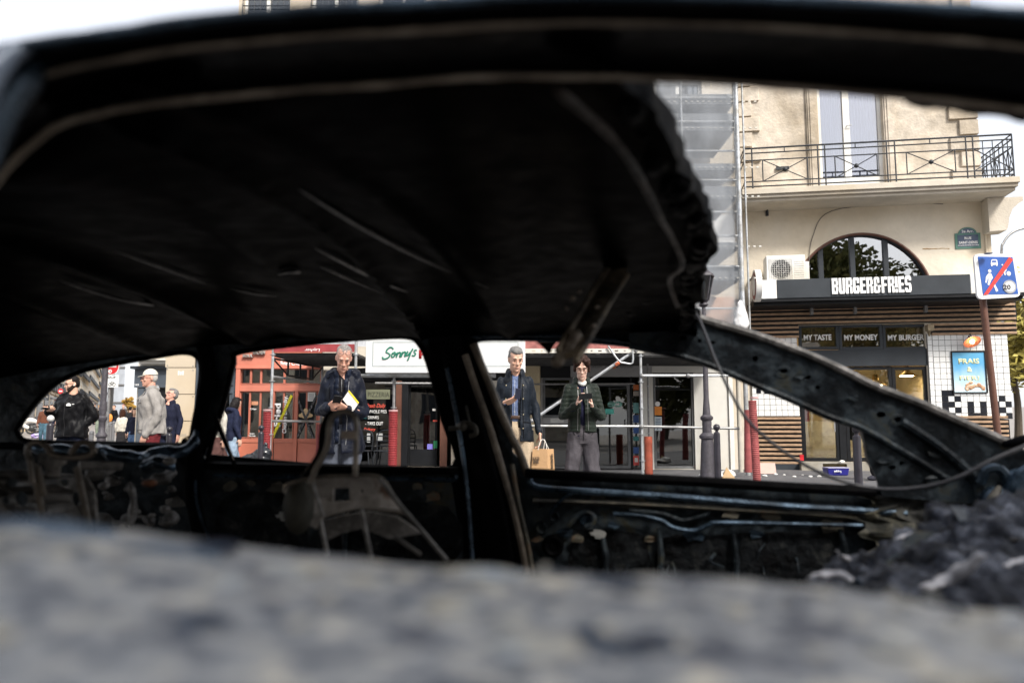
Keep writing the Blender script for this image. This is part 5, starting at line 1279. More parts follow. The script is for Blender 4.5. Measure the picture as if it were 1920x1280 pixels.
for k, (px, py, w_) in enumerate(lit):
    Y = .98 * F / (py - 796) if py > 870 else 16.3; z = .125 if py > 870 else z1
    c = P(px, py, Y); s = w_ / F * Y * .5; m = MB().ball((0, 0, 0), (s, s * .7, s * .45), 9, 6)
    for i, v in enumerate(m.v): m.v[i] = v * (1 + .5 * noise.noise(v * 22 + V((k, 0, 0))))
    o = m.build('crumpled_paper', paper); o.location = (c.x, Y if py > 870 else 16.62, (.12 if py > 870 else zat(867, 16.5)) + s * .3)
    tag(o, ['crumpled white paper at the foot of the ribbed sleeve', 'crumpled paper against the dark plinth', 'small white scrap on the pavement beside the plinth', 'white scrap on the pavement before the plinth end', 'white folded paper peak on the pavement before the step', 'flat white paper left of the blue tub', 'small scrap touching the blue tub', 'scrap beside the red sleeve foot', 'small scrap before the corner of the step', 'white napkin lying on the door step behind the bollard'][k], 'litter')
pb = MB().box(0, .34, 0, .02, 0, .22).build('cardboard_piece', plain('pink_card', (.5, .36, .31))); p = P(1424, 890, 15.6); pb.location = (p.x, 15.6, .125); pb.rotation_euler = (radians(-15), 0, 0)
tag(pb, 'pinkish cardboard piece leaning on the dark plinth right of the ribbed sleeve', 'cardboard')
p = P(1360, 893, 14.4); m = MB(); m.ball((p.x - .15, 14.4, .17), (.36, .2, .05)); m.ball((p.x + .05, 14.4, .2), (.14, .12, .08))
tag(remesh(m, .02, 'plastic_sheet', plain('sheet_white', (.6, .6, .58)), disp=lambda c, n: .02 * noise.noise(c * 12)), 'crumpled white plastic sheet at the foot of the lamp post and bollard', 'plastic sheet')
p = P(1362, 885, 14.2); cb = MB().add([(p.x - .08, 14.2, .13), (p.x + .16, 14.2, .13), (p.x + .02, 14.25, .33), (p.x - .08, 14.3, .13), (p.x + .16, 14.32, .13)], [(0, 1, 2), (3, 4, 2), (0, 3, 2), (1, 4, 2)]).build('torn_food_bag', plain('kraft', (.42, .28, .14))); tag(cb, 'torn brown food bag standing by the slim bollard', 'paper bag')
# ================================================================== the burnt car
car = thing('burnt_car', 'burnt out car shell with black roof, bare pillars and melted seats, filling the foreground', 'car', (.3, 1.25, 0))
soot = ramp_mat('soot_black', [(.35, (.0015, .0015, .002)), (.55, (.003, .003, .0035)), (.72, (.010, .010, .011))], scale=4, rough=.5, metal=.0, spec=.02, bump=.3, bscale=50, dist=.004)
burnt = ramp_mat('burnt_metal', [(.34, (.002, .003, .004)), (.47, (.009, .012, .015)), (.56, (.032, .042, .050)), (.65, (.045, .043, .030)), (.76, (.12, .05, .02))], scale=9, rough=.42, metal=.15, spec=.14, bump=.6, bscale=34, dist=.010)
rusty = ramp_mat('rusty_metal', [(.3, (.012, .012, .012)), (.45, (.05, .045, .035)), (.55, (.11, .10, .075)), (.64, (.13, .07, .035)), (.75, (.25, .20, .13))], scale=9, rough=.6, metal=.2, bump=.5, bscale=70, dist=.004)
bluem = ramp_mat('blue_highlight_metal', [(.3, (.006, .009, .013)), (.48, (.025, .042, .062)), (.60, (.09, .14, .20)), (.72, (.02, .022, .024))], scale=7, rough=.3, metal=.6, bump=.3, bscale=50, dist=.004)  # blue sky highlights on the metal edges are put into this colour
tan_ = ramp_mat('scorched_tan_metal', [(.3, (.05, .04, .03)), (.5, (.16, .13, .10)), (.65, (.30, .26, .21)), (.8, (.12, .07, .04))], scale=14, rough=.55, metal=.3, bump=.4, bscale=90, dist=.003)
greym = ramp_mat('ashy_grey_metal', [(.3, (.02, .02, .02)), (.46, (.09, .085, .08)), (.58, (.24, .23, .22)), (.72, (.05, .045, .04))], scale=12, rough=.55, metal=.3, bump=.5, bscale=80, dist=.004)
silm = ramp_mat('blistered_paint', [(.34, (.028, .032, .046)), (.43, (.09, .098, .115)), (.5, (.19, .20, .212)), (.57, (.26, .26, .252)), (.67, (.46, .42, .34))], scale=46, rough=.55, metal=.0, bump=.8, bscale=55, dist=.01)
raill = ramp_mat('rail_paint', [(.3, (.0015, .0015, .002)), (.55, (.004, .0036, .004)), (.75, (.014, .012, .011))], scale=8, rough=.4, metal=.0, spec=.05, bump=.3, bscale=60, dist=.004)
C = Wall((-1.5, 2.23), (1.5, 1.87))
def cp(px, py, d=0): u, z = C.uz(px, py, d); return C.pt(u, z, d)
def smooth_loop(L, k=3): return [(v.x, v.y) for v in cr([V((a, b, 0)) for a, b in L], k, closed=True)]
def cplate(name, loops, d, th, m_, parent=car, sm=0):
    loops = [smooth_loop(L, sm) if (sm and i) else L for i, L in enumerate(loops)]
    return MB().plate(loops, lambda a, b: cp(a, b, d), C.n * -th).build(name, m_, parent)
def ctube(name, pts, r, d, m_, parent=car, k=5, flat=1.0, n=8):
    c = cr([cp(a, b, d) for a, b in pts], k); return MB().tube(c, r, n, flat=flat).build(name, m_, parent, smooth=True)
QW = [(30, 805), (42, 823), (80, 828), (200, 831), (330, 834), (352, 828), (364, 800), (372, 740), (377, 690), (368, 668), (345, 661), (300, 667), (200, 685), (150, 697), (100, 722), (60, 762)]
RW = [(388, 868), (401, 815), (422, 745), (438, 680), (452, 660), (600, 641), (720, 632), (768, 633), (786, 646), (802, 680), (830, 785), (850, 875), (700, 875), (520, 871)]
FWi = [(990, 880), (960, 805), (925, 720), (893, 640), (920, 636), (1060, 638), (1180, 648), (1278, 667), (1349, 690), (1419, 720), (1480, 745), (1553, 778), (1612, 799), (1628, 866), (1650, 914), (1500, 905), (1250, 893)]
# one stamped side wall cut into its panels
big = MB().plate([[(-420, 900), (-200, 760), (-40, 690), (150, 640), (450, 600), (800, 585), (1290, 585), (1419, 640), (1620, 730), (1700, 800), (1760, 930), (1760, 1330), (-420, 1330)], smooth_loop(QW), smooth_loop(RW), smooth_loop(FWi, 2),
                  [(961, 905), (967, 905), (978, 950), (990, 1008), (984, 1010), (972, 955)]], lambda a, b: cp(a, b, 0), C.n * -.02)
bm0 = bmesh.new(); bm0.from_mesh(big.mesh('side'))
def cutplane(a, b): p, q = cp(*a), cp(*b); return p, (q - p).cross(C.n).normalized()
cuts = [cutplane((372, 640), (392, 1060)), cutplane((800, 620), (872, 1060)), cutplane((893, 636), (992, 1060))]
for p, nrm in cuts: bmesh.ops.bisect_plane(bm0, geom=bm0.verts[:] + bm0.edges[:] + bm0.faces[:], plane_co=p, plane_no=nrm)
def side_of(c, k): p, nrm = cuts[k]; s = (c - p).dot(nrm); r = (cp(1900, 800) - p).dot(nrm); return (s > 0) == (r > 0)
for k, (nm, mm) in enumerate((('quarter_panel', burnt), ('rear_door', burnt), ('centre_pillar', soot), ('front_door', burnt))):
    b2 = bm0.copy(); dele = []
    for f in b2.faces:
        c = f.calc_center_median(); idx = sum(1 for j in range(3) if side_of(c, j))
        if idx != k: dele.append(f)
    bmesh.ops.delete(b2, geom=dele, context='FACES'); me = bpy.data.meshes.new(nm); b2.to_mesh(me); b2.free(); o = link(nm, me, mm, car)
    if nm == 'rear_door': rdoor = o
    if nm == 'front_door': fdoor = o
    if nm == 'centre_pillar': bpil = o
    if nm == 'quarter_panel': qpan = o
# window flanges
def flange(L, r, m_, parent, seg, d=.006, nm='window_flange', flat=1):
    MB().tube(cr([cp(a, b, d) for a, b in [L[i % len(L)] for i in seg]], 4), r, 8, flat=flat).build(nm, m_, parent, smooth=True)
flange(QW, .007, soot, qpan, range(0, 17)); flange(RW, .007, soot, rdoor, range(0, 15))
flange(FWi, .0055, bluem, fdoor, range(3, 13), d=.02); 
ctube('window_flange', [(885, 631), (960, 629), (1060, 630), (1180, 641), (1278, 661), (1349, 684), (1419, 714), (1480, 739)], .0045, .03, bluem, fdoor)
ctube('door_frame_edge', [(886, 645), (905, 690), (935, 765), (960, 820), (975, 850), (990, 890)], [.010] * 26, .03, tan_, fdoor)
ctube('door_frame_edge', [(872, 665), (890, 720), (918, 800), (942, 880), (962, 950), (978, 1020), (988, 1075)], .009, .05, tan_, bpil)
ctube('door_frame_edge', [(960, 870), (972, 940), (990, 1020), (1000, 1080)], .006, .05, rusty, bpil)
ctube('pillar_rib', [(838, 690), (858, 790), (872, 880), (880, 960), (886, 1050)], .006, .04, bluem, bpil)
ctube('pillar_face', [(845, 640), (868, 740), (900, 850), (925, 960), (945, 1080)], .032, .022, soot, bpil, flat=.35)
m = MB(); m.tube([cp(842, 803, .05), cp(888, 800, .07)], .006, 8); m.tube(cr([cp(858, 800, .07), cp(868, 792, .08), cp(888, 797, .08), cp(893, 812, .08), cp(880, 817, .08)], 3), .006); m.tube([cp(874, 760, .06), cp(882, 795, .07)], .003)
m.ball(cp(868, 799, .08), .012); m.build('belt_anchor', rusty, bpil, smooth=True)
# rounded rail above far windows
ctube('roof_rail', [(-320, 830), (-150, 740), (20, 672), (150, 640), (350, 620), (600, 604), (800, 596), (1050, 600), (1290, 610)], .034, .03, soot, flat=.7)
# sills: black flange then blue shoulder ridge
ctube('sill_flange', [(385, 873), (520, 876), (700, 880), (860, 882)], .011, .03, soot, rdoor)
ctube('shoulder_ridge', [(400, 890), (520, 894), (680, 896), (800, 898), (850, 899), (856, 890)], [.006] * 26, .035, bluem, rdoor)
ctube('sill_flange', [(985, 886), (1120, 893), (1300, 902), (1480, 913), (1640, 921)], .013, .035, soot, fdoor)
ctube('shoulder_ridge', [(992, 900), (1010, 914), (1100, 921), (1250, 930), (1400, 942), (1500, 950), (1600, 955), (1700, 962)], .0085, .03, bluem, fdoor)
ctube('pressed_ridge', [(1150, 963), (1200, 966), (1240, 975), (1262, 988), (1300, 994), (1330, 983), (1350, 979), (1500, 982), (1640, 985)], .006, .03, bluem, fdoor)
ctube('pressed_ridge', [(1180, 955), (1240, 962), (1280, 975), (1320, 965), (1345, 955), (1480, 950)], .007, .012, burnt, fdoor)
ctube('inner_ledge', [(1000, 938), (1150, 942), (1300, 950), (1500, 962), (1700, 975)], .02, .008, rusty, fdoor, flat=.35)
ctube('regulator_arm', [(1030, 962), (1040, 950), (1060, 930), (1072, 926)], .009, .03, bluem, fdoor, flat=.5)
ctube('regulator_arm', [(1065, 985), (1080, 968), (1098, 960), (1112, 966), (1112, 980), (1098, 988)], .007, .03, burnt, fdoor)
for (x, y, r, mm) in ((1038, 967, .011, burnt), (1097, 973, .014, bluem), (1015, 988, .013, burnt), (1037, 1022, .022, soot), (1338, 955, .004, soot), (1415, 957, .005, soot), (1012, 945, .007, burnt), (1088, 940, .008, burnt)):
    MB().lathe(cp(x, y, .0), [(r * 1.3, .0), (r * 1.25, .012), (r, .016), (r * .7, .012), (r * .6, .004), (0, .004)], 16, Matrix.Rotation(radians(90), 3, 'X').to_4x4()).build('pressed_cup', mm, fdoor, smooth=True)
# dark plates on the inner skins, coloured for the shade inside openings
def dark_open(L, parent): MB().plate([smooth_loop(L)], lambda a, b: cp(a, b, .0035), C.n * -.003).build('painted_opening', ramp_mat('cavity_shade', [(.42, (.0012, .0012, .0015)), (.56, (.010, .012, .014)), (.66, (.035, .036, .034)), (.76, (.05, .028, .016))], scale=14, rough=.6, metal=.1, bump=.9, bscale=30, spec=.1, dist=.015), parent)
dark_open([(1075, 1000), (1090, 992), (1200, 1000), (1215, 1030), (1215, 1110), (1075, 1110)], fdoor)
dark_open([(1390, 1010), (1400, 998), (1540, 998), (1562, 1020), (1562, 1090), (1400, 1090)], fdoor)
dark_open([(1240, 1010), (1330, 1005), (1370, 1010), (1370, 1100), (1240, 1100)], fdoor)
dark_open([(420, 930), (560, 935), (560, 1040), (420, 1040)], rdoor); dark_open([(620, 950), (840, 950), (845, 1060), (620, 1060)], rdoor)
ragged = lambda cx, cy, s: [(cx + a * s, cy + b * s) for a, b in ((-16, -3), (-9, -4), (-7, -9), (4, -8), (12, -5), (16, -2), (14, 5), (6, 9), (-4, 8), (-7, 2), (-12, 2))]
daym = mat('daylight_tone', (.36, .36, .35), .7, var=.3, scale=60, bump=.6)
for (cx, cy, par) in ((1121, 1001, fdoor), (531, 968, rdoor)):
    MB().plate([ragged(cx, cy, 1.0)], lambda a, b: cp(a, b, .012), C.n * -.004).build('daylight_patch', daym, par)  # pale plates coloured as daylight showing through holes in the doors
m = MB()
for i in range(9):
    x = random.uniform(1150, 1560); y = random.uniform(1000, 1080); m.tube(cr([cp(x, y, .02), cp(x + random.uniform(-12, 12), y + 15, .04), cp(x + random.uniform(-20, 20), y + random.uniform(20, 50), .03)], 4), random.uniform(.002, .004), 5)
m.build('wiring_remains', burnt, fdoor)
# front pillar (far side)
AP_up = [(1270, 583), (1335, 602), (1419, 627), (1503, 658), (1574, 689), (1640, 722), (1732, 757), (1801, 788), (1904, 834), (1990, 880)]
AP_lo = [(1990, 1010), (1830, 945), (1655, 930), (1640, 889), (1628, 866), (1615, 797), (1553, 775), (1480, 742), (1419, 717), (1349, 686), (1278, 663), (1180, 646), (1180, 600)]
def circ(x, y, rx, ry=None): ry = ry or rx; return [(x + rx * cos(a), y + ry * sin(a)) for a in [2 * pi * i / 12 for i in range(12)]]
holes_b = [circ(1533, 726, 5, 4), circ(1652, 827, 5, 4), circ(1670, 839, 3), circ(1683, 845, 3.2), circ(1673, 876, 7, 5), circ(1690, 868, 5, 4)]
holes_f = holes_b[:1] + [circ(1281, 633, 8, 4.5), circ(1312, 639, 4), circ(1337, 642, 5, 3), circ(1416, 672, 6, 5.5), circ(1470, 695, 7.5, 4.5), circ(1515, 707, 6, 4), circ(1652, 777, 9, 6), circ(1684, 786, 7, 5.5)] + holes_b[1:]
ap = cplate('front_pillar', [AP_up + AP_lo] + holes_f, .05, .006, burnt); cplate('pillar_back', [AP_up + AP_lo] + holes_b, .03, .006, soot, ap)
ctube('pillar_edge', [(a, b + 2) for a, b in AP_up[:9]], .011, .055, greym, ap)
ctube('pillar_lower_edge', [(1180, 648), (1278, 668), (1349, 691), (1419, 722), (1480, 747), (1553, 780), (1615, 802), (1700, 850), (1780, 900)], .009, .055, burnt, ap)
ctube('pillar_rib', [(1690, 790), (1740, 822), (1790, 860), (1830, 900), (1840, 950)], .012, .06, burnt, ap)
for (x, y, rx, ry) in ((1470, 695, 13, 8), (1684, 786, 12, 9)):
    MB().tube([cp(a, b, .056) for a, b in circ(x, y, rx, ry)], .0016, 6, closed=True).build('pressed_ring', burnt, ap, smooth=True)
# ---------------- roof skin
TE = [(.50, .05), (.62, .12), (.85, .20), (1.05, .27), (1.25, .335), (1.42, .35), (1.58, .39), (1.72, .405), (1.86, .44), (2.02, .47)]
def torn(y):
    for (a, b), (c, d) in zip(TE, TE[1:]):
        if y <= c: return b + (d - b) * max(0, (y - a)) / (c - a)
    return TE[-1][1]
ZIN = [(-.405, 1.290), (-.36, 1.318), (-.30, 1.338), (-.23, 1.352), (-.16, 1.362), (-.05, 1.372), (.05, 1.374), (.3, 1.374)]
def zin(x):
    if x <= ZIN[0][0]: return ZIN[0][1]
    for (a, b), (c, d) in zip(ZIN, ZIN[1:]):
        if x <= c: return b + (d - b) * (x - a) / (c - a)
    return ZIN[-1][1]
def roofz(x, y):
    t = (y - .58) / 1.47; z = 1.375 + .055 * 4 * t * (1 - t) * .8 - .045 * t
    if x < -.5: z -= .11 * (abs(x + .5)) ** 1.7
    if y < 1.3: z += (zin(x) - 1.375) * min(1, max(0, (1.3 - y) / .7)) ** 2
    return z
def ridge(x, y):
    s = 0
    for x0, k, w_, a in ((-.78, .08, .02, .012), (-.70, .1, .05, -.01), (-.27, .04, .016, .013), (-.12, .16, .02, .010), (-.45, .05, .03, .006), (.06, .1, .05, -.008), (-1.0, .0, .03, .012)):
        s += a * math.exp(-((x - x0 - k * (y - 1.3)) / w_) ** 2)
    return s + .006 * noise.noise(V((x * 2.5, y * 2.5, 0))) + .0015 * noise.noise(V((x * 14, y * 14, 4)))
nx, ny = 150, 80; up = []; lo = []
for j in range(ny + 1):
    y = .50 + 1.52 * j / ny; xr = torn(y) + .012 * noise.noise(V((y * 16, 0, 1))) + .006 * noise.noise(V((y * 50, 0, 2)))
    xl = -1.75
    for i in range(nx + 1):
        x = xl + (xr - xl) * i / nx; yy = y
        sk = -.12 * x; z = roofz(x, y)
        e = max(0, 1 - (xr - x) / .07); curl = .03 * e * e * (.5 + noise.noise(V((y * 6, 5, 0)))) 
        lo.append(V((x, yy + sk * (y - .5) / 1.5, z - ridge(x, y) - curl))); up.append(V((x, yy + sk * (y - .5) / 1.5, z + .012)))
m = MB(); m.v = lo + up; n0 = len(lo)
for j in range(ny):
    for i in range(nx):
        a = j * (nx + 1) + i; m.f.append((a, a + 1, a + nx + 2, a + nx + 1)); m.f.append((a + n0, a + nx + 1 + n0, a + nx + 2 + n0, a + 1 + n0))
for j in range(ny):
    a = j * (nx + 1) + nx; m.f.append((a, a + n0, a + nx + 1 + n0, a + nx + 1))
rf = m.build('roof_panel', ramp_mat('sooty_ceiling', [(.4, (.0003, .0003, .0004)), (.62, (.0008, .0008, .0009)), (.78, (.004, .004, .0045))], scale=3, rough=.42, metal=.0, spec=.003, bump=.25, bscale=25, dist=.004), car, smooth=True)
def rp_(x, y, dz=0): return V((x, y - .12 * x * (y - .5) / 1.5, roofz(x, y) + dz))
# hanging flange strip along the torn edge
pts = [rp_(torn(y) - o_, y, -.02 - dz) for y, o_, dz in ((.56, .05, .0), (.7, .05, .0), (.85, .05, .005), (1.0, .055, .01), (1.15, .06, .0), (1.3, .05, .01), (1.45, .06, .0), (1.6, .05, .02))]
MB().tube(cr(pts, 5), [.0045 + .003 * abs(noise.noise(V((i * .4, 0, 0)))) for i in range(36)], 8, flat=.6).build('torn_flange', ramp_mat('brown_flange', [(.42, (.003, .0025, .002)), (.6, (.035, .023, .017)), (.75, (.13, .08, .055))], scale=7, rough=.6, metal=.2), rf, smooth=True)
m = MB(); rnd = random.Random(3)
for i in range(46):
    y = .60 + 1.34 * rnd.random(); x = torn(y) - .024 + .012 * noise.noise(V((y * 7, 2, 0))) + rnd.uniform(-.005, .004); p = rp_(x, y, -.010); s = rnd.uniform(.005, .017)
    m.ball(p, (s * 1.1, s * 2.6, s * .7), 9, 6)
for (a, b, Y, s) in ((1324, 488, 1.62, .016), (1322, 505, 1.66, .016), (1310, 522, 1.70, .02), (1290, 545, 1.75, .028), (1262, 560, 1.8, .04), (1228, 570, 1.85, .045), (1334, 405, 1.2, .010), (1190, 560, 1.8, .05), (1220, 540, 1.7, .045)):
    m.ball(P(a - 6, b, Y), (s, s, s * .8), 10, 8)
remesh(m, .006, 'torn_roof_edge', soot, rf, disp=lambda c, n: .007 * noise.noise(c * 30) + .004 * noise.noise(c * 80), local=False)
# hanging bracket
hb_ = MB(); a, b = P(1160, 505, 1.42), P(1062, 668, 1.30); dv = (b - a); sd_ = dv.cross(V((0, 1, 0))).normalized()
pts = [a, a.lerp(b, .35) + V((0, 0, .003)), a.lerp(b, .7), b]
for s_, w_ in ((-.018, .006), (.018, .006)): hb_.tube(cr([p + sd_ * s_ for p in pts], 4), w_, 6)
hb_.tube(cr(pts, 4), .020, 8, flat=.22)
ht = hb_.build('hanging_bracket', ramp_mat('charred_bracket', [(.36, (.02, .017, .013)), (.5, (.11, .09, .065)), (.66, (.30, .24, .16))], scale=16, rough=.6, metal=.2), car, smooth=True)
m = MB()
for (x, y, s) in ((1052, 668, .012), (1066, 655, .016), (1044, 678, .011), (1078, 630, .013), (1072, 560, .006), (1086, 545, .005), (1062, 577, .006), (1118, 575, .006), (1112, 612, .007)): m.ball(P(x, y, 1.31), (s, s * .8, s * 1.1), 10, 8)
remesh(m, .004, 'melted_foam', tan_, ht, disp=lambda c, n: .004 * noise.noise(c * 90), local=False)
m = MB(); m.plate([[(1005, 640), (1045, 640), (1036, 652), (1030, 668), (1022, 655)]], lambda a, b: P(a, b, 1.5), V((0, .004, 0))); m.build('torn_lining', soot, ht)
# ---------------- near roof rail
OUT = [(-260, 160), (-80, 112), (0, 90), (50, 82), (200, 60), (400, 32), (560, 17), (700, 8), (820, 1), (960, -6), (1150, -12), (1350, -10), (1500, -4), (1700, 6), (1920, 22), (2120, 45)]
INN = [(-160, 560), (-60, 420), (0, 338), (50, 285), (120, 235), (250, 205), (400, 188), (550, 174), (700, 165), (850, 152), (1000, 148), (1200, 152), (1400, 163), (1650, 183), (1920, 212), (2120, 250)]
prof = [(0, .445, 0), (.03, .44, .0), (.07, .452, 0), (.10, .46, 0), (.16, .462, 0), (.32, .475, 0), (.36, .468, 0), (.40, .478, 0), (.46, .492, 0), (.7, .52, 0), (.92, .552, 0), (.97, .545, 0), (1.0, .553, 0), (1.0, .60, .012), (.9, .62, .03)]
oc = cr([V((a, b, 0)) for a, b in OUT], 4); ic = cr([V((a, b, 0)) for a, b in INN], 4)
m = MB(); rows = len(prof)
for i, (o_, c_) in enumerate(zip(oc, ic)):
    for j, (f_, Y, dz) in enumerate(prof):
        q = o_.lerp(c_, f_); wob = 3.0 * noise.noise(V((i * .35, j * .2, 0))) + (5 * noise.noise(V((i * .6, 9, 0))) if (j > 9 and i > 48) else 0)
        p = P(q.x, q.y + wob, Y); p.z += dz + .0; m.v.append(p)
for i in range(len(oc) - 1):
    for j in range(rows - 1): a = i * rows + j; m.f.append((a, a + 1, a + rows + 1, a + rows))
k0 = len(m.v)
for i in range(len(oc)):
    p = m.v[i * rows].copy(); m.v.append(p + V((0, .12, .035)))
for i in range(len(oc) - 1): m.f.append((i * rows, (i + 1) * rows, k0 + i + 1, k0 + i))
nr_ = m.build('near_roof_rail', raill, car, smooth=True)
def railtube(name, f_, Y, r, mm, i0=0, i1=None):
    pts = [P(o_.lerp(c_, f_).x, o_.lerp(c_, f_).y + 2 * noise.noise(V((i * .5, f_, 2))), Y) for i, (o_, c_) in enumerate(zip(oc, ic))][i0:i1]
    rr = [r * (1 + .35 * noise.noise(V((i * .7, 3, f_)))) for i in range(len(pts))]
    MB().tube(pts, rr, 8).build(name, mm, nr_, smooth=True)
railtube('seam_edge', .35, .466, .0022, tan_); railtube('seam_edge', .975, .532, .0026, tan_, 3); railtube('gutter_edge', .02, .438, .0035, bluem)
# rear upper corner of the opening
m = MB(); m.limb([P(-60, 330, .45), P(-10, 215, .455), P(45, 145, .462), P(80, 120, .47)], [.014, .014, .012, .006], 10)
m.build('corner_fold', bluem, nr_, smooth=True)
m = MB(); m.limb([P(-70, 300, .43), P(-30, 170, .43), P(10, 110, .435), P(50, 90, .44)], [.009, .009, .007, .004], 10); m.build('corner_fold', ramp_mat('pale_blue_highlight', [(.35, (.05, .065, .09)), (.55, (.13, .16, .21)), (.75, (.05, .05, .06))], scale=9, rough=.35, metal=.3), nr_, smooth=True)  # pale blue highlight of the pillar corner is put into the fold's colour
# near front pillar remains at the upper right
m = MB()
for i in range(10): m.ball(P(1730 + i * 30, 176 + 3 * i + 4 * sin(i * 2.1), .56), (.014, .02, .006 + .002 * (i % 3)), 10, 8)
remesh(m, .005, 'melted_seal', raill, nr_, disp=lambda c, n: .005 * noise.noise(c * 50), local=False)
# ---------------- near door: window ledge seen right under the lens
edge = cr([V((a, b, 0)) for a, b in ((-500, 970), (-200, 978), (0, 992), (180, 1003), (400, 1025), (620, 1045), (860, 1062), (1000, 1070), (1200, 1075), (1500, 1090), (1700, 1112), (1920, 1145), (2200, 1180), (2600, 1220))], 10)
m = MB(); rows = 46
for i, e in enumerate(edge):
    for j in range(rows):
        t = j / (rows - 1); Y = .37 - .25 * t; zlip = P(e.x, e.y, .37).z; X = P(e.x, e.y, .37).x
        z = zlip + .006 * sin(t * 2.6) - .02 * t ** 3
        z += .004 * noise.noise(V((X * 9, Y * 9, 0))) + .003 * noise.noise(V((X * 30, Y * 30, 3)))
        if j == 0: z -= .01
        m.v.append(V((X, Y - .04 * X, z)))
for i in range(len(edge) - 1):
    for j in range(rows - 1): a = i * rows + j; m.f.append((a, a + rows, a + rows + 1, a + 1))
nd = m.build('near_door', silm, car, smooth=True)
m = MB()
for sgn, jj, dy in ((1, 0, .01), (-1, rows - 1, -.04)):
    k0 = len(m.v)
    for i in range(len(edge)): p = nd.data.vertices[i * rows + jj].co + wloc(car); m.v += [p, V((p.x, p.y + (.06 if dy > 0 else -.02), .70)), V((p.x, p.y + (.04 if dy > 0 else 0), .34))]
    for i in range(len(edge) - 1):
        for q in range(2): a = k0 + i * 3 + q; m.f.append((a, a + 1, a + 4, a + 3))
m.build('door_skin', burnt, nd, smooth=True)
rnd = random.Random(12); m = MB()
for i in range(260):
    v = nd.data.vertices[rnd.randrange(len(nd.data.vertices))].co + wloc(car)
    if abs(v.x) > .8: continue
    s = .002 + .009 * rnd.random() ** 2.2; m.ball(v + V((rnd.uniform(-.01, .01), rnd.uniform(-.01, .01), -.0005)), (s * rnd.uniform(1, 2), s * rnd.uniform(1, 1.6), .0025), 8, 5)
fl = m.build('paint_flakes', ramp_mat('paint_flakes', [(.36, (.004, .007, .018)), (.45, (.03, .045, .07)), (.52, (.32, .30, .25)), (.62, (.22, .25, .28)), (.7, (.08, .12, .18))], scale=15, rough=.5, metal=.0, bump=.3), nd, smooth=True); fl['kind'] = 'stuff'
m = MB(); m.limb([P(-100, 1000, .35), P(80, 1005, .35), P(200, 1012, .35)], [.007, .008, .005], 8); m.limb([P(220, 1040, .33), P(300, 1045, .33), P(400, 1050, .33)], [.003, .006, .003], 8)
m.build('bent_trim', ramp_mat('pale_blue_trim', [(.35, (.04, .055, .08)), (.6, (.11, .15, .20)), (.8, (.07, .08, .09))], scale=14, rough=.35, metal=.3), nd, smooth=True)
# ---------------- floor, tunnel, bulkheads
MB().box(-2.2, 1.4, .42, 2.0, .30, .34).build('floor_pan', soot, car)
MB().box(-2.3, -1.9, .42, 2.1, .34, .95).build('rear_bulkhead', soot, car)
# cowl / dashboard remains
m = MB()
for (x, y, Y, sx_, sz_) in ((1710, 1010, 1.25, .07, .035), (1800, 985, 1.2, .10, .05), (1900, 965, 1.15, .12, .06), (1660, 1060, 1.1, .06, .035), (1760, 1080, 1.0, .16, .05), (1880, 1060, 1.0, .2, .07), (1980, 1000, 1.1, .2, .1), (1960, 1120, .9, .25, .08), (1640, 1035, 1.15, .04, .03), (1850, 950, 1.3, .05, .03), (1930, 940, 1.3, .10, .05)):
    p = P(x, y + 74, Y); m.ball(p, (sx_, .14, sz_), 12, 8)
dsh = remesh(m, .008, 'charred_dashboard', ramp_mat('charred_plastic', [(.36, (.002, .003, .005)), (.5, (.016, .019, .028)), (.6, (.07, .078, .10)), (.72, (.30, .32, .38))], scale=16, rough=.6, metal=0, spec=.15, bump=.8, bscale=60, dist=.01), car, disp=lambda c, n: .022 * noise.noise(c * 16) + .022 * abs(noise.noise(c * 34)) + .012 * noise.noise(c * 80), local=False)
ash = ramp_mat('pale_ash', [(.3, (.16, .16, .18)), (.5, (.40, .40, .43)), (.7, (.62, .61, .62))], scale=30, rough=.9, metal=0, bump=.6)
def flake(pts, Y, th, nm='ash_piece'):
    m = MB(); k = len(pts); c = cr([P(a, b, Y + .04 * sin(i)) for i, (a, b, w_) in enumerate(pts)], 4); wv = cr([V((w_, 0, 0)) for a, b, w_ in pts], 4)
    m.tube(c, [max(.001, v.x / F * Y) for v in wv], 10, flat=.4); return remesh(m, .004, nm, ash, dsh, disp=lambda c, n: .006 * noise.noise(c * 55), local=False)
flake([(1718, 1098, 3), (1752, 1098, 16), (1790, 1080, 22), (1820, 1060, 18), (1845, 1045, 12), (1866, 1040, 3)], .80, .01)
flake([(1880, 1062, 4), (1905, 1050, 14), (1950, 1045, 18)], .82, .01)
flake([(1516, 1082, 3), (1540, 1076, 14), (1575, 1078, 14), (1600, 1090, 5)], .85, .01)
flake([(1568, 1030, 3), (1580, 1045, 9), (1600, 1052, 5)], 1.1, .01); flake([(1650, 1015, 2), (1700, 1005, 8), (1740, 985, 3)], 1.15, .01); flake([(1735, 1020, 2), (1765, 1050, 10), (1780, 1080, 4)], 1.05, .01)
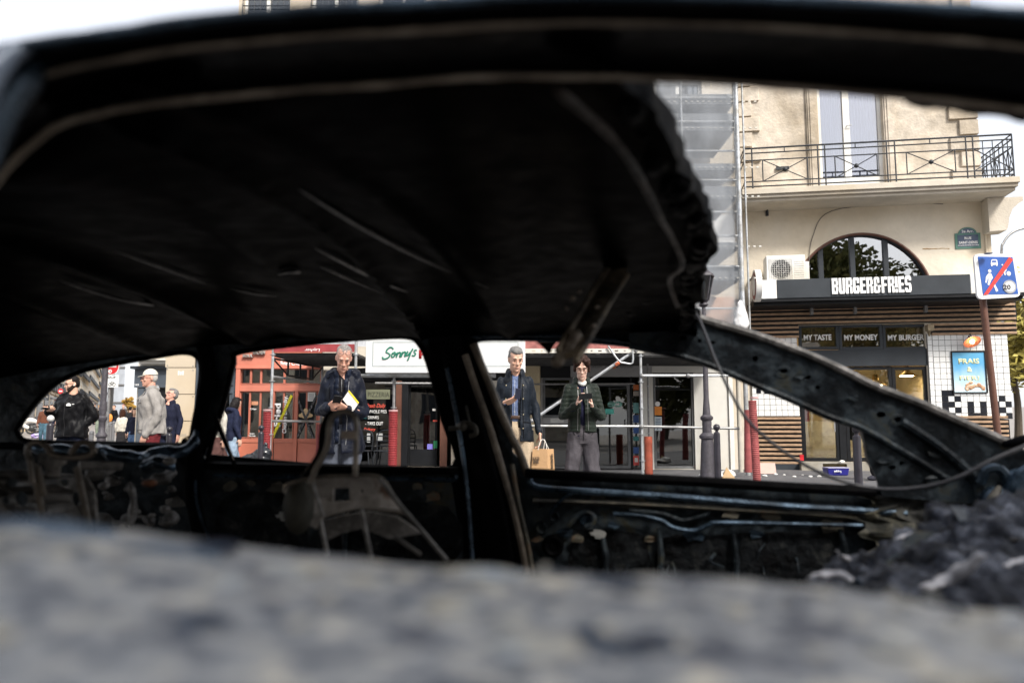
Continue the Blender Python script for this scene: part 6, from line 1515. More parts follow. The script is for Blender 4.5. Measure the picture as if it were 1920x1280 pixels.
# rust coloured lower corner beside the pillar
cw = MB(); k = 0
for i in range(41):
    for j in range(21):
        a = 1600 + (60 * noise.noise(V((j * .33, 0, 0))) + 30 * abs(noise.noise(V((j * .9, 4, 0))))) * (1 - i / 40) + i * 9.7; b = 928 + j * 8 + 4 * noise.noise(V((i * .2, j * .2, 0))); p = cp(a, b, .018); p.y -= .10 * (j / 20) + .03 * noise.noise(V((i * .3, j * .3, 7))); cw.v.append(p)
for i in range(40):
    for j in range(20): a = i * 21 + j; cw.f.append((a, a + 1, a + 22, a + 21))
cw.build('scuttle_panel', ramp_mat('dull_olive_metal', [(.36, (.005, .005, .005)), (.5, (.024, .024, .018)), (.6, (.085, .078, .052)), (.72, (.22, .18, .11))], scale=11, rough=.65, metal=.2, bump=.6, bscale=60, dist=.006), car, smooth=True)
m = MB()
m.tube(cr([cp(1838, 905, .09), cp(1850, 880, .1), cp(1875, 880, .1), cp(1890, 905, .1), cp(1895, 945, .1)], 4), .012); m.tube(cr([cp(1895, 925, .1), cp(1915, 895, .12), cp(1960, 870, .13)], 4), .02)
m.ball(cp(1868, 950, .1), (.04, .03, .05)); m.ball(cp(1925, 900, .08), (.06, .03, .03)); o = m.build('pillar_foot_bracket', bluem, ap, smooth=True)
MB().limb([cp(1850, 950, .12), cp(1862, 935, .13), cp(1872, 915, .12)], [.009, .012, .007]).build('rust_patch', rusty, ap, smooth=True)
MB().limb([cp(1885, 832, .07), cp(1925, 826, .09), cp(1990, 818, .09)], [.008, .016, .02], 10).build('wiper_motor', soot, ap, smooth=True)
# cable
cb = [(1284, 568, 1.75), (1306, 590, 1.72), (1322, 625, 1.68), (1340, 672, 1.62), (1366, 728, 1.58), (1400, 785, 1.55), (1445, 828, 1.5), (1500, 866, 1.5), (1560, 895, 1.5), (1620, 912, 1.5), (1680, 917, 1.48), (1745, 910, 1.45), (1800, 893, 1.42), (1860, 862, 1.4), (1930, 832, 1.4), (2020, 790, 1.4)]
MB().tube(cr([P(a, b, c) for a, b, c in cb], 5), .0034, 8).build('loose_cable', mat('cable_grey', (.03, .03, .035), .45), car, smooth=True)
# ---------------- front seat frame
seat = MB()
def PY(L, Y): return [P(a, b, Y) for a, b in L]
YSf = 1.38
seat.plate([[(533, 925), (537, 909), (556, 902), (584, 896), (620, 894), (660, 891), (710, 893), (722, 905), (735, 925), (752, 950), (763, 964), (735, 957), (700, 950), (677, 951), (640, 958), (607, 968), (592, 990), (580, 985), (565, 960), (548, 935)], [(625, 915), (655, 914), (656, 939), (624, 941)][::1], circ(608, 931, 2.5), circ(678, 921, 3.5, 4.5)], lambda a, b: P(a, b, YSf + .00025 * (a - 533) + .03 * sin((b - 890) * .03)), V((0, .012, 0)))
sf = seat.build('seat_frame', ramp_mat('seat_metal', [(.3, (.09, .075, .065)), (.46, (.26, .235, .21)), (.56, (.40, .37, .34)), (.68, (.15, .09, .06))], scale=12, rough=.55, metal=.35, bump=.4, bscale=70, dist=.004), car)
m = MB(); m.plate([[(606, 975), (640, 966), (690, 958), (745, 968), (790, 1000), (730, 1010), (680, 990), (640, 1000), (615, 1012)]], lambda a, b: P(a, b, YSf + .06), V((0, .01, 0))); m.build('seat_frame_plate', greym, sf)
hp = [(582, 905), (592, 880), (606, 855), (615, 830), (617, 805), (621, 786), (632, 775), (648, 771), (662, 777), (668, 792), (668, 830), (666, 892)]
MB().tube(cr(PY(hp, YSf - .02), 5), .0052, 10).build('headrest_hoop', ramp_mat('hoop_metal', [(.3, (.035, .03, .026)), (.55, (.17, .15, .125)), (.75, (.28, .24, .20))], scale=15, rough=.4, metal=.5), sf, smooth=True)
MB().tube(cr(PY([(560, 915), (578, 885), (600, 850), (604, 815), (610, 790), (625, 772)], YSf + .03), 5), .007, 8).build('headrest_hoop', soot, sf, smooth=True)
MB().add(*(lambda m: (m.v, m.f))(MB().hexa([P(638, 823, YSf - .04), P(667, 824, YSf - .04), P(667, 824, YSf - .015), P(638, 823, YSf - .015), P(639, 807, YSf - .04), P(668, 808, YSf - .04), P(668, 808, YSf - .015), P(639, 807, YSf - .015)]))).build('hoop_clip', mat('clip_tan', (.30, .25, .20), .7, var=.25, scale=60, bump=.3), sf, bevel=.0015)
m = MB()
for (a, b) in (((677, 952), (696, 1045)), ((601, 975), (614, 1040)), ((728, 920), (838, 1050)), ((740, 1005), (790, 1040)), ((712, 897), (762, 962)), ((586, 905), (606, 968))): m.tube(PY([a, b], YSf - .01), .0042, 8)
m.build('seat_rod', greym, sf, smooth=True)
m = MB(); m.ball(P(560, 950, YSf + .02), (.028, .03, .05), 14, 10); remesh(m, .005, 'side_bolster', ramp_mat('olive_char', [(.4, (.012, .012, .008)), (.65, (.06, .055, .04))], scale=6, metal=0, rough=.7), sf, local=False)
# rear seat frame and melted bits, left
rs = MB(); Yr = 1.5
rs.plate([[(-60, 885), (30, 880), (160, 893), (176, 920), (182, 1010), (-60, 1010)]] + [circ(20, 905, 12, 9), circ(38, 935, 15, 14), circ(8, 938, 9), circ(118, 905, 11, 7), circ(140, 935, 9, 15), circ(80, 960, 10, 14), circ(52, 975, 6)], lambda a, b: P(a, b, Yr + .04 * sin(a * .05)), V((0, .01, 0)))
rsf = rs.build('rear_seat_frame', greym, car)
m = MB(); m.plate([[(72, 848), (118, 850), (122, 868), (112, 874), (110, 893), (88, 892), (84, 874), (72, 868)], circ(82, 858, 4), circ(96, 857, 4.5), circ(109, 859, 4), circ(90, 884, 2.5), circ(104, 886, 2.5)], lambda a, b: P(a, b, Yr - .05), V((0, .006, 0))); m.build('hinge_plate', greym, rsf)
hoopm = ramp_mat('rear_hoop_metal', [(.3, (.03, .026, .022)), (.6, (.12, .10, .08)), (.8, (.2, .16, .12))], scale=12, rough=.4, metal=.4)
MB().tube(cr(PY([(62, 905), (58, 870), (52, 846), (58, 832), (74, 828), (88, 838), (100, 852), (130, 857), (160, 855), (175, 848), (172, 836), (160, 829), (148, 831), (138, 842), (134, 852)], Yr - .07), 5), .006, 9).build('rear_hoop', hoopm, rsf, smooth=True)
m = MB()
for (a, b) in (((62, 870), (88, 1010)), ((144, 875), (172, 1010)), ((70, 875), (82, 930))): m.tube(PY([a, b], Yr - .06), .0065, 8)
m.build('rear_seat_bar', hoopm, rsf, smooth=True)
m = MB(); m.limb([cp(55, 842, .1), cp(110, 842, .11), cp(180, 845, .1)], [.012, .014, .012]); m.limb([cp(185, 838, .08), cp(215, 852, .1), cp(260, 858, .09), cp(300, 850, .1), cp(340, 848, .08), cp(362, 828, .05), cp(370, 800, .02)], [.012, .020, .016, .022, .016, .014, .006])
m.limb([cp(270, 872, .12), cp(310, 868, .13), cp(325, 880, .12)], [.014, .02, .012]); remesh(m, .007, 'crumpled_ledge', bluem, qpan, disp=lambda c, n: .008 * noise.noise(c * 30), local=False)
m = MB()
for i in range(34):
    x, y = random.uniform(150, 330), random.uniform(862, 985); s = random.uniform(.006, .02); m.ball(cp(x, y, random.uniform(.05, .25)), (s * 1.6, s, s), 8, 6)
m.limb([cp(244, 905, .2), cp(250, 940, .2), cp(246, 985, .2)], [.008, .012, .008]); remesh(m, .007, 'melted_trim', greym, qpan, disp=lambda c, n: .006 * noise.noise(c * 40), local=False)
m = MB(); m.box(0, 0, 0, 0, 0, 0)
b1 = PY([(148, 862), (235, 868)], 1.55); MB().hexa([P(145, 880, 1.55), P(228, 882, 1.55), P(228, 882, 1.6), P(145, 880, 1.6), P(148, 862, 1.55), P(232, 866, 1.55), P(232, 866, 1.6), P(148, 862, 1.6)]).build('latch_box', greym, rsf, bevel=.003)
MB().ball(P(280, 905, 1.6), (.016, .012, .008)).build('rust_lump', mat('dull_rust', (.14, .05, .02)), rsf, smooth=True)
MB().tube(cr([cp(366, 900, .06), cp(368, 935, .06), cp(378, 975, .06), cp(395, 1015, .06)], 4), .004).build('pillar_rib', bluem, qpan, smooth=True)
ctube('pillar_face', [(376, 620), (390, 700), (372, 800), (360, 900), (375, 1000)], .022, .02, soot, qpan, flat=.4)
ctube('glass_channel', [(404, 780), (415, 812), (428, 842), (441, 872)], .006, .06, soot, rdoor); ctube('glass_channel', [(410, 785), (424, 822), (438, 862)], .0016, .068, tan_, rdoor)
ctube('rear_rail_edge', [(0, 835), (120, 838), (350, 838)], .010, .03, soot, qpan)
m = MB(); m.plate([[(335, 838), (342, 822), (356, 815), (366, 812), (366, 845), (335, 845)], circ(351, 823, 2.5)], lambda a, b: cp(a, b, .01), V((0, .004, 0))); m.build('corner_gusset', soot, qpan)
# far outer skins so that the shell reads closed from outside
o = MB().plate([[(-420, 905), (-200, 850), (380, 850), (850, 890), (940, 905), (940, 1330), (-420, 1330)]], lambda a, b: cp(a, b, -.07), C.n * -.004).build('outer_skin', burnt, rdoor)
o = MB().plate([[(1000, 900), (1640, 925), (1760, 940), (1760, 1330), (1010, 1330)]], lambda a, b: cp(a, b, -.07), C.n * -.004).build('outer_skin', burnt, fdoor)

# distinct burnt scraps lying on the dashboard heap
rnd = random.Random(31); src = [dsh.data.vertices[i].co + wloc(dsh) for i in range(0, len(dsh.data.vertices), 7)]
src = [v for v in src if v.z > .80 and v.y < 1.45]
mlist = [ash, tan_, soot, bluem, greym, burnt, soot]
for k, mm_ in enumerate(mlist):
    m = MB()
    for i in range(9 if k else 22):
        c = src[rnd.randrange(len(src))] + V((0, 0, .006)); a = V((rnd.gauss(0, 1), rnd.gauss(0, 1), rnd.gauss(0, .5))).normalized(); b = a.cross(V((rnd.gauss(0, .4), rnd.gauss(0, .4), 1))).normalized(); n_ = a.cross(b)
        L, W_ = rnd.uniform(.012, .05), rnd.uniform(.004, .016); th = n_ * .0015; j = lambda: V((rnd.uniform(-.004, .004), rnd.uniform(-.004, .004), rnd.uniform(-.004, .004)))
        q = [c - a * L - b * W_ + j(), c + a * L * .9 - b * W_ * .6 + j(), c + a * L + b * W_ * .5 + j(), c - a * L * .7 + b * W_ + j()]
        m.hexa(q + [p + th for p in q])
    o = m.build('burnt_scrap', mm_, dsh); o['kind'] = 'stuff'
m = MB()
for i in range(14):
    c = src[rnd.randrange(len(src))]; p = [c + V((rnd.gauss(0, .05) * t, rnd.gauss(0, .04) * t, .02 + rnd.gauss(0, .012) * t)) for t in (0, .6, 1, 1.4)]; m.tube(cr(p, 5), rnd.uniform(.0012, .0025), 5)
o = m.build('burnt_wire', soot, dsh); o['kind'] = 'stuff'
# torn edge scraps and rust on the far doors and pillar
for par, pts, mm_ in ((fdoor, [(1120, 935, 16), (1180, 940, 20), (1260, 948, 14), (1080, 1010, 12), (1370, 965, 12), (1450, 972, 18), (1560, 985, 22), (1010, 1010, 10), (1225, 1010, 12)], rusty), (fdoor, [(1060, 1000, 14), (1150, 985, 10), (1300, 1005, 16), (1420, 1000, 12), (1590, 960, 18), (1040, 920, 8)], bluem), (rdoor, [(430, 912, 14), (470, 905, 10), (520, 915, 16), (810, 930, 14), (780, 912, 10), (700, 920, 12)], rusty), (qpan, [(200, 880, 14), (300, 900, 12), (330, 940, 14), (250, 960, 10), (150, 900, 12), (100, 960, 14)], greym), (ap, [(1700, 800, 9), (1760, 850, 14), (1600, 745, 8), (1500, 705, 8), (1660, 860, 12), (1750, 900, 16)], burnt)):
    for (x, y, s) in pts:
        q = []; n = 9
        for i in range(n): a = 2 * pi * i / n; r = s * rnd.uniform(.45, 1.15); q.append((x + r * 1.4 * cos(a), y + r * .8 * sin(a)))
        d0 = .058 if par is ap else rnd.uniform(.006, .02)
        MB().plate([q], lambda a, b: cp(a, b, d0 + .006 * noise.noise(V((a * .08, b * .08, 0)))), C.n * -.003).build('blistered_patch', mm_, par)
# stamped ribs and slots of the inner doors
for (x0, y0, x1, y1) in ((1130, 1008, 1136, 1075), (1235, 990, 1238, 1090), (1375, 1000, 1380, 1095), (1575, 990, 1590, 1080), (640, 935, 646, 1050), (560, 900, 575, 930)):
    MB().tube([cp(x0, y0, .015), cp((x0 + x1) / 2 + 3, (y0 + y1) / 2, .02), cp(x1, y1, .015)], [.006, .009, .006], 7).build('door_rib', burnt, rdoor if x0 < 900 else fdoor, smooth=True)
# turned edge of the seat frame
MB().tube(cr(PY([(533, 922), (540, 908), (584, 896), (650, 891), (710, 893), (735, 925), (765, 966)], YSf - .006), 4), .0035, 7).build('frame_edge', ramp_mat('hoop_metal', []), sf, smooth=True)
MB().tube(cr(PY([(592, 990), (607, 968), (640, 958), (677, 951), (735, 957), (763, 964)], YSf - .004), 4), .003, 7).build('frame_edge', MATS['seat_metal'], sf, smooth=True)

# paler tubes along the roof bows, added to draw streaks of highlight
sheenm = ramp_mat('sheen_line', [(.42, (.002, .002, .0025)), (.6, (.005, .005, .006)), (.75, (.016, .016, .018))], scale=16, rough=.36, metal=.2, bump=.3, bscale=60, spec=.3, dist=.004)
def ceil_pt(px, py):
    r = P(px, py, 1.0) - V((0, 0, CZ)); Y = .29 / r.z
    for _ in range(6):
        X = r.x * Y; z = roofz(X, Y) - ridge(X, Y) - .004; Y = (z - CZ) / r.z
    return V((r.x * Y, Y, CZ + r.z * Y))
for pts, rr_ in (([(560, 355), (640, 405), (720, 450), (800, 490), (915, 540)], .0016), ([(590, 465), (650, 495), (720, 530), (765, 548)], .0022), ([(600, 500), (660, 525), (720, 550)], .0016), ([(215, 470), (300, 500), (385, 532)], .0018), ([(110, 525), (180, 548), (260, 568), (345, 580)], .0022), ([(430, 540), (470, 548), (520, 556)], .0026), ([(520, 515), (545, 508), (562, 512)], .003)):
    MB().tube(cr([ceil_pt(a, b) for a, b in pts], 5), [2.3 * rr_ * (.2 + 1.2 * sin(pi * i / ((len(pts) - 1) * 5))) for i in range((len(pts) - 1) * 5 + 1)], 9, flat=.35).build('roof_sheen_line', sheenm, rf, smooth=True)
# ================================================================== people
def skin_mat(name, c): 
    m = mat(name, c, .5, var=.08, scale=25, bump=.1); m.node_tree.nodes['Principled BSDF'].inputs['Subsurface Weight'].default_value = .08
    m.node_tree.nodes['Principled BSDF'].inputs['Subsurface Radius'].default_value = (.02, .008, .004); return m
SK = [skin_mat('skin_light', (.60, .36, .26)), skin_mat('skin_ruddy', (.56, .30, .22)), skin_mat('skin_pale', (.66, .43, .34))]
def cloth(name, c, rough=.8, var=.25, bump=.35, scale=9): return mat(name, c, rough, var=var, scale=scale, bump=bump, bscale=70, spec=.14)
HS = [(-.004, .018, -.070, -.03), (.006, .032, -.082, -.015), (.022, .044, -.088, .0), (.045, .055, -.089, .03), (.075, .064, -.088, .06), (.105, .070, -.086, .085), (.135, .073, -.088, .096), (.165, .0755, -.088, .100), (.195, .070, -.076, .092), (.218, .055, -.050, .07), (.232, .032, -.015, .045), (.238, .008, .01, .025)]
def head_parts(M, mb):
    secs = [(0, (a + b) / 2, z, hw, (b - a) / 2) for z, hw, a, b in HS]
    h = MB().loft(secs, 24, power=2.15)
    h.tube([V((0, -.086, .128)), V((0, -.098, .105)), V((0, -.112, .084)), V((0, -.100, .074))], [.007, .009, .012, .008], 8)
    for s in (-1, 1):
        h.ball(V((s * .012, -.098, .079)), (.009, .009, .007), 8, 6)
        h.tube([V((s * .008, -.089, .139)), V((s * .03, -.092, .145)), V((s * .052, -.078, .138))], [.007, .009, .006], 8)       # brow
        h.ball(V((s * .042, -.072, .092)), (.02, .016, .018), 8, 6)       # cheek
        h.ball(V((s * .078, .012, .110)), (.009, .018, .031), 8, 6)
        h.ball(V((s * .03, -.082, .124)), (.0135, .008, .009), 8, 6)
    h.tube([V((-.024, -.085, .050)), V((-.010, -.094, .053)), V((0, -.095, .052)), V((.010, -.094, .053)), V((.024, -.085, .050))], .0055, 8)
    h.tube([V((-.018, -.086, .041)), V((0, -.094, .040)), V((.018, -.086, .041))], .006, 8)
    h.ball(V((0, -.082, .014)), (.022, .016, .015), 8, 6)
    h.tube([V((0, .018, -.10)), V((0, .02, -.03)), V((0, .025, .06))], [.062, .056, .056], 14)
    mb.add([M @ v for v in h.v], h.f)
def hand(mb, w, elbow, tip, curl, side, nrm=None, spread=1):
    """w wrist, tip direction of fingers, palm normal nrm, curl radians per joint"""
    w = V(w); f = V(tip).normalized(); nrm = (V(nrm) - f * V(nrm).dot(f)).normalized(); s = f.cross(nrm) * side
    mb.tube([w - f * .02, w + f * .015, w + f * .05, w + f * .085], [(.026, .019), (.030, .018), (.040, .015), (.038, .012)], 12) if 0 else None
    # palm as flattened hull of capsules
    for k in (-1.5, -.5, .5, 1.5): mb.caps(w + s * .012 * k, w + f * .085 + s * .021 * k, .014, .0115)
    L = [.062, .078, .082, .074]
    for k, l in zip((-1.5, -.5, .5, 1.5), L):
        p = w + f * .085 + s * .021 * k; d = f.copy(); r = .0098
        for seg, fr_ in enumerate((.45, .32, .26)):
            a = curl * (1.0 if seg else .8) * (1 + .12 * k); R = Matrix.Rotation(a, 3, f.cross(nrm)); d = (R @ d).normalized(); q = p + d * l * fr_ * 1.12
            mb.caps(p, q, r, r * .9, 8); p = q; r *= .92
    p = w + f * .025 + s * .032; d = (f * .62 + s * .62 + nrm * .45).normalized()
    q = p + d * .045; mb.caps(p, q, .013, .011, 8); d2 = (f * .85 + s * .1 + nrm * .5).normalized(); mb.caps(q, q + d2 * .034, .011, .0085, 8)

def person(name_label, pos, yaw, h, skin, A_, garments, hy=0, hp=0, hr=0, det=.0075, group=None, hunch=0.0, legs=None, wx=1.0):
    """A_: {'L':(elbow,wrist,fdir,normal,curl), 'R':...}; in local metres for a 1.75 m body, facing -Y"""
    k = h / 1.75; t = thing('person', name_label, 'person', pos, group, rz=yaw)
    t.scale = (k * wx, k, k)
    nk = V((0, -.02 - hunch, 1.475))
    M = Matrix.Translation(V((0, -.03 - hunch, 1.520))) @ Matrix.Rotation(hy, 4, 'Z') @ Matrix.Rotation(hr, 4, 'Y') @ Matrix.Rotation(hp, 4, 'X') @ Matrix.Translation(V((0, .0, .0)))
    sh = {'L': V((.150, 0 - hunch * .6, 1.405)), 'R': V((-.150, 0 - hunch * .6, 1.405))}
    def ex(e): return V((e[0] * .90, e[1], e[2]))
    b = MB(); b.loft([(0, 0, .86, .13, .09), (0, 0, .95, .15, .10), (0, 0, 1.08, .13, .09), (0, -hunch * .5, 1.25, .15, .10), (0, -hunch * .8, 1.38, .15, .09), (0, -hunch, 1.45, .09, .07)], 16, 2.3)
    b.tube([V((0, -hunch * .9, 1.40)), nk + V((0, 0, .03)), V((0, -.01 - hunch, 1.56))], [.07, .058, .055], 12)
    head_parts(M, b)
    lg = legs or {'L': ((.095, 0, .90), (.105, -.02, .49), (.105, .02, .09)), 'R': ((-.095, 0, .90), (-.105, -.02, .49), (-.105, .02, .09))}
    for s in lg: b.limb([V(q) for q in lg[s]], [.075, .05, .035], 10, 3)
    for s, (e, w_, fd, nm, cu) in A_.items():
        e, w_ = ex(e), V(w_); b.limb([sh[s], sh[s].lerp(e, .5), e, e.lerp(w_, .5), w_], [.042, .038, .034, .029, .025], 10, 3)
        hand(b, w_, e, fd, cu, 1 if s == 'L' else -1, nm)
    body = remesh(b, det, 'body', skin, t, smooth_it=2)
    # clothes ---------------------------------------------------------
    def wr(amp, f=9): return lambda c, n: 1.35 * amp * (noise.noise(V((c.x * f, c.y * f, c.z * f * .7))) + .62 * noise.noise(V((c.x * f * 2.6, c.y * f * 2.6, c.z * f * 1.4 + 3))))
    for g in garments:
        kind = g['k']; mm = g['m']
        if kind == 'trousers':
            m = MB(); r = g.get('r', (.105, .085, .075)); zb = g.get('zb', .09)
            m.loft([(0, .0, .80, .145, .110), (0, 0, .92, .152, .115), (0, 0, 1.03, .140, .105), (0, 0, 1.05, .135, .10)], 18, 2.3)
            for s in lg:
                a, b_, c = [V(q) for q in lg[s]]; a = a + V((0, 0, -.02)); m.tube(cr([a + V((0, 0, .04)), a.lerp(b_, .5), b_, b_.lerp(c, .5), V((c.x, c.y, zb))], 4), [r[0] - (r[0] - r[1]) * min(1, i / 8) - (r[1] - r[2]) * max(0, (i - 8) / 8) for i in range(17)], 14)
            remesh(m, det * 1.6, 'trousers', mm, t, disp=wr(.012, 8))
        if kind in ('jacket', 'shirt'):
            m = MB(); w_ = g.get('w', 1.0); zb = g.get('zb', .86); o_ = g.get('o', .03); hem = g.get('hem', 1.0)
            o_ *= .68
            S_ = [(0, 0, zb, (.138 + o_) * w_ * hem, (.105 + o_) * w_ * hem), (0, 0, zb + .06, (.138 + o_) * w_ * hem, (.107 + o_) * w_ * hem), (0, 0, 1.05, (.126 + o_) * w_, (.103 + o_) * w_), (0, -hunch * .5, 1.22, (.136 + o_) * w_, (.110 + o_) * w_), (0, -hunch * .7, 1.34, (.140 + o_) * w_, (.102 + o_) * w_), (0, -hunch * .8, 1.41, (.122 + o_) * w_, .085 + o_ * .6), (0, -hunch * .9, 1.455, .10 + o_ * .6, .075 + o_ * .4), (0, -hunch, 1.48, .075 + o_ * .3, .066 + o_ * .3)]
            m.loft([s for s in S_ if s[2] >= zb], 24, 2.3)
            sr = g.get('sr', .062) * .72
            for s, (e, wv, fd, nm, cu) in A_.items():
                e, wv = ex(e), V(wv); tipw = wv - (wv - e).normalized() * g.get('cuff', .015)
                m.limb([sh[s] + V((0, 0, -.01)), sh[s].lerp(e, .5), e, e.lerp(wv, .5), tipw], [sr * 1.22, sr * 1.1, sr * 1.0, sr * .88, sr * .74], 14, 3)
            if g.get('hood'):
                m.tube(cr([V((-.10, -.05 - hunch, 1.45)), V((-.12, .05 - hunch, 1.48)), V((0, .12 - hunch, 1.50)), V((.12, .05 - hunch, 1.48)), V((.10, -.05 - hunch, 1.45))], 4), [.035 * g['hood']] * 17, 10)
            if g.get('collar'):
                c_ = g['collar']; m.tube(cr([V((-.05, -.085 - hunch, 1.47)), V((-.085, .0 - hunch, 1.50)), V((0, .085 - hunch, 1.51)), V((.085, .0 - hunch, 1.50)), V((.05, -.085 - hunch, 1.47))], 4), [(.018 * c_, .034 * c_)] * 17, 8)
            q = g.get('quilt', 0); base = wr(g.get('fold', .012), 7)
            if q:
                dd = lambda c, n: base(c, n) * .4 + g.get('qa', .010) * (abs(sin((c.z + .02 * c.x) * pi / q)) ** .6 - .6)
            else: dd = base
            cut = None
            if g.get('open'):
                op = g['open']; cx = g.get('cx', 0)
                cut = lambda c: c.y < -.03 - hunch * .4 and abs(c.x - cx) < op(c.z) and abs(c.x) < .14 and c.z < 1.56 and c.y > -.26
                # keep the sleeves out of the cut
                arms = [(ex(a[0]), V(a[1])) for a in A_.values()]
                def near(c, arms=arms, sr=sr):
                    for e, wv in arms:
                        tt = max(0, min(1, (c - e).dot(wv - e) / (wv - e).length_squared))
                        if (c - e.lerp(wv, tt)).length < sr * 1.02: return True
                    return False
                cut0 = cut; cut = lambda c: cut0(c) and not near(c)
            remesh(m, g.get('v', det * 1.5), kind, mm, t, disp=dd, cut=cut, thick=.012 if cut else 0)
        if kind == 'shoes':
            for s in lg:
                c = V(lg[s][2]); m = MB(); m.ball((c.x, c.y - .06, .045), (.047, .14, .045)); m.ball((c.x, c.y + .02, .07), (.042, .06, .06)); remesh(m, .014, 'shoe', mm, t)
        if kind == 'skirt':
            MB().loft([(0, 0, .50, .20, .16), (0, 0, .7, .19, .15), (0, 0, .9, .17, .13), (0, 0, 1.0, .15, .115)], 18).build('skirt', mm, t, smooth=True, local=True)
        if kind == 'hair':
            m = MB(); st = g['s']
            T = lambda c, r: m.ball(M @ V(c), r, 14, 10, (M.to_3x3()).to_4x4())
            e = g.get('e', 0)
            T((0, .018, .165), (.080 + e, .092 + e * .7, .082 + e)); T((0, .045, .125), (.079 + e, .068 + e, .085)); 
            if st == 'crop': T((0, -.01, .185), (.070, .078, .056))
            if st == 'quiff': T((0, -.025, .205), (.066, .066, .044)); T((0, .02, .20), (.074, .08, .055))
            if st == 'mop':
                for s in (-1, 1): T((s * .055, -.03, .185), (.048, .062, .055)); T((s * .074, .005, .145), (.024, .045, .06)); T((s * .082, .02, .095), (.022, .036, .035)); T((s * .034, -.062, .205), (.036, .034, .030))
                T((0, .03, .21), (.07, .08, .05)); T((0, .07, .07), (.065, .05, .06)); T((.042, -.072, .178), (.022, .016, .024))
            if st == 'long':
                for s in (-1, 1): T((s * .07, .01, .08), (.032, .06, .12))
                T((0, .07, .02), (.085, .055, .16)); T((0, .08, -.08), (.08, .045, .10)); T((0, -.02, .2), (.07, .07, .045))
            amp = g.get('a', .006); fq = 60
            remesh(m, det, 'hair', mm, t, disp=lambda c, n: amp * noise.noise(V((c.x * fq, c.y * fq, c.z * fq * .5))) + amp * .8 * noise.noise(c * 22), smooth_it=1)
            for s in (-1, 1): MB().tube([M @ V((s * .014, -.0975, .1405)), M @ V((s * .032, -.1005, .146)), M @ V((s * .052, -.087, .140))], [.002, .0032, .0015], 6).build('eyebrow', g.get('bm', mm), t, local=True)
        if kind == 'cap':
            m = MB(); m.ball(M @ V((0, .012, .165)), (.088, .102, .088), 16, 12, (M.to_3x3()).to_4x4())
            vs = m.v; keep = [f for f in m.f if all((M.inverted() @ vs[i]).z > .150 for i in f)]; m.f = keep
            m.build('cap', mm, t, smooth=True, local=True)
            br = MB(); q = [(-.07, -.072, .157), (-.055, -.125, .145), (0, -.155, .142), (.055, -.125, .145), (.07, -.072, .157), (.0, -.06, .175)]
            br.plate([[(a, b_) for a, b_, c in q]], lambda a, b_: M @ V((a, b_, .165 + (b_ + .07) * .28)), V((0, 0, -.006))); br.build('cap_brim', mm, t, local=True)
        if kind == 'glasses':
            m = MB(); up = g.get('up', 0); fd = .0025
            ctr_ = (.035, -.108, .122) if not up else (.034, -.075, .205)
            for s in (-1, 1):
                c = V((s * ctr_[0], ctr_[1], ctr_[2])); pts = [M @ (c + V((.025 * cos(a), .006 * abs(cos(a)) * 0 + (.010 * sin(a) if up else 0), .018 * sin(a) * (.8 if up else 1)))) for a in [2 * pi * i / 16 for i in range(16)]]
                m.tube(pts, fd, 6, closed=True); m.tube([M @ (c + V((s * .025, .0, .005))), M @ V((s * .08, 0.0, ctr_[2] + .0))], fd * .8, 5)
            m.tube([M @ V((-.010, ctr_[1] - .003, ctr_[2] + .004)), M @ V((.010, ctr_[1] - .003, ctr_[2] + .004))], fd, 5); m.build('glasses', mm, t, smooth=True, local=True)
        if kind == 'beard':
            m = MB(); secs = [(0, (a + b_) / 2, z, hw * 1.05, (b_ - a) / 2 * 1.06) for z, hw, a, b_ in HS if z < .11]; m.loft(secs, 22, 2.15)
            m.v = [M @ v for v in m.v]; Mi = M.inverted()
            remesh(m, det * .8, 'beard', mm, t, smooth_it=1, disp=lambda c, n: .002 * noise.noise(c * 90), cut=lambda c: (Mi @ c).y > .03 or (Mi @ c).z > .064 + .9 * max(0, (Mi @ c).y + .07) or ((Mi @ c).z > .036 and (Mi @ c).z < .060 and abs((Mi @ c).x) < .022))
        if kind == 'scarf':
            m = MB(); m.tube(cr([V((-.055, -.045, 1.485)), V((-.03, -.075, 1.46)), V((0, -.088, 1.445)), V((.03, -.075, 1.46)), V((.055, -.045, 1.485))], 4), .022, 8); m.build('scarf', mm, t, smooth=True, local=True)
    # eyes and lips
    em = mat('eye_dark', (.03, .02, .015), .2, bump=0); ew = mat('eye_white', (.20, .13, .11), .4, bump=0); lm_ = mat('lip_tone', (.36, .13, .11), .5, bump=0)
    if det < .012:
        for s in (-1, 1):
            MB().ball(M @ V((s * .031, -.0865, .1235)), (.0125, .007, .0055), 10, 6, (M.to_3x3()).to_4x4()).build('eye', ew, t, smooth=True, local=True)
            MB().ball(M @ V((s * .031 - .001, -.0915, .1232)), (.0052, .0035, .0052), 8, 6).build('pupil', em, t, smooth=True, local=True)
        MB().tube([M @ V((-.023, -.0905, .0455)), M @ V((0, -.1005, .0455)), M @ V((.023, -.0905, .0455))], [.002, .0035, .002], 6).build('lips', lm_, t, smooth=True, local=True)
    return t, M

def gpos(px, Y, z=None):
    x = P(px, 800, Y).x; return V((x, Y, z if z is not None else (.12 if x > -10.4 and Y < 17 else gz(x, Y))))
denim = cloth('dark_denim', (.035, .045, .07)); navy = cloth('navy_shell', (.006, .008, .016), .45, scale=6); navy2 = cloth('navy_puffer', (.009, .013, .026), .4)
